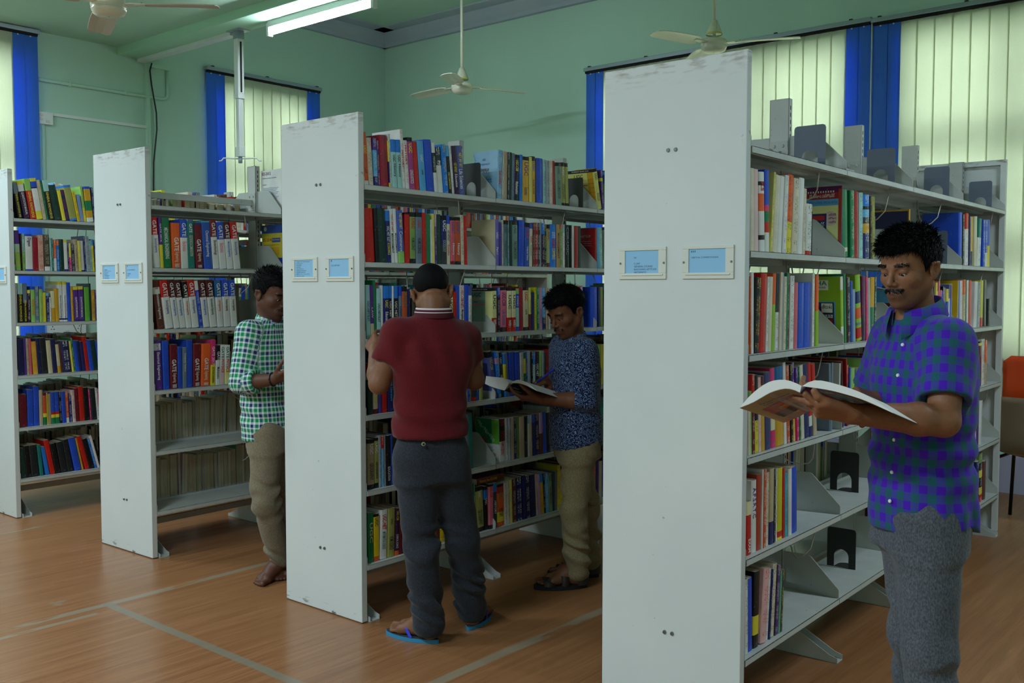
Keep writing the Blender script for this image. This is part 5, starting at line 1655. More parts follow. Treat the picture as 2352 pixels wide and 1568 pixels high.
# ------------------------------------------------------------------ people: implicit surfaces meshed by surface nets
CAMP = np.array([0, 0, 1.4569])
def V3(*a): return np.array(a, np.float64)
def nrm(v): v = np.asarray(v, float); return v/np.linalg.norm(v)
class Field:
    def __init__(s, lo, hi, step, fine=None, fstep=None):
        s.ax = []
        for i in range(3):
            iv = sorted((f[0][i], f[1][i]) for f in (fine or []))
            x = lo[i]; out = []
            while x < hi[i]:
                out.append(x)
                x += fstep if any(a-step < x < b for a, b in iv) else step
            out.append(x); s.ax.append(np.array(out))
        s.n = tuple(len(a) for a in s.ax)
        s.F = np.full(s.n, 9.0, np.float32)
    def block(s, lo, hi):
        sl = []
        for i in range(3):
            a = int(np.searchsorted(s.ax[i], lo[i])); b = int(np.searchsorted(s.ax[i], hi[i]))
            sl.append(slice(max(0, a-1), min(s.n[i], b+1)))
        sl = tuple(sl)
        X, Y, Z = np.meshgrid(s.ax[0][sl[0]], s.ax[1][sl[1]], s.ax[2][sl[2]], indexing='ij', sparse=True)
        return sl, X, Y, Z
    def put(s, lo, hi, fn, k=0.0, op='u'):
        pad = max(k*1.5, .02)+.02
        sl, X, Y, Z = s.block(np.asarray(lo)-pad, np.asarray(hi)+pad)
        if any(q.stop-q.start < 2 for q in sl): return
        d = fn(X, Y, Z)
        a = s.F[sl]
        if op == 'u':
            if k > 0:
                h = np.clip(.5+.5*(a-d)/k, 0, 1); r = a*(1-h)+d*h-k*h*(1-h)
                r = np.where(a > 5, d, r)
            else: r = np.minimum(a, d)
        elif op == 's':
            if k > 0:
                h = np.clip(.5-.5*(a+d)/k, 0, 1); r = a*(1-h)-d*h+k*h*(1-h)
                r = np.where(a > 5, a, r)
            else: r = np.maximum(a, -d)
        elif op == 'i': r = np.maximum(a, d)
        s.F[sl] = r.astype(np.float32)
    def cone(s, a, b, ra, rb, k=0.0, op='u', sq=None):
        a = np.asarray(a, float); b = np.asarray(b, float); ab = b-a; L2 = float(ab@ab)+1e-12
        def fn(X, Y, Z):
            px, py, pz = X-a[0], Y-a[1], Z-a[2]
            t = np.clip((px*ab[0]+py*ab[1]+pz*ab[2])/L2, 0, 1)
            dx, dy, dz = px-ab[0]*t, py-ab[1]*t, pz-ab[2]*t
            if sq is not None:
                n, f = sq; q = dx*n[0]+dy*n[1]+dz*n[2]; g = (1/f-1)*q
                dx, dy, dz = dx+n[0]*g, dy+n[1]*g, dz+n[2]*g
            return np.sqrt(dx*dx+dy*dy+dz*dz)-(ra+(rb-ra)*t)
        r = max(ra, rb)
        s.put(np.minimum(a, b)-r, np.maximum(a, b)+r, fn, k, op)
    def ell(s, c, axes, r, k=0.0, op='u', rng=None):
        c = np.asarray(c, float); A = [np.asarray(v, float) for v in axes]
        def fn(X, Y, Z):
            px, py, pz = X-c[0], Y-c[1], Z-c[2]
            q = [(px*v[0]+py*v[1]+pz*v[2]) for v in A]
            k0 = np.sqrt((q[0]/r[0])**2+(q[1]/r[1])**2+(q[2]/r[2])**2)
            k1 = np.sqrt((q[0]/r[0]**2)**2+(q[1]/r[1]**2)**2+(q[2]/r[2]**2)**2)+1e-9
            return k0*(k0-1)/k1
        m = max(r); s.put(c-m, c+m, fn, k, op)
    def loft(s, prof, f, k=0.0, op='u'):
        """upright body section: rows (z, cx, cy, half width, half depth), facing f"""
        P = np.array(prof, float); P = P[np.argsort(P[:, 0])]
        f = nrm([f[0], f[1], 0]); l = V3(-f[1], f[0], 0)
        def fn(X, Y, Z):
            z = np.clip(Z, P[0, 0], P[-1, 0])
            g = [np.interp(z, P[:, 0], P[:, i]) for i in range(1, 5)]
            dx, dy = X-g[0], Y-g[1]
            u = dx*l[0]+dy*l[1]; v = dx*f[0]+dy*f[1]
            e = (np.abs(u/g[2])**2.3+np.abs(v/g[3])**2.3)**(1/2.3)
            d = (e-1)*np.minimum(g[2], g[3])
            return np.maximum(d, np.maximum(Z-P[-1, 0], P[0, 0]-Z))
        m = max(P[:, 3].max(), P[:, 4].max())
        s.put((P[:, 1].min()-m, P[:, 2].min()-m, P[0, 0]), (P[:, 1].max()+m, P[:, 2].max()+m, P[-1, 0]), fn, k, op)
    def wrinkle(s, lo, hi, fn):
        sl, X, Y, Z = s.block(lo, hi); s.F[sl] += fn(X, Y, Z).astype(np.float32)
    def mesh(s):
        F = s.F; S = F < 0; n = s.n
        cnt = np.zeros((n[0]-1, n[1]-1, n[2]-1), np.uint8)
        for i in (0, 1):
            for j in (0, 1):
                for k in (0, 1): cnt += S[i:n[0]-1+i, j:n[1]-1+j, k:n[2]-1+k]
        I, J, K = np.nonzero((cnt > 0) & (cnt < 8))
        idx = np.full(cnt.shape, -1, np.int32); idx[I, J, K] = np.arange(len(I))
        cor = [(i, j, k) for i in (0, 1) for j in (0, 1) for k in (0, 1)]
        fv = {c: F[I+c[0], J+c[1], K+c[2]] for c in cor}
        acc = np.zeros((len(I), 3)); num = np.zeros(len(I))
        x0 = [s.ax[0][I], s.ax[1][J], s.ax[2][K]]; dl = [s.ax[0][I+1]-x0[0], s.ax[1][J+1]-x0[1], s.ax[2][K+1]-x0[2]]
        for a in cor:
            for d in range(3):
                if a[d]: continue
                b = list(a); b[d] = 1; b = tuple(b)
                fa, fb = fv[a], fv[b]; m = (fa < 0) != (fb < 0)
                t = np.where(m, fa/np.where(m, fa-fb, 1), 0)
                for q in range(3):
                    base = (a[q]+(t if q == d else 0))
                    acc[:, q] += np.where(m, x0[q]+dl[q]*base, 0)
                num += m
        co = acc/num[:, None]
        faces = []
        for d in range(3):
            u, v = (d+1) % 3, (d+2) % 3
            sa = [slice(None)]*3; sb = [slice(None)]*3
            sa[d] = slice(0, -1); sb[d] = slice(1, None)
            for q in (u, v): sa[q] = slice(1, -1); sb[q] = slice(1, -1)
            A = S[tuple(sa)]; B = S[tuple(sb)]
            for flip in (False, True):
                E = np.nonzero(A & ~B) if not flip else np.nonzero(~A & B)
                p = [None]*3; p[d] = E[d]; p[u] = E[u]; p[v] = E[v]
                def g(du, dv):
                    q = [None]*3; q[d] = p[d]; q[u] = p[u]+du; q[v] = p[v]+dv
                    return idx[q[0], q[1], q[2]]
                quad = np.stack([g(0, 0), g(1, 0), g(1, 1), g(0, 1)], 1)
                if flip: quad = quad[:, ::-1]
                faces.append(quad)
        return co, np.concatenate(faces)
def relax(co, fc, it=1, lam=.5):
    n = len(co)
    e = np.concatenate([fc[:, [0, 1]], fc[:, [1, 2]], fc[:, [2, 3]], fc[:, [3, 0]]])
    e = np.concatenate([e, e[:, ::-1]])
    dg = np.bincount(e[:, 0], minlength=n).astype(float)[:, None]
    for _ in range(it):
        a = np.stack([np.bincount(e[:, 0], weights=co[e[:, 1], q], minlength=n) for q in range(3)], 1)/dg
        co = co+(a-co)*lam
    return co
def sdf_obj(name, co, fc, m, parent, uv=None, col=None):
    me = bpy.data.meshes.new(name)
    me.vertices.add(len(co)); me.vertices.foreach_set('co', co.astype(np.float32).ravel())
    me.loops.add(fc.size); me.loops.foreach_set('vertex_index', fc.astype(np.int32).ravel())
    me.polygons.add(len(fc)); me.polygons.foreach_set('loop_start', np.arange(0, fc.size, 4, dtype=np.int32))
    try: me.polygons.foreach_set('loop_total', np.full(len(fc), 4, np.int32))
    except Exception: pass
    me.update(calc_edges=True)
    me.polygons.foreach_set('use_smooth', np.ones(len(fc), bool))
    if uv is not None:
        q = uv[fc.ravel()].reshape(-1, 4, 2)
        l = me.uv_layers.new(name='UVMap'); l.data.foreach_set('uv', q.astype(np.float32).ravel())
    if col is not None:
        a = me.color_attributes.new('Col', 'FLOAT_COLOR', 'POINT'); a.data.foreach_set('color', np.concatenate([col, np.ones((len(col), 1))], 1).astype(np.float32).ravel())
    me.materials.append(m); me.update(); me.validate()
    o = bpy.data.objects.new(name, me); link(o, parent); return o

def skin_mat(name):
    m = mat(name, (120, 80, 60), 0.5, 0, 0.35); t = NT(m)
    a = t.new('ShaderNodeAttribute', attribute_name='Col'); c = t.coord()
    n = t.noise(c, 90, 3); t.color(t.mix(t.math('MULTIPLY', t.ramp(n, .35, .75), .16), a.outputs['Color'], (0.02, 0.012, 0.01)))
    t.bump(t.noise(c, 350, 2), .12, .001)
    t.b.inputs['Subsurface Weight'].default_value = 0.06
    t.b.inputs['Subsurface Radius'].default_value = (.012, .005, .003)
    return m
M['skin'] = skin_mat('brown_skin')
def hair_mat():
    m = mat('black_hair', (10, 9, 10), 0.7, 0, 0.12); t = NT(m); c = t.coord()
    t.bump(t.noise(t.mapping(c, (240, 240, 60)), 1.0, 2), .5, .003)
    return m
M['hair'] = hair_mat()
M['eye'] = mat('eye_white', (200, 190, 180), .25); M['iris'] = mat('dark_iris', (22, 14, 10), .2)
def cloth(name, rgb=(100, 100, 100), rough=.85):
    m = mat(name, rgb, rough, 0, .15); t = NT(m)
    t.b.inputs['Sheen Weight'].default_value = .12
    return m, t
def weave(t, k=1.0):
    c = t.coord(); return t.noise(c, 700*k, 1)
def maroon():
    m, t = cloth('maroon_jersey', (120, 26, 36)); c = t.coord()
    n = t.noise(c, 420, 2); t.color(t.mix(t.ramp(n, .3, .75), s2l((104, 24, 32)), s2l((78, 15, 22)))); t.bump(t.noise(c, 22, 3), .15, .01); return m
def plaid_uv(t):
    uv = t.n.new('ShaderNodeUVMap'); uv.uv_map = 'UVMap'; u, v, _ = t.sep(uv.outputs[0])
    return u, v
def stripe(t, x, period, off, width):
    f = t.math('FRACT', t.math('ADD', t.math('MULTIPLY', x, 1/period), off)); return t.math('LESS_THAN', f, width)
def purple_check():
    m, t = cloth('purple_teal_check_cotton'); u, v = plaid_uv(t)
    a = stripe(t, u, .048, .1, .5); b = stripe(t, v, .048, .3, .5)
    s = t.math('MULTIPLY', t.math('ADD', a, b), .5)
    col = t.mix(s, s2l((34, 88, 98)), s2l((72, 26, 176)))
    t.color(col); t.bump(t.noise(t.coord(), 40, 3), .12, .006); return m
def green_check():
    m, t = cloth('green_navy_white_check_cotton'); u, v = plaid_uv(t)
    def axis(x, o):
        p = .050
        navy = stripe(t, x, p, o, .30); green = stripe(t, x, p, o+.48, .32); c = t.mix(navy, s2l((210, 226, 222)), s2l((40, 44, 104)))
        return t.mix(green, c, s2l((14, 142, 84)))
    col = t.mix(.5, axis(u, .1), axis(v, .25)); 
    t.color(col); t.bump(t.noise(t.coord(), 40, 3), .12, .006); return m
def floral():
    m, t = cloth('navy_paisley_cotton'); u, v = plaid_uv(t)
    uv = t.comb(u, v)
    vo = t.n.new('ShaderNodeTexVoronoi'); vo.inputs['Scale'].default_value = 44; vo.inputs['Randomness'].default_value = .55; t.ln(uv, vo.inputs['Vector'])
    d = vo.outputs['Distance']
    w = t.n.new('ShaderNodeMath'); w.operation = 'SINE'; t.ln(t.math('MULTIPLY', d, 26.0), w.inputs[0])
    ring = t.math('GREATER_THAN', w.outputs[0], .45)
    vo2 = t.n.new('ShaderNodeTexVoronoi'); vo2.inputs['Scale'].default_value = 150; t.ln(uv, vo2.inputs['Vector'])
    dots = t.math('LESS_THAN', vo2.outputs['Distance'], .26)
    nz = t.noise(uv, 90, 2)
    k = t.math('MAXIMUM', t.math('MULTIPLY', ring, t.math('GREATER_THAN', nz, .44)), t.math('MULTIPLY', dots, t.math('GREATER_THAN', nz, .56)))
    col = t.mix(t.math('MULTIPLY', k, .8), s2l((26, 36, 72)), s2l((140, 164, 204)))
    t.color(t.mix(t.ramp(t.noise(uv, 25, 2), .3, .7), col, s2l((22, 34, 72)))) if False else t.color(col)
    return m
def trouser(name, a, b, scale=260):
    m, t = cloth(name, a); c = t.coord(); n = t.noise(t.mapping(c, (scale, scale, scale*.5)), 1.0, 2); n2 = t.noise(c, 5, 3)
    col = t.mix(t.ramp(n, .3, .75), s2l(a), s2l(b)); t.color(t.mix(t.math('MULTIPLY', t.ramp(n2, .4, .75), .4), col, s2l(b)))
    t.bump(t.noise(c, 30, 3), .18, .01); return m

def sines(seed, amp, f0, aniso=(1, 1, 1), n=5):
    r = random.Random(seed); W_ = []
    for i in range(n):
        d = nrm([r.uniform(-1, 1)*aniso[0], r.uniform(-1, 1)*aniso[1], r.uniform(-1, 1)*aniso[2]])
        W_.append((d*f0*r.uniform(.6, 1.6), r.uniform(0, 6.28), r.uniform(.5, 1)))
    def fn(X, Y, Z):
        s_ = 0
        for d, ph, a in W_: s_ = s_+a*np.sin(X*d[0]+Y*d[1]+Z*d[2]+ph)
        return amp*s_/n
    return fn

def head_frame(face, pitch, roll=0.0):
    f0 = nrm([face[0], face[1], 0]); up = V3(0, 0, 1)
    f = f0*math.cos(pitch)-up*math.sin(pitch); u = f0*math.sin(pitch)+up*math.cos(pitch)
    l = np.cross(u, f)
    if roll: l, u = l*math.cos(roll)+u*math.sin(roll), u*math.cos(roll)-l*math.sin(roll)
    return f, l, u
def head_prims(Fd, c, fr, sc):
    f, l, u = fr
    def P(a, b, z): return c+(f*a+l*b+u*z)*sc
    ax = (f, l, u)
    def E(p, r, k, op='u'): Fd.ell(P(*p), ax, [q*sc for q in r], k*sc, op)
    def Cn(a, b, ra, rb, k, op='u'): Fd.cone(P(*a), P(*b), ra*sc, rb*sc, k*sc, op)
    E((-.012, 0, .036), (.098, .077, .084), .01)
    E((.022, 0, -.030), (.070, .060, .085), .03)
    E((.040, 0, .040), (.052, .058, .050), .02)
    for s in (1, -1):
        Cn((-.005, s*.052, -.050), (.050, s*.022, -.103), .024, .018, .025)
        E((.050, s*.040, -.026), (.028, .026, .022), .022)
        Cn((.080, s*.040, .014), (.088, s*.010, .013), .010, .009, .012)
    E((.072, 0, -.108), (.019, .022, .015), .018)
    E((.045, 0, -.085), (.045, .040, .030), .02)
    for s in (1, -1): E((.098, s*.031, -.003), (.016, .018, .0125), .012, 's')
    for s in (1, -1): E((.0762, s*.031, .0005), (.0150, .0168, .0118), .003)
    Cn((.087, 0, .012), (.109, 0, -.034), .0065, .0100, .009)
    for s in (1, -1): E((.096, s*.0110, -.039), (.011, .0080, .0075), .005)
    E((.083, 0, -.070), (.020, .030, .020), .015)
    Cn((.098, 0, -.0655), (.086, .022, -.0705), .0062, .004, .004); Cn((.098, 0, -.0655), (.086, -.022, -.0705), .0062, .004, .004)
    Cn((.0965, 0, -.0775), (.085, .018, -.0745), .0075, .0045, .004); Cn((.0965, 0, -.0775), (.085, -.018, -.0745), .0075, .0045, .004)
    for s in (1, -1):
        E((-.012, s*.080, -.010), (.019, .008, .031), .006)
        Cn((-.004, s*.086, .012), (-.024, s*.089, .010), .006, .006, .004)
        Cn((-.024, s*.089, .010), (-.026, s*.087, -.014), .006, .006, .004)
        Cn((-.026, s*.087, -.014), (-.010, s*.081, -.036), .0055, .0055, .004)
        E((-.010, s*.088, -.006), (.008, .005, .014), .004, 's')
def head_colors(co, c, fr, sc, skin, stubble=.0, moust=0.0, fade=0.0):
    f, l, u = fr; q = (co-c)/sc; a = q@f; b = q@l; z = q@u
    base = np.array(s2l(skin)); col = np.tile(base, (len(co), 1))
    inh = (np.abs(a) < .13) & (np.abs(b) < .1) & (z > -.14) & (z < .14)
    def mixc(w, rgb):
        nonlocal col
        w = np.clip(w, 0, 1)[:, None]; col = col*(1-w)+np.array(s2l(rgb))*w
    def blob(ca, cb, cz, ra, rb_, rz): return np.clip(1.6-1.6*np.sqrt(((a-ca)/ra)**2+((np.abs(b)-cb)/rb_)**2+((z-cz)/rz)**2), 0, 1)*inh
    mixc(blob(.095, 0, -.0715, .02, .024, .0105)*.9, (142, 78, 70))
    mixc(blob(.095, 0, -.0715, .02, .022, .0022), (50, 26, 22))
    if fade: mixc(fade*np.clip((z+.058+.05*np.clip(a/.03, -1, 1))/.05, 0, 1)*np.clip((.05-a)/.02, 0, 1)*(np.abs(b) < .0765), (12, 11, 11))
    if stubble: mixc(stubble*np.clip((-.045-z)/.03, 0, 1)*np.clip((a-.0)/.03, 0, 1)*inh, (34, 24, 22))
    if moust:
        mixc(moust*np.clip(blob(.1, .014, -.0575, .03, .022, .0072)*2.2, 0, 1), (14, 11, 11))
    for s in (1,):
        mixc(np.clip(blob(.088, .031, .018+0*z, .03, .021, .0062)*1.4, 0, 1)*.92, (14, 11, 11))
    mixc(np.clip(blob(.088, .031, -.0085, .03, .0165, .0030)*2.0, 0, 1)*.95, (16, 11, 10))
    mixc(blob(.08, .031, .006, .03, .018, .008)*.35, (62, 40, 32))
    for s in (1,): mixc(blob(.105, .008, -.045, .02, .005, .004)*.7, (40, 24, 20))
    return col
def hair_obj(parent, c, fr, sc, thick, hl, seed, step=.004, strands=0, slen=.02, lift=.6, fwd=.3, wav=.004, nape=-.075):
    f, l, u = fr
    lo = c-.16*sc; hi = c+.2*sc
    Fd = Field(lo, hi, step); ax = (f, l, u)
    P = lambda a, b, z: c+(f*a+l*b+u*z)*sc
    for (p, r) in thick: Fd.ell(P(*p), ax, [q*sc for q in r], .02)
    A = np.array(hl, float)
    def cut(X, Y, Z):
        px, py, pz = X-c[0], Y-c[1], Z-c[2]
        a = (px*f[0]+py*f[1]+pz*f[2])/sc; z = (px*u[0]+py*u[1]+pz*u[2])/sc; b = (px*l[0]+py*l[1]+pz*l[2])/sc
        h = np.interp(a, A[:, 0], A[:, 1])
        return (h-z-.012*np.clip(1-np.abs(b)/.05, 0, 1)*(a > .03))*sc*.8
    sl, X, Y, Z = Fd.block(lo, hi)
    w = sines(seed, wav, 150, n=7)(X, Y, Z)+sines(seed+1, wav*.6, 320, n=6)(X, Y, Z)
    Fd.F[sl] = np.maximum(Fd.F[sl]+w, cut(X, Y, Z))
    co, fc = Fd.mesh(); co = relax(co, fc, 1, .4)
    if strands:
        r = np.random.default_rng(seed)
        a_ = co[fc[:, 1]]-co[fc[:, 0]]; b_ = co[fc[:, 2]]-co[fc[:, 0]]
        N = np.cross(a_, b_); ar = np.linalg.norm(N, axis=1)+1e-12; N = N/ar[:, None]
        ctr = co[fc].mean(1); out = ((ctr-c)*N).sum(1) > .02*sc
        hz = ((ctr-c)@u)/sc
        pr_ = ar*out*(hz > nape+.01); pr_ = pr_/pr_.sum()
        pick = r.choice(len(fc), strands, p=pr_)
        vs = []; fs = []; base = len(co)
        for i in pick:
            p0 = ctr[i]-N[i]*.004; n_ = N[i]; hz_ = np.clip(hz[i]/.1, 0, 1)
            d = n_*lift*(.3+.7*hz_)+f*fwd*(hz_ > .3)-u*(.9-1.0*hz_)+r.normal(0, .2, 3); d = nrm(d)
            L = slen*(.5+.8*hz_)*r.uniform(.6, 1.2)
            s1 = nrm(np.cross(d, n_+1e-3)); wd = .0011
            p1 = p0+d*L*.55+n_*.002; p2 = p0+d*L-u*L*.15
            b0 = base+len(vs)
            vs += [p0-s1*wd, p0+s1*wd, p1+s1*wd*.8, p1-s1*wd*.8, p2, p2+s1*1e-4]
            fs += [(b0, b0+1, b0+2, b0+3), (b0+3, b0+2, b0+5, b0+4)]
        co = np.concatenate([co, np.array(vs)]); fc = np.concatenate([fc, np.array(fs)])
    o = sdf_obj('hair', co, fc, M['hair'], parent); return o
def face_hair(parent, co, c, fr, sc, name, test, direc, n, L, seed):
    """short strands rooted on the face: eyebrows, moustache"""
    f, l, u = fr; q = (co-c)/sc; a = q@f; b = q@l; z = q@u
    ids = np.nonzero(test(a, b, z))[0]
    if not len(ids): return
    r = np.random.default_rng(seed); ids = r.choice(ids, n); vs = []; fs = []
    for i in ids:
        p0 = co[i]+(r.normal(0, .0012, 3))-f*.001; dv = direc(b[i]); d = nrm(l*dv[0]+u*dv[1]+f*.35+r.normal(0, .18, 3)); s1 = nrm(np.cross(d, f)); w = .0006
        p1 = p0+d*L*.5+f*.0008; p2 = p0+d*L*r.uniform(.8, 1.2); k = len(vs)
        vs += [p0-s1*w, p0+s1*w, p1+s1*w, p1-s1*w, p2, p2+s1*1e-4]; fs += [(k, k+1, k+2, k+3), (k+3, k+2, k+5, k+4)]
    return sdf_obj(name, np.array(vs), np.array(fs), M['hair'], parent)
def eyes(parent, c, fr, sc):
    f, l, u = fr
    for s in (1, -1):
        p = c+(f*.0758+l*s*.031+u*-.0050)*sc
        b = MB(); b.lathe([(.0001, -.0115), (.004, -.0108), (.008, -.0083), (.0105, -.0047), (.0115, 0), (.0105, .0047), (.008, .0083), (.004, .0108), (.0001, .0115)], n=16)
        e = b.obj('eye', M['eye'], parent, smooth=True)
        d = f*.78-u*.62
        R = Matrix((Vector(l), Vector(np.cross(nrm(d), l)), Vector(nrm(d)))).transposed().to_4x4()
        e.matrix_local = Matrix.Translation(Vector(p)) @ R @ Matrix.Scale(sc*1.04, 4)
        i = MB(); i.lathe([(.0001, .0118), (.003, .0114), (.0055, .0103), (.0056, .0095)], n=16); i.obj('iris', M['iris'], e, smooth=True)

def hand_prims(Fd, Wp, d, n, left, curls, spread=.10, thumb=(.55, .35, .75), sc=1.0, k=.006, thumb_pts=None, index_pts=None):
    """palm and five unequal, bent fingers; d wrist->knuckles, n out of the palm"""
    d = nrm(d); n = nrm(n-d*(n@d)); t = np.cross(n, d) if left else np.cross(d, n)     # t: towards the thumb
    W_ = np.asarray(Wp, float)
    ks = []; 
    for i, (off, ln) in enumerate(((.030, .088), (.010, .092), (-.010, .087), (-.028, .078))):
        kk = W_+d*ln*sc+t*off*sc*1.02-n*(.002+.003*abs(i-1.2))*sc
        ks.append(kk); Fd.cone(W_+t*off*.5*sc, kk, .0165*sc, .0112*sc, .014*sc)
    Fd.cone(W_+d*.03*sc+n*.006*sc+t*.012*sc, W_+d*.06*sc+n*.004*sc-t*.012*sc, .016*sc, .014*sc, .012*sc)
    ph = ((.042, .025, .020), (.046, .029, .021), (.042, .027, .021), (.033, .020, .018))
    rr = (.0088, .0092, .0086, .0076)
    for i in range(4):
        if i == 0 and index_pts is not None:
            p = ks[0]
            for j, q in enumerate(index_pts): Fd.cone(p, q, rr[0]*(1-.07*j)*sc, rr[0]*(1-.07*(j+1))*sc, .004*sc); p = np.asarray(q, float)
            continue
        dd = nrm(d+t*spread*(1.5-i)*.7); p = ks[i]; a = 0
        for j in range(3):
            a += curls[i][j]
            dv = dd*math.cos(a)+n*math.sin(a)
            q = p+dv*ph[i][j]*sc
            Fd.cone(p, q, rr[i]*(1-.08*j)*sc, rr[i]*(1-.08*(j+1))*sc, .004*sc); p = q
    p = W_+d*.022*sc+t*.022*sc+n*.004*sc
    if thumb_pts is None:
        a, b, c_ = thumb
        q1 = p+nrm(t*a+d*.75+n*b)*.046*sc; q2 = q1+nrm(t*a*.5+d*c_+n*b*1.2)*.032*sc; q3 = q2+nrm(t*a*.2+d*c_+n*b*1.6)*.026*sc
        pts = [q1, q2, q3]
    else: pts = [np.asarray(x, float) for x in thumb_pts]
    Fd.cone(W_+t*.008*sc, pts[0], .016*sc, .0125*sc, .012*sc)
    for j in range(len(pts)-1): Fd.cone(pts[j], pts[j+1], .0115*sc*(1-.08*j), .0105*sc*(1-.1*j), .004*sc)
def foot_prims(Fd, heel, toe, ank, left, sc=1.0):
    """bare foot with toes; heel and toe on the ground"""
    heel = np.asarray(heel, float); toe = np.asarray(toe, float); d = nrm(toe-heel); L = np.linalg.norm(toe-heel); u = V3(0, 0, 1)
    s = np.cross(u, d) if not left else -np.cross(u, d)     # towards the big toe
    if left: s = np.cross(d, u)
    else: s = np.cross(u, d)
    z = heel[2]
    h = heel+d*.028; h[2] = z+.030
    Fd.cone(h, h+d*.02, .030, .030, .01)
    b1 = heel+d*(L*.70)+s*.022; b1[2] = z+.022; b2 = heel+d*(L*.66)-s*.022; b2[2] = z+.018
    ins = heel+d*(L*.36)+s*.008; ins[2] = z+.052
    Fd.cone(h, b1, .028, .021, .02); Fd.cone(h, b2, .026, .018, .02); Fd.cone(ank, ins, .033, .030, .03); Fd.cone(ins, b1, .029, .018, .02); Fd.cone(ins, b2, .026, .015, .02); Fd.cone(ank, h, .033, .03, .03)
    for i in range(5):
        o_ = .029-.0150*i; ln = (1.0, .985, .955, .915, .865)[i]; r = (.0125, .0085, .008, .0075, .0075)[i]
        a = heel+d*L*(.74-.022*i)+s*o_*.95; a[2] = z+.017-.001*i
        e = heel+d*(L*ln-r)+s*o_*1.05; e[2] = z+r+.0005
        Fd.cone(a, e, r*1.05, r, .006)

def angle_uv(co, p0, p1, ref, rad):
    ax = nrm(p1-p0); ref = ref-ax*(ref@ax); ref = nrm(ref); b = np.cross(ax, ref); q = co-p0
    return np.stack([np.arctan2(q@b, q@ref)*rad, -(q@ax)], 1)
def seg_dist(co, a, b, r):
    ab = b-a; t = np.clip(((co-a)@ab)/(ab@ab), 0, 1); return np.linalg.norm(co-a-t[:, None]*ab, axis=1)-r
def shirt_uv(co, prof, f, sleeves):
    P = np.array(prof, float); P = P[np.argsort(P[:, 0])]
    c = np.stack([np.interp(co[:, 2], P[:, 0], P[:, i]) for i in (1, 2)], 1)
    a_ = np.interp(co[:, 2], P[:, 0], P[:, 3]); b_ = np.interp(co[:, 2], P[:, 0], P[:, 4])
    f = nrm([f[0], f[1], 0]); l = V3(-f[1], f[0], 0)
    dx = co[:, 0]-c[:, 0]; dy = co[:, 1]-c[:, 1]
    uu = (dx*l[0]+dy*l[1]); vv = (dx*f[0]+dy*f[1])
    dt = (np.sqrt((uu/a_)**2+(vv/b_)**2)-1)*np.minimum(a_, b_)
    cm = CAMP-np.array([P[0, 1], P[0, 2], 0]); th0 = math.atan2(cm[0]*l[0]+cm[1]*l[1], cm[0]*f[0]+cm[1]*f[1])
    th = np.arctan2(uu, vv)-th0; th = (th+PI) % (2*PI)-PI
    uv = np.stack([th*.155, co[:, 2]], 1); best = dt
    for (p0, p1, r, off) in sleeves:
        p0 = np.asarray(p0, float); p1 = np.asarray(p1, float)
        d = seg_dist(co, p0, p1, r); m = d < best-.004
        q = angle_uv(co, p0, p1, CAMP-p0, r); q[:, 1] += off
        uv[m] = q[m]; best = np.where(m, d, best)
    return uv
def cone_d(X, Y, Z, a, b, ra, rb):
    ab = b-a; px, py, pz = X-a[0], Y-a[1], Z-a[2]; t = np.clip((px*ab[0]+py*ab[1]+pz*ab[2])/(ab@ab+1e-12), 0, 1)
    return np.sqrt((px-ab[0]*t)**2+(py-ab[1]*t)**2+(pz-ab[2]*t)**2)-(ra+(rb-ra)*t)
def sleeve(Fd, pts, rs, open_at, k=.03, inner=.012, fold=None):
    """shirt sleeve: square cut at the cuff and hollow there, joined to the shirt body with radius k"""
    pts = [np.asarray(p, float) for p in pts]; e = pts[-1]; d = nrm(e-pts[-2]); r = rs[-1]
    def fn(X, Y, Z):
        q = None
        for i in range(len(pts)-1):
            c = cone_d(X, Y, Z, pts[i], pts[i+1], rs[i], rs[i+1]); q = c if q is None else np.minimum(q, c)
        if fold is not None: q = np.minimum(q, cone_d(X, Y, Z, fold, e, r*1.06, r*1.06))
        t = (X-e[0])*d[0]+(Y-e[1])*d[1]+(Z-e[2])*d[2]
        near = np.sqrt((X-e[0])**2+(Y-e[1])**2+(Z-e[2])**2) < r*2.0
        q = np.where(near, np.maximum(q, t), q)
        return np.maximum(q, -cone_d(X, Y, Z, e+d*.012, e+d*.06, r-inner, r-inner*.7))
    m = max(rs)+.02
    Fd.put(np.min(pts, 0)-m, np.max(pts, 0)+m, fn, k)
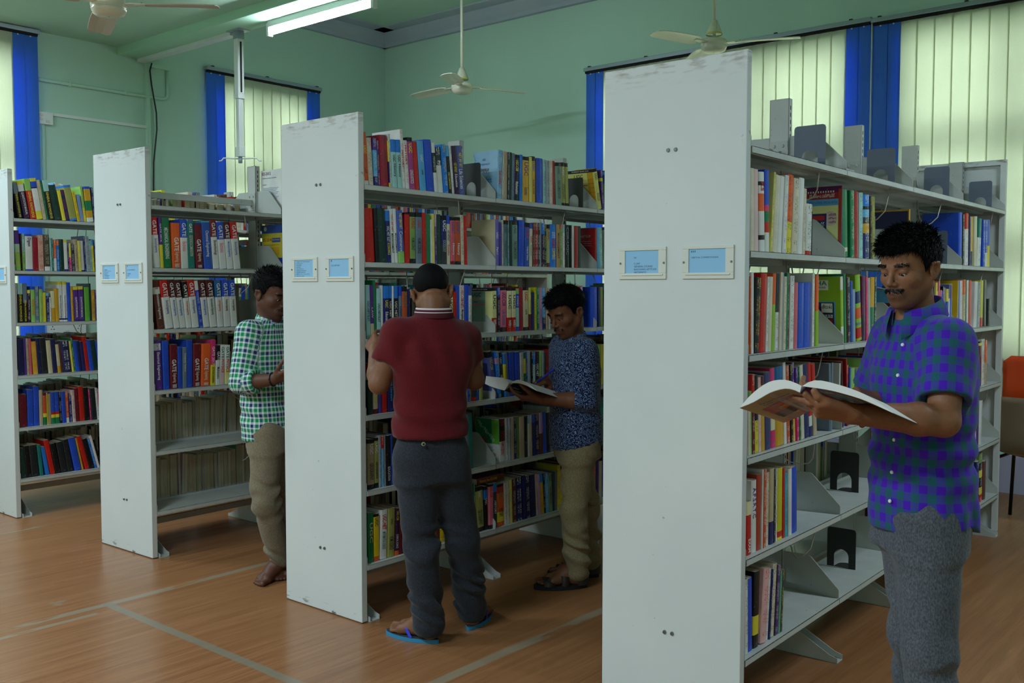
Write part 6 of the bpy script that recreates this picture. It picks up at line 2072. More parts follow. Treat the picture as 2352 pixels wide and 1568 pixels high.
# ---------- shared person assembly
def put_person(name, J, f, face, pitch, hsc, skin, lab, roll=0.0, step=.010, fstep=.0032, arms=(), hands=(), feet=(), leg_r=(.07, .052, .036), stubble=0, moust=0, legs=True, fade=0):
    root = empty(name, (0, 0, 0)); tag(root, lab, 'person')
    J = {k: np.array(v, float) for k, v in J.items()}
    fr = head_frame(face, pitch, roll); hc = J['head']
    fine = [(hc-.135*hsc, hc+.150*hsc)]
    for h in hands:
        w = np.asarray(h['W'], float); c = w+nrm(h['d'])*.085; fine.append((c-.115, c+.115))
    for (hl_, tt, an, lf) in feet:
        a = np.minimum(hl_, tt); b = np.maximum(hl_, tt); fine.append((a-.05, b+V3(.05, .05, .10)))
    pts = np.array([v for k, v in J.items() if k[:4] not in ('book', 'back', 'fron', 'hemb', 'hemf')]+[f_[i] for f_ in feet for i in (0, 1)])
    lo = pts.min(0)-.16; hi = pts.max(0)+.16; lo[2] = max(lo[2], -.012); hi[2] = hc[2]+.16
    Fd = Field(lo, hi, step, fine, fstep)
    left = V3(-f[1], f[0], 0)
    # trunk, neck, limbs as one surface
    Fd.ell(J['chest']-V3(0, 0, .02), (f, left, V3(0, 0, 1)), (.085, .135, .17), .03)
    Fd.ell((J['pelvis']+J['waist'])/2, (f, left, V3(0, 0, 1)), (.085, .125, .15), .04)
    nb_ = J['neck']; 
    hb = hc+(-fr[0]*.022-fr[2]*.055)*hsc
    Fd.cone(nb_-V3(0, 0, .03), hb, .060*hsc, .054*hsc, .025)
    for s in ('L', 'R'):
        Fd.cone(nb_-V3(0, 0, .04), J['sh'+s]-V3(0, 0, .01), .05, .050, .03)
        if legs:
            Fd.cone(J['hip'+s], J['knee'+s], leg_r[0], leg_r[1], .04)
            Fd.cone(J['knee'+s], J['ank'+s], leg_r[1], leg_r[2], .02)
    for (a, b, c, ra, rb_, rc, rd) in arms:
        a, b, c = (np.asarray(q, float) for q in (a, b, c))
        Fd.cone(a, b, ra, rb_, .03)
        m = b+(c-b)*.28; Fd.cone(b, m, rb_, rb_*1.06, .015); Fd.cone(m, c, rb_*1.06, rd, .015)
    head_prims(Fd, hc, fr, hsc)
    for h in hands: hand_prims(Fd, np.asarray(h['W'], float), np.asarray(h['d'], float), np.asarray(h['n'], float), h['left'], h['curls'], h.get('spread', .1), h.get('thumb', (.55, .35, .75)), h.get('sc', 1.0), thumb_pts=h.get('tp'), index_pts=h.get('ip'))
    for (hl_, tt, an, lf) in feet: foot_prims(Fd, hl_, tt, an, lf)
    co, fc = Fd.mesh(); co = relax(co, fc, 1, .35)
    col = head_colors(co, hc, fr, hsc, skin, stubble, moust, fade)
    sdf_obj('body', co, fc, M['skin'], root, col=col)
    eyes(root, hc, fr, hsc)
    face_hair(root, co, hc, fr, hsc, 'eyebrows', lambda a, b, z: (a > .05) & (np.abs(np.abs(b)-.031) < .020) & (np.abs(z-.0175-.004*np.cos((np.abs(b)-.031)*80)) < .0042), lambda b: (1 if b > 0 else -1, .25), 240, .0055, 3)
    if moust: face_hair(root, co, hc, fr, hsc, 'moustache', lambda a, b, z: (a > .06) & (np.abs(b) < .030) & (z < -.0525-.12*np.abs(b)) & (z > -.0640-.10*np.abs(b)), lambda b: (.9 if b > 0 else -.9, -.7), int(330*moust), .006, 4)
    return root, J, fr, hc
def garment(root, name, lo, hi, step, build, m, uvfn=None, it=1, wr=None, label=None):
    Fd = Field(np.asarray(lo), np.asarray(hi), step); build(Fd)
    if wr is not None: Fd.wrinkle(np.asarray(lo), np.asarray(hi), wr)
    co, fc = Fd.mesh(); co = relax(co, fc, it, .4)
    o = sdf_obj(name, co, fc, m, root, uv=uvfn(co) if uvfn else None)
    if label: o['label'] = label
    return o
def legs_build(J, f, top, rad, cuffs, seat=(.118, .165), flare=1.0, kk=.05):
    left = V3(-f[1], f[0], 0)
    def b(Fd):
        p = (J['hipL']+J['hipR'])/2; q = {s: p+(J['hip'+s]-p)*.80 for s in 'LR'}
        rows = [(p[2]-.10, p[0], p[1], seat[1]*.98, seat[0]), (p[2], p[0], p[1], seat[1], seat[0]), (top[2], top[0], top[1], seat[1]*.93, seat[0]*.93)]
        Fd.loft(rows, f, .02)
        for s in 'LR':
            h, k, a = q[s], J['knee'+s], J['ank'+s]
            Fd.cone(h-V3(0, 0, .02), k, rad[0], rad[1], kk); Fd.cone(k, a+V3(0, 0, cuffs), rad[1], rad[2]*flare, .02)
            e = a+V3(0, 0, cuffs-.02)
            # hem: cut level and leave it hollow
            sl, X, Y, Z = Fd.block(e-V3(.12, .12, .10), e+V3(.12, .12, .04))
            Fd.F[sl] = np.maximum(Fd.F[sl], np.broadcast_to((e[2]-.03)-Z, Fd.F[sl].shape)).astype(np.float32)
    return b
def leg_wr(J, seed, amp=.006, fold_knee=.006, fold_ank=.010):
    base = sines(seed, amp, 34, (1, 1, .8), 7); q1 = sines(seed+5, 3.2, 30, (1, 1, 1), 5); q2 = sines(seed+9, 1.6, 24, (1, 1, .8), 4)
    def fn(X, Y, Z):
        w = base(X, Y, Z); ph = q1(X, Y, Z); am = np.clip(.45+q2(X, Y, Z), 0, 1.2)
        for s in 'LR':
            k, a = J['knee'+s], J['ank'+s]
            g = np.exp(-((Z-k[2])/.10)**2); w = w+fold_knee*g*am*np.sin(Z*62+X*26-Y*19+ph*2)
            g = np.exp(-((Z-a[2]-.07)/.10)**2); w = w+fold_ank*g*am*np.sin(Z*80+X*30+Y*24+seed+ph*2)
        h = (J['hipL']+J['hipR'])/2
        g = np.exp(-((Z-h[2]+.10)/.07)**2); w = w+fold_knee*.6*g*am*np.sin(Z*70+X*34+Y*18+ph*2)
        return w
    return fn
def collar(root, c, f, m, r=(.066, .060), h=.040, tilt=.012, gap=.35, name='collar', flare=.016, stripes=None, uv=True, point=.0, ring=None):
    """folded shirt collar: inner stand and outer fall round the neck, open at the throat by gap radians"""
    f = nrm([f[0], f[1], 0]); l = V3(-f[1], f[0], 0); n = 40; vs = []; fs = []; uvs = []; ring0 = ring
    for i in range(n+1):
        a = gap+(2*PI-2*gap)*i/n            # 0 = throat
        d = f*math.cos(a)+l*math.sin(a); front = (1+math.cos(a))/2
        rr = math.hypot(r[1]*math.cos(a), r[0]*math.sin(a))
        zb = -tilt*2.2*front
        ring = [(rr, zb), (rr*.97, zb+h*.75), (rr*.99, zb+h), (rr+.004, zb+h), (rr+flare*.7, zb+h*.45-point*front**6*.4), (rr+flare, zb-.002-point*front**6), (rr+flare-.002, zb-.004-point*front**6)]
        if ring0 is not None: ring = [(rr+q, zb+z-(point*front**6 if q > .015 else 0)) for q, z in ring0]
        for (q, z) in ring: vs.append(c+d*q+V3(0, 0, z)); uvs.append((a*.07, z))
    k = 7 if ring0 is None else len(ring0)
    for i in range(n):
        for j in range(k-1): fs.append((i*k+j, (i+1)*k+j, (i+1)*k+j+1, i*k+j+1))
    me = bpy.data.meshes.new(name); me.from_pydata([tuple(v) for v in vs], [], fs)
    lay = me.uv_layers.new(name='UVMap')
    for p in me.polygons:
        for li, vi in zip(p.loop_indices, p.vertices): lay.data[li].uv = uvs[vi]
    if isinstance(m, (list, tuple)):
        for q in m: me.materials.append(q)
        for p in me.polygons: p.material_index = stripes[p.index % (k-1)]
    else: me.materials.append(m)
    for p in me.polygons: p.use_smooth = True
    o = bpy.data.objects.new(name, me); link(o, root); return o
def button(root, p, d, r=.0055):
    p = np.asarray(p, float); d = nrm(d)
    MB().cyl(tuple(p), tuple(p+d*.003), r, r*.8, n=12).obj('button', M['white'], root)

F_CAM = V3(-.646, .763, 0); R_CAM = V3(.763, .646, 0)
def facing(a_left):           # degrees: 0 = towards picture left in profile, 90 = straight at the viewer
    a = math.radians(a_left); return nrm(-R_CAM*math.cos(a)-F_CAM*math.sin(a))
HAIRLINE = [(-.13, -.078), (-.055, -.075), (-.035, -.045), (-.028, .012), (.000, .012), (.006, -.012), (.018, -.008), (.030, .035), (.050, .060), (.12, .066)]

# ================= man in purple and teal check
J = dict(pelvis=(-.898, 2.868, .82), hipL=(-.850, 2.815, .826), hipR=(-.945, 2.92, .826), kneeL=(-.835, 2.775, .46), kneeR=(-.905, 2.885, .46), ankL=(-.815, 2.80, .09), ankR=(-.90, 2.93, .09),
  waist=(-.905, 2.872, .963), chest=(-.905, 2.889, 1.20), neck=(-.925, 2.882, 1.400), shL=(-.818, 2.818, 1.318), shR=(-1.012, 2.965, 1.322), elL=(-.796, 2.720, 1.105), wrL=(-.966, 2.520, 1.130),
  elR=(-1.10, 2.99, 1.09), wrR=(-1.015, 2.815, 1.135), head=(-.933, 2.838, 1.516), handL=(-1.10, 2.42, 1.15), handR=(-1.04, 2.64, 1.17))
fP = facing(25); faceP = facing(34)
dL = V3(-.70, -.62, .22); nL = nrm(V3(-.30, .45, .80))
hands = [dict(W=J['wrL'], d=dL, n=nL, left=True, sc=1.0, curls=((.1, .2, .2), (.5, .75, .5), (.6, .8, .5), (.7, .8, .5)),
              ip=[(-1.052, 2.455, 1.158), (-1.080, 2.458, 1.165), (-1.100, 2.460, 1.170)], tp=[(-1.002, 2.450, 1.162), (-1.022, 2.432, 1.178), (-1.030, 2.428, 1.192)]),
         dict(W=J['wrR'], d=V3(-.10, -.97, .16), n=nrm(V3(-.5, .1, -.75)), left=False, sc=.98, curls=((.2, .3, .2), (.25, .3, .2), (.3, .35, .25), (.35, .4, .3)))]
feet = [(V3(-.80, 2.84, .0), V3(-.90, 2.62, .0), V3(-.815, 2.80, .09), True), (V3(-.88, 2.97, .0), V3(-.98, 2.75, .0), V3(-.90, 2.93, .09), False)]
root, JP, fr, hc = put_person('person', J, fP, faceP, math.radians(10), .87, (142, 94, 66), 'man in purple and teal check shirt reading an open magazine',
   step=.010, fstep=.0028, arms=[(J['shL'], J['elL'], J['wrL'], .050, .041, .03, .027), (J['shR'], J['elR'], J['wrR'], .050, .041, .03, .027)], hands=hands, feet=feet, stubble=.42, moust=.9)
hair_obj(root, hc, fr, .87, [((-.016, 0, .040), (.108, .088, .090)), ((.034, 0, .074), (.068, .070, .046)), ((-.02, 0, .085), (.075, .070, .043))], HAIRLINE, 5, .0036, 6500, .021, .38, .45, .006)
PROF_P = [(.775, -.892, 2.872, .152, .132), (.86, -.897, 2.872, .150, .130), (.97, -.900, 2.874, .144, .120), (1.10, -.900, 2.882, .150, .114), (1.20, -.900, 2.890, .160, .116), (1.275, -.902, 2.894, .155, .104), (1.330, -.908, 2.892, .120, .080), (1.375, -.918, 2.886, .070, .062)]
mP = purple_check()
slL = [JP['shL'], JP['shL']+(JP['elL']-JP['shL'])*.74]; slR = [JP['shR'], JP['shR']+(JP['elR']-JP['shR'])*.74]
def bP(Fd):
    Fd.loft(PROF_P, fP, .02)
    for s, q in (('L', slL), ('R', slR)):
        Fd.cone(JP['neck']-V3(0, 0, .060), q[0]-V3(0, 0, .008), .046, .058, .04)
        sleeve(Fd, [q[0]-V3(0, 0, .010), q[1]], [.066, .067], True, .04, .014)
    hem = JP['pelvis']
    def cut(X, Y, Z):          # curved shirt tail: lower front and back, higher at the side
        s = (X-hem[0])*fP[0]+(Y-hem[1])*fP[1]
        return (.800-.9*np.minimum(np.abs(s), .12)**2*3+.0*s)-Z
    sl, X, Y, Z = Fd.block(hem-V3(.25, .25, .3), hem+V3(.25, .25, .2)); Fd.F[sl] = np.maximum(Fd.F[sl], cut(X, Y, Z)).astype(np.float32)
def wP(X, Y, Z):
    w = sines(3, .0055, 26, (1, 1, .8), 7)(X, Y, Z)+sines(4, .003, 60, (1, 1, 1), 6)(X, Y, Z)
    g = np.exp(-((Z-.99)/.10)**2); return w+.006*g*np.sin(Z*75+X*18-Y*9)+.0035*np.exp(-((Z-.83)/.06)**2)*np.sin(X*70+Y*70)
garment(root, 'shirt', (-1.25, 2.55, .72), (-.62, 3.20, 1.44), .0065, bP, mP, lambda co: shirt_uv(co, PROF_P, fP, [(slL[0], slL[1], .078, .01), (slR[0], slR[1], .078, .0)]), 1, wP)
collar(root, JP['neck']+V3(0, 0, -.006)+fP*.004, fP, mP, (.068, .066), .044, .020, .34, flare=.022, point=.040)
lP = V3(-fP[1], fP[0], 0)
pb = MB()
for i in range(9):      # buttoned placket down the front
    pass
for z in (1.30, 1.215, 1.125, 1.035, .945, .865):
    c_ = [np.interp(z, [r[0] for r in PROF_P], [r[i] for r in PROF_P]) for i in range(1, 5)]
    button(root, V3(c_[0], c_[1], z)+fP*(c_[3]+.002)+lP*.012, fP)
mJean = trouser('grey_black_denim', (104, 108, 116), (58, 62, 70))
garment(root, 'jeans', (-1.15, 2.60, .03), (-.65, 3.12, .93), .0075, legs_build(JP, fP, V3(-.903, 2.870, .90), (.090, .072, .064), .02, (.108, .140)), mJean, None, 1, leg_wr(JP, 2, .006, .006, .006))
# shoes below the frame: plain leather soles kept simple but complete
for (h_, t_, a_, lf) in feet:
    d = nrm(t_-h_); s_ = np.cross(V3(0, 0, 1), d); L = np.linalg.norm(t_-h_)
    def sh(Fd, h_=h_, t_=t_, d=d, L=L):
        Fd.cone(h_+d*.03+V3(0, 0, .036), h_+d*.10+V3(0, 0, .05), .040, .042, .02); Fd.cone(h_+d*.10+V3(0, 0, .045), t_-d*.03+V3(0, 0, .03), .044, .034, .03)
        sl, X, Y, Z = Fd.block(Fd.ax[0][[0]].tolist()+Fd.ax[1][[0]].tolist()+Fd.ax[2][[0]].tolist(), (9, 9, 9)); Fd.F[sl] = np.maximum(Fd.F[sl], .002-Z)
    garment(root, 'shoe', np.minimum(h_, t_)-V3(.07, .07, .012), np.maximum(h_, t_)+V3(.07, .07, .12), .008, sh, M['black'])

# ================= man in maroon T-shirt, seen from behind
J = dict(pelvis=(-2.825, 2.825, .80), hipL=(-2.866, 2.755, .78), hipR=(-2.783, 2.902, .78), kneeL=(-2.832, 2.770, .41), kneeR=(-2.770, 2.955, .41), ankL=(-2.822, 2.806, .09), ankR=(-2.812, 3.055, .09),
  waist=(-2.825, 2.822, .93), chest=(-2.822, 2.820, 1.16), neck=(-2.822, 2.842, 1.352), shL=(-2.890, 2.706, 1.285), shR=(-2.775, 2.972, 1.268), elL=(-2.940, 2.650, 1.075), wrL=(-3.085, 2.760, 1.205),
  elR=(-2.770, 3.030, 1.075), wrR=(-2.985, 3.085, 1.10), head=(-2.868, 2.880, 1.440), handL=(-3.18, 2.84, 1.24), handR=(-3.07, 3.10, 1.12))
fR = nrm(F_CAM*math.cos(.32)-R_CAM*math.sin(.32)); faceR = nrm(F_CAM*1.0-R_CAM*.02)
cu = ((.3, .4, .3), (.35, .45, .3), (.4, .5, .3), (.45, .5, .35))
hands = [dict(W=J['wrL'], d=V3(-.80, .50, .34), n=nrm(V3(.2, .8, -.4)), left=True, curls=cu), dict(W=J['wrR'], d=V3(-.95, .15, .2), n=nrm(V3(-.2, -.3, .9)), left=False, curls=cu)]
feetR = [(V3(-2.795, 2.822, .020), V3(-3.035, 2.775, .020), V3(-2.822, 2.806, .10), True), (V3(-2.795, 3.022, .020), V3(-2.888, 3.248, .020), V3(-2.812, 3.055, .10), False)]
root, JR, fr, hc = put_person('person', J, fR, faceR, math.radians(30), .95, (128, 84, 58), 'man in maroon polo T-shirt seen from behind, reaching into shelves',
   roll=math.radians(-8), fstep=.0036, arms=[(J['shL'], J['elL'], J['wrL'], .050, .041, .03, .027), (J['shR'], J['elR'], J['wrR'], .050, .041, .03, .027)], hands=hands, feet=feetR, stubble=.3, fade=.93)
hair_obj(root, hc, fr, .95, [((-.013, 0, .037), (.1005, .0790, .0870))], [(-.13, -.025), (-.06, -.025), (-.04, -.012), (-.03, .03), (.0, .03), (.02, .02), (.035, .05), (.12, .066)], 9, .004, 0, wav=.0008)
PROF_R = [(.855, -2.826, 2.822, .155, .122), (.93, -2.825, 2.822, .150, .112), (1.03, -2.823, 2.821, .150, .106), (1.14, -2.821, 2.822, .172, .114), (1.22, -2.822, 2.826, .176, .112), (1.275, -2.823, 2.832, .160, .095), (1.315, -2.823, 2.838, .115, .078), (1.350, -2.823, 2.842, .072, .064)]
mR = maroon(); mStripe = mat('white_rib_stripe', (214, 200, 204), .8); mDk = mat('dark_maroon_rib', (78, 14, 28), .85)
def bR(Fd):
    Fd.loft(PROF_R, fR, .02)
    for s in 'LR':
        a, b = JR['sh'+s], JR['el'+s]; e = a+(b-a)*.60
        Fd.cone(JR['neck']-V3(0, 0, .055), a-V3(0, 0, .010), .046, .058, .04); sleeve(Fd, [a-V3(0, 0, .012), e], [.064, .062], True, .035, .014)
def wR(X, Y, Z):
    return sines(13, .004, 24, (1, 1, .9), 7)(X, Y, Z)+.005*np.exp(-((Z-.93)/.07)**2)*np.sin(Z*60+X*24-Y*18)+.004*np.exp(-((Z-1.2)/.08)**2)*np.sin(X*46+Y*46+Z*22)
garment(root, 't_shirt', (-3.10, 2.52, .83), (-2.60, 3.20, 1.40), .008, bR, mR, None, 1, wR)
collar(root, JR['neck']+V3(0, 0, -.012), fR, [mDk, mR, mStripe], (.066, .062), .038, -.002, .25, flare=.018, point=.01, ring=[(-.000, 0), (-.002, .030), (.000, .036), (.004, .038), (.007, .036), (.0085, .031), (.010, .027), (.0115, .022), (.0125, .0185), (.018, .0), (.016, -.003)], stripes=[1, 1, 0, 2, 2, 0, 0, 2, 0, 0])
mTr = trouser('charcoal_chino_cotton', (52, 56, 64), (34, 37, 44))
garment(root, 'trousers', (-3.05, 2.55, .0), (-2.58, 3.20, .92), .0075, legs_build(JR, fR, V3(-2.825, 2.822, .885), (.088, .070, .067), -.01, (.106, .140), 1.0), mTr, None, 1, leg_wr(JR, 7, .006, .006, .008))
b = MB(); pz = V3(-2.825, 2.822, .842)-fR*.113+V3(fR[1], -fR[0], 0)*-.055
b.cyl(tuple(pz), tuple(pz-fR*.004), .0085, .0075, n=16); b.obj('rivet_ring', mat('pale_metal_ring', (190, 186, 160), .35, .6), root)
b = MB(); b.cyl(tuple(pz-fR*.0035), tuple(pz-fR*.006), .0045, .0045, n=12); b.obj('ring_hole', M['black'], root)
# blue rubber slippers, things of their own
mSl = mat('blue_rubber_sole', (44, 134, 178), .6); mIn = mat('dark_footbed', (52, 58, 72), .8); mSt = mat('blue_rubber_strap', (52, 66, 214), .5)
def slipper(h_, t_, lf, lab):
    d = nrm(t_-h_); s_ = np.cross(d, V3(0, 0, 1)) if lf else np.cross(V3(0, 0, 1), d); L = np.linalg.norm(t_-h_)+.02; o0 = np.array([h_[0], h_[1], 0])-d*.012
    sh_ = empty('slipper', (0, 0, 0)); tag(sh_, lab, 'slipper', 'pair of blue rubber slippers')
    n = 28; out = []
    for i in range(n):
        a = 2*PI*i/n; q = .5-.5*math.cos(a); w = (.030+.018*math.sin(min(1, q*1.35)*PI*.62))*(1 if 0 < a < PI else .94)
        out.append((q*L, math.sin(a)**1 * w if abs(math.sin(a)) > 1e-9 else 0))
    for nm, m_, z0, z1, ins in (('sole', mSl, .0005, .016, 0), ('footbed', mIn, .016, .0185, .003)):
        b = MB(); vs = [tuple(o0+d*(x*(1-2*ins/L)+ins)+s_*y*(1-ins*12)+V3(0, 0, z0)) for x, y in out]+[tuple(o0+d*(x*(1-2*ins/L)+ins)+s_*y*(1-ins*12)+V3(0, 0, z1)) for x, y in out]
        b.add(vs, [tuple(range(n-1, -1, -1)), tuple(range(n, 2*n))]+[(i, (i+1) % n, (i+1) % n+n, i+n) for i in range(n)]); b.obj(nm, m_, sh_)
    pg = o0+d*L*.78+s_*.012+V3(0, 0, .030); b = MB()
    for sg in (1, -1):
        e = o0+d*L*.42+s_*sg*.044+V3(0, 0, .018)
        m1 = o0+d*L*.60+s_*(.008+sg*.026)+V3(0, 0, .058); m2 = o0+d*L*.50+s_*(sg*.041)+V3(0, 0, .046)
        pts = [pg, (pg+m1)/2+V3(0, 0, .008), m1, m2, e]; wv = [V3(0, 0, 0)+d*.006]*5
        vs = []; fs = []
        for p in pts:
            for a_, c_ in ((-1, 0), (1, 0), (1, .004), (-1, .004)): vs.append(tuple(p+d*a_*.0075+V3(0, 0, c_)))
        for i in range(4):
            for j in range(4): fs.append((i*4+j, i*4+(j+1) % 4, (i+1)*4+(j+1) % 4, (i+1)*4+j))
        fs += [(0, 1, 2, 3), (16, 17, 18, 19)]
        b.add(vs, fs)
    b.cyl(tuple(pg+V3(0, 0, .004)), tuple(pg-V3(0, 0, .015)), .004, n=8)
    b.obj('strap', mSt, sh_)
slipper(feetR[0][0], feetR[0][1], True, 'blue rubber slipper on the left foot of the man in maroon')
slipper(feetR[1][0], feetR[1][1], False, 'blue rubber slipper on the right foot of the man in maroon')

# ================= man in navy floral shirt, writing
J = dict(pelvis=(-2.835, 3.835, .74), hipL=(-2.775, 3.795, .735), hipR=(-2.882, 3.872, .735), kneeL=(-2.790, 3.760, .40), kneeR=(-2.862, 3.94, .40), ankL=(-2.796, 3.800, .09), ankR=(-2.858, 3.985, .09),
  waist=(-2.835, 3.827, .85), chest=(-2.842, 3.834, 1.05), neck=(-2.866, 3.850, 1.222), shL=(-2.752, 3.790, 1.168), shR=(-2.965, 3.900, 1.175), elL=(-2.712, 3.755, .925), wrL=(-2.865, 3.585, .940),
  elR=(-2.995, 3.910, .94), wrR=(-2.925, 3.790, .985), head=(-2.862, 3.795, 1.348), handL=(-2.96, 3.47, .97), handR=(-2.97, 3.70, 1.02))
fB = facing(24); faceB = facing(38)
hands = [dict(W=J['wrL'], d=V3(-.66, -.66, .12), n=nrm(V3(-.05, .25, .95)), left=True, sc=.95, curls=((.35, .4, .3), (.4, .5, .35), (.45, .5, .35), (.5, .5, .35))),
         dict(W=J['wrR'], d=V3(-.30, -.85, .25), n=nrm(V3(-.35, -.1, -.85)), left=False, sc=.95, curls=((.6, .7, .3), (.7, .8, .4), (.8, .9, .5), (.9, .9, .5)))]
feetB = [(V3(-2.775, 3.830, .022), V3(-2.940, 3.655, .022), V3(-2.796, 3.800, .10), True), (V3(-2.830, 4.010, .022), V3(-3.035, 3.885, .022), V3(-2.858, 3.985, .10), False)]
root, JB, fr, hc = put_person('person', J, fB, faceB, math.radians(24), .95, (122, 78, 54), 'man in navy floral shirt writing against an open thick book',
   fstep=.0036, arms=[(J['shL'], J['elL'], J['wrL'], .046, .038, .03, .025), (J['shR'], J['elR'], J['wrR'], .046, .038, .03, .025)], hands=hands, feet=feetB, stubble=.30, moust=.5)
hair_obj(root, hc, fr, .95, [((-.014, 0, .042), (.108, .087, .092)), ((.035, 0, .075), (.065, .068, .048))], HAIRLINE, 15, .0042, 2200, .022, .5, .6, .004)
PROF_B = [(.665, -2.832, 3.838, .156, .122), (.75, -2.834, 3.834, .154, .120), (.85, -2.836, 3.830, .146, .112), (.95, -2.838, 3.830, .148, .110), (1.06, -2.842, 3.834, .162, .112), (1.13, -2.848, 3.840, .155, .100), (1.185, -2.855, 3.846, .115, .078), (1.222, -2.862, 3.850, .068, .060)]
mB_ = floral()
def bB(Fd):
    Fd.loft(PROF_B, fB, .02)
    for s in 'LR':
        a, b, w_ = JB['sh'+s], JB['el'+s], JB['wr'+s]
        Fd.cone(JB['neck']-V3(0, 0, .055), a-V3(0, 0, .008), .044, .054, .04)
        e = b+(w_-b)*.30
        sleeve(Fd, [a-V3(0, 0, .010), b, e], [.060, .054, .049], True, .035, .014, fold=b+(w_-b)*.14)
    hem = JB['pelvis']
    sl, X, Y, Z = Fd.block(hem-V3(.25, .25, .3), hem+V3(.25, .25, .2)); s_ = (X-hem[0])*fB[0]+(Y-hem[1])*fB[1]
    Fd.F[sl] = np.maximum(Fd.F[sl], (.715-3.0*np.minimum(np.abs(s_), .12)**2)-Z).astype(np.float32)
garment(root, 'shirt', (-3.15, 3.50, .62), (-2.55, 4.12, 1.27), .0078, bB, mB_, lambda co: shirt_uv(co, PROF_B, fB, [(JB['shL'], JB['elL'], .066, 0), (JB['elL'], JB['wrL'], .055, .3), (JB['shR'], JB['elR'], .066, 0), (JB['elR'], JB['wrR'], .055, .3)]), 1, lambda X, Y, Z: sines(23, .006, 28, (1, 1, .9), 7)(X, Y, Z)+.005*np.exp(-((Z-.86)/.08)**2)*np.sin(Z*70+X*22))
collar(root, JB['neck']+V3(0, 0, -.006)+fB*.004, fB, mB_, (.062, .060), .036, .016, .30, flare=.017, point=.028)
mKh = trouser('khaki_cotton', (158, 146, 112), (122, 110, 82))
garment(root, 'trousers', (-3.10, 3.55, .0), (-2.60, 4.18, .82), .0078, legs_build(JB, fB, V3(-2.835, 3.83, .79), (.086, .066, .060), .0, (.104, .132)), mKh, None, 1, leg_wr(JB, 17, .007, .007, .009))
mSan = mat('dark_brown_leather', (44, 32, 28), .6); mSole = mat('black_rubber_sole', (24, 23, 24), .8)
def sandal(h_, t_, an, lf, lab):
    d = nrm(t_-h_); s_ = np.cross(d, V3(0, 0, 1)) if lf else np.cross(V3(0, 0, 1), d); L = np.linalg.norm(t_-h_)+.022; o0 = np.array([h_[0], h_[1], 0])-d*.012
    sh_ = empty('sandal', (0, 0, 0)); tag(sh_, lab, 'sandal', 'pair of dark strap sandals')
    n = 28; out = [((.5-.5*math.cos(2*PI*i/n))*L, math.sin(2*PI*i/n)*(.032+.016*math.sin(min(1, (.5-.5*math.cos(2*PI*i/n))*1.35)*PI*.62))) for i in range(n)]
    b = MB(); b.add([tuple(o0+d*x+s_*y+V3(0, 0, .0005)) for x, y in out]+[tuple(o0+d*x+s_*y+V3(0, 0, .021)) for x, y in out], [tuple(range(n-1, -1, -1)), tuple(range(n, 2*n))]+[(i, (i+1) % n, (i+1) % n+n, i+n) for i in range(n)]); b.obj('sole', mSole, sh_)
    def band(x0, x1, hgt, wid, nm):
        b = MB(); vs = []; fs = []; m = 10
        for i in range(m+1):
            a = PI*i/m; y = -math.cos(a)*wid; z = .016+math.sin(a)*hgt
            for x in (x0, x1): vs.append(tuple(o0+d*x+s_*y+V3(0, 0, z))); vs.append(tuple(o0+d*x+s_*y*1.08+V3(0, 0, z+.003)))
        for i in range(m):
            q = i*4; r = q+4
            fs += [(q+1, q+3, r+3, r+1), (q, q+1, r+1, r), (q+2, r+2, r+3, q+3), (q, r, r+2, q+2)]
        b.add(vs, fs); return b.obj(nm, mSan, sh_, smooth=True)
    band(L*.63, L*.83, .036, .047, 'toe_strap'); band(L*.36, L*.50, .066, .043, 'instep_strap')
    b = MB(); vs = []; fs = []; m = 14
    for i in range(m+1):
        a = PI*.5+PI*i/m; x = .052+math.cos(a)*.058; y = math.sin(a)*.040
        for z in (.020, .062): vs.append(tuple(o0+d*x+s_*y+V3(0, 0, z))); vs.append(tuple(o0+d*(x*1.0-.003*(-math.cos(a)))+s_*y*1.08+V3(0, 0, z)))
    for i in range(m):
        q = i*4; r = q+4; fs += [(q+1, q+3, r+3, r+1), (q, r, r+2, q+2), (q+2, r+2, r+3, q+3)]
    b.add(vs, fs).obj('heel_strap', mSan, sh_, smooth=True)
    MB().cyl(tuple(o0+d*L*.72-s_*.030+V3(0, 0, .046)), tuple(o0+d*L*.72-s_*.036+V3(0, 0, .050)), .009, n=10).obj('buckle', M['black'], sh_)
sandal(*feetB[0], 'dark strap sandal nearer the camera on the floral-shirted man')
sandal(*feetB[1], 'dark strap sandal farther back, under the floral-shirted man')

# ================= man in green check, barefoot, half hidden by the end panel
J = dict(pelvis=(-4.030, 2.915, .77), hipR=(-3.995, 2.850, .765), hipL=(-4.055, 2.985, .765), kneeR=(-3.985, 2.840, .42), kneeL=(-4.050, 3.000, .42), ankR=(-4.035, 2.960, .09), ankL=(-4.075, 3.055, .09),
  waist=(-4.040, 2.908, .90), chest=(-4.052, 2.908, 1.10), neck=(-4.040, 2.925, 1.312), shR=(-4.035, 2.795, 1.248), shL=(-4.075, 3.033, 1.255), elR=(-4.010, 2.725, 1.005), wrR=(-3.830, 2.795, 1.030),
  elL=(-4.000, 3.085, .99), wrL=(-3.845, 2.965, 1.03), head=(-4.012, 2.915, 1.432), handR=(-3.79, 2.82, 1.05), handL=(-3.79, 2.90, 1.05))
aG = math.radians(35); fG = nrm(R_CAM*math.cos(aG)-F_CAM*math.sin(aG)); aG2 = math.radians(30); faceG = nrm(R_CAM*math.cos(aG2)-F_CAM*math.sin(aG2))
hands = [dict(W=J['wrR'], d=V3(.75, .35, .35), n=nrm(V3(-.3, .5, .8)), left=False, sc=.86, curls=cu), dict(W=J['wrL'], d=V3(.60, -.40, .4), n=nrm(V3(-.4, -.3, .8)), left=True, sc=.86, curls=cu)]
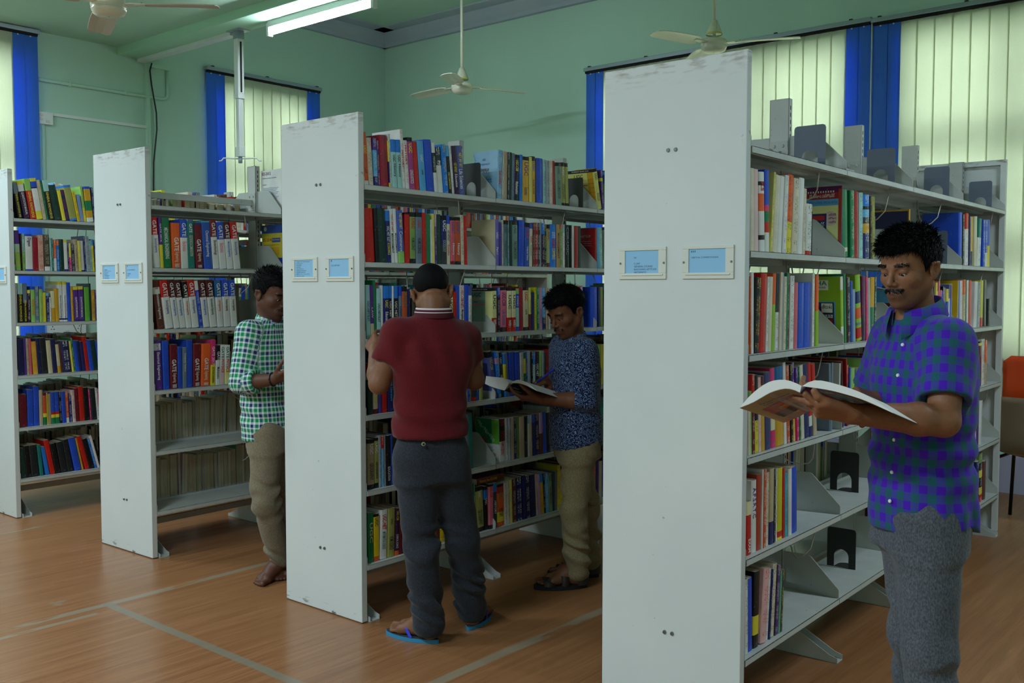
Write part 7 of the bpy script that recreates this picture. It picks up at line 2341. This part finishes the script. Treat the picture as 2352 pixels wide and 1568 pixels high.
feetG = [(V3(-4.075, 2.985, .001), V3(-4.005, 2.795, .001), V3(-4.035, 2.960, .09), False), (V3(-4.115, 3.085, .001), V3(-3.980, 2.92, .001), V3(-4.075, 3.055, .09), True)]
root, JG, fr, hc = put_person('person', J, fG, faceG, math.radians(17), .94, (100, 64, 48), 'barefoot man in green and navy check shirt beside the GATE guides',
   fstep=.0036, arms=[(J['shR'], J['elR'], J['wrR'], .046, .038, .03, .025), (J['shL'], J['elL'], J['wrL'], .046, .038, .03, .025)], hands=hands, feet=feetG, stubble=.35, moust=.5)
hair_obj(root, hc, fr, .94, [((-.014, 0, .042), (.108, .086, .093)), ((.040, 0, .078), (.062, .066, .046)), ((-.01, 0, .09), (.07, .068, .042))], HAIRLINE, 25, .0042, 2200, .022, .6, .5, .004)
PROF_G = [(.715, -4.030, 2.915, .150, .118), (.80, -4.034, 2.912, .148, .114), (.90, -4.040, 2.908, .140, .106), (1.00, -4.046, 2.908, .146, .106), (1.12, -4.052, 2.910, .164, .112), (1.20, -4.052, 2.914, .158, .100), (1.262, -4.048, 2.920, .118, .078), (1.305, -4.042, 2.925, .068, .060)]
mG = green_check()
def bG(Fd):
    Fd.loft(PROF_G, fG, .02)
    for s in 'LR':
        a, b, w_ = JG['sh'+s], JG['el'+s], JG['wr'+s]
        Fd.cone(JG['neck']-V3(0, 0, .055), a-V3(0, 0, .008), .044, .054, .04)
        e = b+(w_-b)*.48
        sleeve(Fd, [a-V3(0, 0, .010), b, e], [.062, .056, .052], True, .035, .014, fold=b+(w_-b)*.2)
garment(root, 'shirt', (-4.32, 2.58, .68), (-3.74, 3.24, 1.36), .0078, bG, mG, lambda co: shirt_uv(co, PROF_G, fG, [(JG['shR'], JG['elR'], .066, 0), (JG['elR'], JG['wrR'], .057, .26), (JG['shL'], JG['elL'], .066, 0), (JG['elL'], JG['wrL'], .057, .26)]), 1, lambda X, Y, Z: sines(33, .006, 28, (1, 1, .9), 7)(X, Y, Z)+.004*np.exp(-((Z-.86)/.08)**2)*np.sin(Z*70+X*22))
collar(root, JG['neck']+V3(0, 0, -.006)+fG*.004, fG, mG, (.062, .060), .038, .020, .45, flare=.018, point=.03)
mBe = trouser('beige_cotton', (140, 128, 106), (108, 98, 80))
garment(root, 'trousers', (-4.30, 2.62, .0), (-3.80, 3.24, .85), .0078, legs_build(JG, fG, V3(-4.032, 2.913, .82), (.082, .064, .054), .01, (.100, .128)), mBe, None, 1, leg_wr(JG, 27, .006, .006, .008))
w_ = JG['wrR']; d = nrm(JG['wrR']-JG['elR']); a = nrm(np.cross(d, V3(0, 0, 1))); b2 = np.cross(d, a)
b = MB(); c_ = w_-d*.012
b.tube([tuple(c_+(a*math.cos(q)+b2*math.sin(q))*.031) for q in np.linspace(0, 2*PI, 22)], .0035, 6)
b.obj('bracelet', M['black'], root, smooth=True)
# ------------------------------------------------------------------ books being read, pen
def art_mat(name, base, rows):
    """flat print on a cover: rows of (u0,u1,v0,v1,colour) over a base colour"""
    m = mat(name, base, .4); t = NT(m); uv = t.n.new('ShaderNodeUVMap'); uv.uv_map = 'UVMap'; u, v, _ = t.sep(uv.outputs[0])
    wob = t.math('MULTIPLY', t.math('SUBTRACT', t.noise(uv.outputs[0], 14, 3), .5), .05)
    col = s2l(base)
    for (u0, u1, v0, v1, c, rag) in rows:
        uu = t.math('ADD', u, wob) if rag else u; vv = t.math('ADD', v, wob) if rag else v
        k = t.math('MULTIPLY', t.math('MULTIPLY', t.math('GREATER_THAN', uu, u0), t.math('LESS_THAN', uu, u1)), t.math('MULTIPLY', t.math('GREATER_THAN', vv, v0), t.math('LESS_THAN', vv, v1)))
        if rag == 2: k = t.math('MULTIPLY', k, t.math('GREATER_THAN', t.noise(t.comb(t.math('MULTIPLY', u, 60.0), t.math('MULTIPLY', v, 8.0)), 1.0, 1), .47))
        col = t.mix(k, col if not isinstance(col, tuple) else col, s2l(c))
    t.color(col); return m
M['paper'] = mat('white_paper', (226, 226, 224), .8)
def sheet(name, prof, o0, ex, ez, e2, L, m, parent, thick=.001, flip=1, v0=0.0):
    """curved cover: profile (a,b) in the plane ex,ez swept along e2; u runs along the profile, v along e2"""
    n = len(prof); P = np.array(prof, float); s = np.concatenate([[0], np.cumsum(np.linalg.norm(np.diff(P, axis=0), axis=1))]); s /= s[-1]
    tg = np.gradient(P, axis=0); nr = np.stack([-tg[:, 1], tg[:, 0]], 1); nr /= np.linalg.norm(nr, axis=1)[:, None]
    vs = []; uvs = []
    for off in (0, thick*flip):
        for w in (0, 1):
            for i in range(n):
                a, b = P[i]+nr[i]*off; vs.append(tuple(o0+ex*a+ez*b+e2*L*w)); uvs.append((s[i], w))
    q = lambda o, w, i: o*2*n+w*n+i
    fs = []
    for i in range(n-1):
        fs += [(q(0, 0, i), q(0, 0, i+1), q(0, 1, i+1), q(0, 1, i)), (q(1, 0, i), q(1, 1, i), q(1, 1, i+1), q(1, 0, i+1)), (q(0, 0, i), q(1, 0, i), q(1, 0, i+1), q(0, 0, i+1)), (q(0, 1, i), q(0, 1, i+1), q(1, 1, i+1), q(1, 1, i))]
    fs += [(q(0, 0, 0), q(0, 1, 0), q(1, 1, 0), q(1, 0, 0)), (q(0, 0, n-1), q(1, 0, n-1), q(1, 1, n-1), q(0, 1, n-1))]
    me = bpy.data.meshes.new(name); me.from_pydata(vs, [], fs); l = me.uv_layers.new(name='UVMap')
    for p in me.polygons:
        for li, vi in zip(p.loop_indices, p.vertices): l.data[li].uv = uvs[vi]
    me.materials.append(m); o = bpy.data.objects.new(name, me); link(o, parent); return o
def block(name, low, top, o0, ex, ez, e2, L, m, parent):
    b = MB(); poly = list(low)+list(top)[::-1]; n = len(poly); nl = len(low)
    vs = [tuple(o0+ex*p[0]+ez*p[1]) for p in poly]+[tuple(o0+ex*p[0]+ez*p[1]+e2*L) for p in poly]
    fs = [(i, (i+1) % n, (i+1) % n+n, i+n) for i in range(n)]
    for i in range(nl-1):
        j0 = n-1-i; j1 = n-2-i
        fs += [(i, j0, j1, i+1), (i+n, i+1+n, j1+n, j0+n)]
    return b.add(vs, fs).obj(name, m, parent)
def resample(pts, n=14):
    P = np.array(pts, float); s = np.concatenate([[0], np.cumsum(np.linalg.norm(np.diff(P, axis=0), axis=1))]); q = np.linspace(0, s[-1], n)
    out = np.stack([np.interp(q, s, P[:, i]) for i in (0, 1)], 1)
    for _ in range(2): out[1:-1] = out[1:-1]*.5+(out[:-2]+out[2:])*.25
    return [tuple(p) for p in out]
# magazine in the hands of the man in purple check
H0 = V3(-1.068, 2.425, 1.186); ex = nrm([1.0, .08, 0]); ez = V3(0, 0, 1); e2 = nrm(V3(.02, .965, -.245)); e2 = nrm(e2-ex*(e2@ex)*.0)
root = empty('magazine', (0, 0, 0)); tag(root, 'open colour magazine held by the man in purple check shirt', 'magazine')
Lc = resample([(0, 0), (-.030, .012), (-.075, -.001), (-.125, -.034), (-.165, -.052)]); Lp = resample([(.004, .018), (-.030, .034), (-.080, .029), (-.130, -.008), (-.165, -.0505)])
Rc = resample([(.014, .017), (.08, .012), (.16, -.006), (.235, -.036)]); Rp = resample([(.006, .018), (.030, .040), (.09, .030), (.16, .011), (.235, -.0345)])
mL = art_mat('cream_back_cover_print', (222, 198, 122), [(.0, 1, .86, 1.0, (226, 170, 150), 0), (.16, .86, .30, .80, (212, 62, 28), 1), (.28, .74, .34, .42, (226, 150, 60), 2), (.30, .70, .46, .56, (236, 190, 50), 2), (.22, .86, .58, .80, (84, 48, 34), 1)])
mRr = art_mat('dark_front_cover_print', (40, 30, 28), [(.06, .62, .02, .06, (176, 90, 56), 1), (.06, .74, .14, .30, (206, 176, 30), 2), (.12, .50, .36, .48, (34, 92, 84), 1), (.40, .95, .34, .66, (112, 72, 48), 1), (.0, 1.0, .74, .92, (122, 128, 30), 1)])
sheet('back_cover', Lc, H0, ex, ez, e2, .275, mL, root, .0012, -1); sheet('front_cover', Rc, H0, ex, ez, e2, .275, mRr, root, .0012, -1)
block('left_pages', Lc, Lp, H0, ex, ez, e2, .274, M['paper'], root); block('right_pages', Rc, Rp, H0, ex, ez, e2, .274, M['paper'], root)
sp = sheet('spine', [(0, -.001), (.005, .006), (.014, .016)], H0, ex, ez, e2, .275, art_mat('spine_print', (52, 44, 92), [(.2, 1, .05, .62, (206, 60, 30), 0), (.4, .8, .1, .5, (230, 214, 200), 2), (.0, 1, .62, .8, (170, 70, 110), 0)]), root, .0012, -1)
xv = nrm(ex*.080+ez*.036); dn = nrm(np.cross(xv, -e2))
for s, off, hh, LL, c in (('For Sure Success in', .030, .013, .085, 'K'), ('PROHIBITION AND EXCISE', .050, .010, .090, 'v'), ('CONSTABLES MAINS', .066, .010, .085, 'v')):
    p = H0+ex*(-.118)+ez*(-.031)+e2*off-ez*.0045
    put_text(s, tuple(p), tuple(xv), tuple(-e2), LL, hh, ink(c), root, 'cover_lettering')
# thick book in the hands of the man in the floral shirt
root = empty('book', (0, 0, 0)); tag(root, 'thick open book with black and orange cover, held by the floral-shirted man', 'book', 'books being read')
H0 = V3(-2.948, 3.462, .998); R_ = V3(.763, .646, 0); F_ = V3(-.646, .763, 0); Z_ = V3(0, 0, 1); LB = .235
e2 = nrm(R_*.60+F_*.74-Z_*.26); ex = nrm(R_*.78-F_*.60+Z_*.03); ez = nrm(np.cross(e2, ex)); ez = ez if ez[2] > 0 else -ez
mBk = art_mat('black_orange_cover_print', (34, 28, 28), [(.12, .9, .10, .30, (196, 170, 150), 2), (.10, .8, .36, .62, (190, 74, 36), 2), (.0, 1, .66, .95, (54, 54, 58), 1)])
Rc = resample([(.022, .020), (.05, .022), (.10, .012), (.165, -.012)]); Rp = resample([(.012, .024), (.045, .040), (.10, .027), (.165, -.010)])
Lc = resample([(-.022, -.016), (-.06, -.010), (-.10, -.002), (-.145, .012)]); Lp = resample([(.0, .020), (-.03, .044), (-.09, .046), (-.145, .050)])
sheet('front_cover', Rc, H0, ex, ez, e2, LB, mBk, root, .0014, -1); block('right_pages', Rc, Rp, H0, ex, ez, e2, LB-.002, M['paper'], root)
sheet('back_cover', Lc, H0, ex, ez, e2, LB, mBk, root, .0014, 1); block('left_pages', Lc, Lp, H0, ex, ez, e2, LB-.002, M['paper'], root)
mSpn = mat('black_spine', (30, 26, 28), .4)
sheet('spine', [(-.022, -.017), (.0, -.002), (.022, .020)], H0, ex, ez, e2, LB, mSpn, root, .0014, -1)
a0 = H0+ex*-.022+ez*-.0185; sd = nrm(ex*.044+ez*.037); cc = nrm(np.cross(e2, sd)); cc = cc if cc@(CAMP-H0) > 0 else -cc
for s, o_, w_, LL, hh, c in (("UPKAR'S", .02, .034, .05, .008, 'W'), ('UGC-NET/JRF/SET', .02, .014, .085, .013, 'w'), ('HISTORY', .115, .014, .07, .018, 'r2')):
    put_text(s, tuple(a0+e2*o_+sd*w_+cc*.004), tuple(e2), tuple(sd), LL, hh, ink(c), root, 'spine_lettering')
pen = empty('pen', (0, 0, 0)); tag(pen, 'blue ballpoint pen in the right hand of the floral-shirted man', 'pen')
pa = V3(-2.962, 3.672, .998); pb_ = V3(-2.880, 3.720, 1.072); pd = nrm(pb_-pa)
mPen = mat('blue_pen_plastic', (34, 60, 200), .3)
b = MB(); b.cyl(tuple(pa+pd*.012), tuple(pb_-pd*.03), .0045, n=10); b.obj('barrel', mPen, pen, smooth=True)
b = MB(); b.cyl(tuple(pa), tuple(pa+pd*.012), .0008, .0042, n=10); b.obj('tip', M['alu'], pen, smooth=True)
b = MB(); b.cyl(tuple(pb_-pd*.03), tuple(pb_), .0052, .0046, n=10); b.obj('cap', mPen, pen, smooth=True)
# small open book at the green-shirted man's hands, mostly behind the end panel
root = empty('book', (0, 0, 0)); tag(root, 'yellowish open book in the hands of the man in green check', 'book', 'books being read')
o0 = V3(-3.822, 2.82, 1.055); e2 = nrm(V3(.25, .95, .1)); ex = nrm(V3(.93, -.25, .1)); ez = V3(0, 0, 1)
Rc = resample([(0, 0), (.03, .004), (.06, .008)]); Rp = resample([(0, .012), (.03, .018), (.06, .014)])
mY = mat('yellow_cover', (206, 176, 90), .5)
sheet('front_cover', Rc, o0, ex, ez, e2, .13, mY, root, .001, -1); block('right_pages', Rc, Rp, o0, ex, ez, e2, .13, M['pages'], root)
Lc = [(-a, b_) for a, b_ in Rc]; Lp = [(-a, b_) for a, b_ in Rp]
sheet('back_cover', Lc, o0, ex, ez, e2, .13, mY, root, .001, 1); block('left_pages', Lc, Lp, o0, ex, ez, e2, .13, M['pages'], root)

# ------------------------------------------------------------------ stacked chairs at the right
def chair(loc, rz, shell_m, lab, legs=True):
    t = empty('chair', loc, rz); tag(t, lab, 'chair', 'moulded chairs by the window')
    # one moulded shell: back curving into the seat
    prof = [(-.23, .445), (-.20, .452), (-.05, .438), (.10, .432), (.17, .450), (.205, .50), (.225, .60), (.25, .72), (.27, .80), (.275, .812)]
    prof = resample(prof, 22); n = len(prof); m = 12; vs = []; fs = []
    for th in (0, .006):
        for i, (y, z) in enumerate(prof):
            q = i/(n-1); hw = .215 if q < .5 else .215-.02*math.sin((q-.5)*PI)
            if q > .93: hw *= 1-.25*((q-.93)/.07)**2
            if q < .05: hw *= .93
            for j in range(m+1):
                s = -1+2*j/m; cup = .028*s*s*(1 if .08 < q < .95 else .3)
                back = q > .55
                vs.append((s*hw, y-(cup if back else 0)-(th if back else 0), z+(0 if back else cup)-(0 if back else th)))
    k = n*(m+1); I = lambda o, i, j: o*k+i*(m+1)+j
    for i in range(n-1):
        for j in range(m):
            fs += [(I(0, i, j), I(0, i, j+1), I(0, i+1, j+1), I(0, i+1, j)), (I(1, i, j), I(1, i+1, j), I(1, i+1, j+1), I(1, i, j+1))]
    for i in range(n-1): fs += [(I(0, i, 0), I(0, i+1, 0), I(1, i+1, 0), I(1, i, 0)), (I(0, i, m), I(1, i, m), I(1, i+1, m), I(0, i+1, m))]
    for j in range(m): fs += [(I(0, 0, j), I(1, 0, j), I(1, 0, j+1), I(0, 0, j+1)), (I(0, n-1, j), I(0, n-1, j+1), I(1, n-1, j+1), I(1, n-1, j))]
    MB().add(vs, fs).obj('seat_shell', shell_m, t, smooth=True)
    if legs:
        for s in (-1, 1):
            for y0, y1 in ((-.20, -.235), (.17, .235)):
                b = MB(); b.tube([(s*.20, y0, .425), (s*.225, (y0+y1)/2, .40), (s*.245, y1, .0)], .0115, 8); b.obj('leg', M['black'], t, smooth=True)
            b = MB(); b.tube([(s*.20, -.20, .425), (s*.20, .17, .425)], .010, 8); b.obj('rail', M['black'], t, smooth=True)
            b = MB(); b.tube([(s*.225, -.215, .42), (s*.245, -.21, .60), (s*.245, -.10, .645), (s*.245, .10, .645), (s*.24, .19, .60)], .011, 8); b.obj('arm_tube', M['black'], t, smooth=True)
            MB().box(s*.245-.022, s*.245+.022, -.14, .10, .652, .674).obj('arm_pad', mat('worn_arm_pad', (58, 50, 44), .6), t, bevel=.006)
    return t
mOr = mat('orange_moulded_plastic', (226, 74, 28), .35); mBr = mat('brown_grey_moulded_plastic', (138, 122, 100), .45)
chair((-1.36, 6.60, 0), math.radians(175), mBr, 'brown-grey moulded chair with black tube legs under the orange one')
chair((-1.36, 6.66, .245), math.radians(183), mOr, 'orange moulded chair shell stacked on top beside the window wall', legs=False)
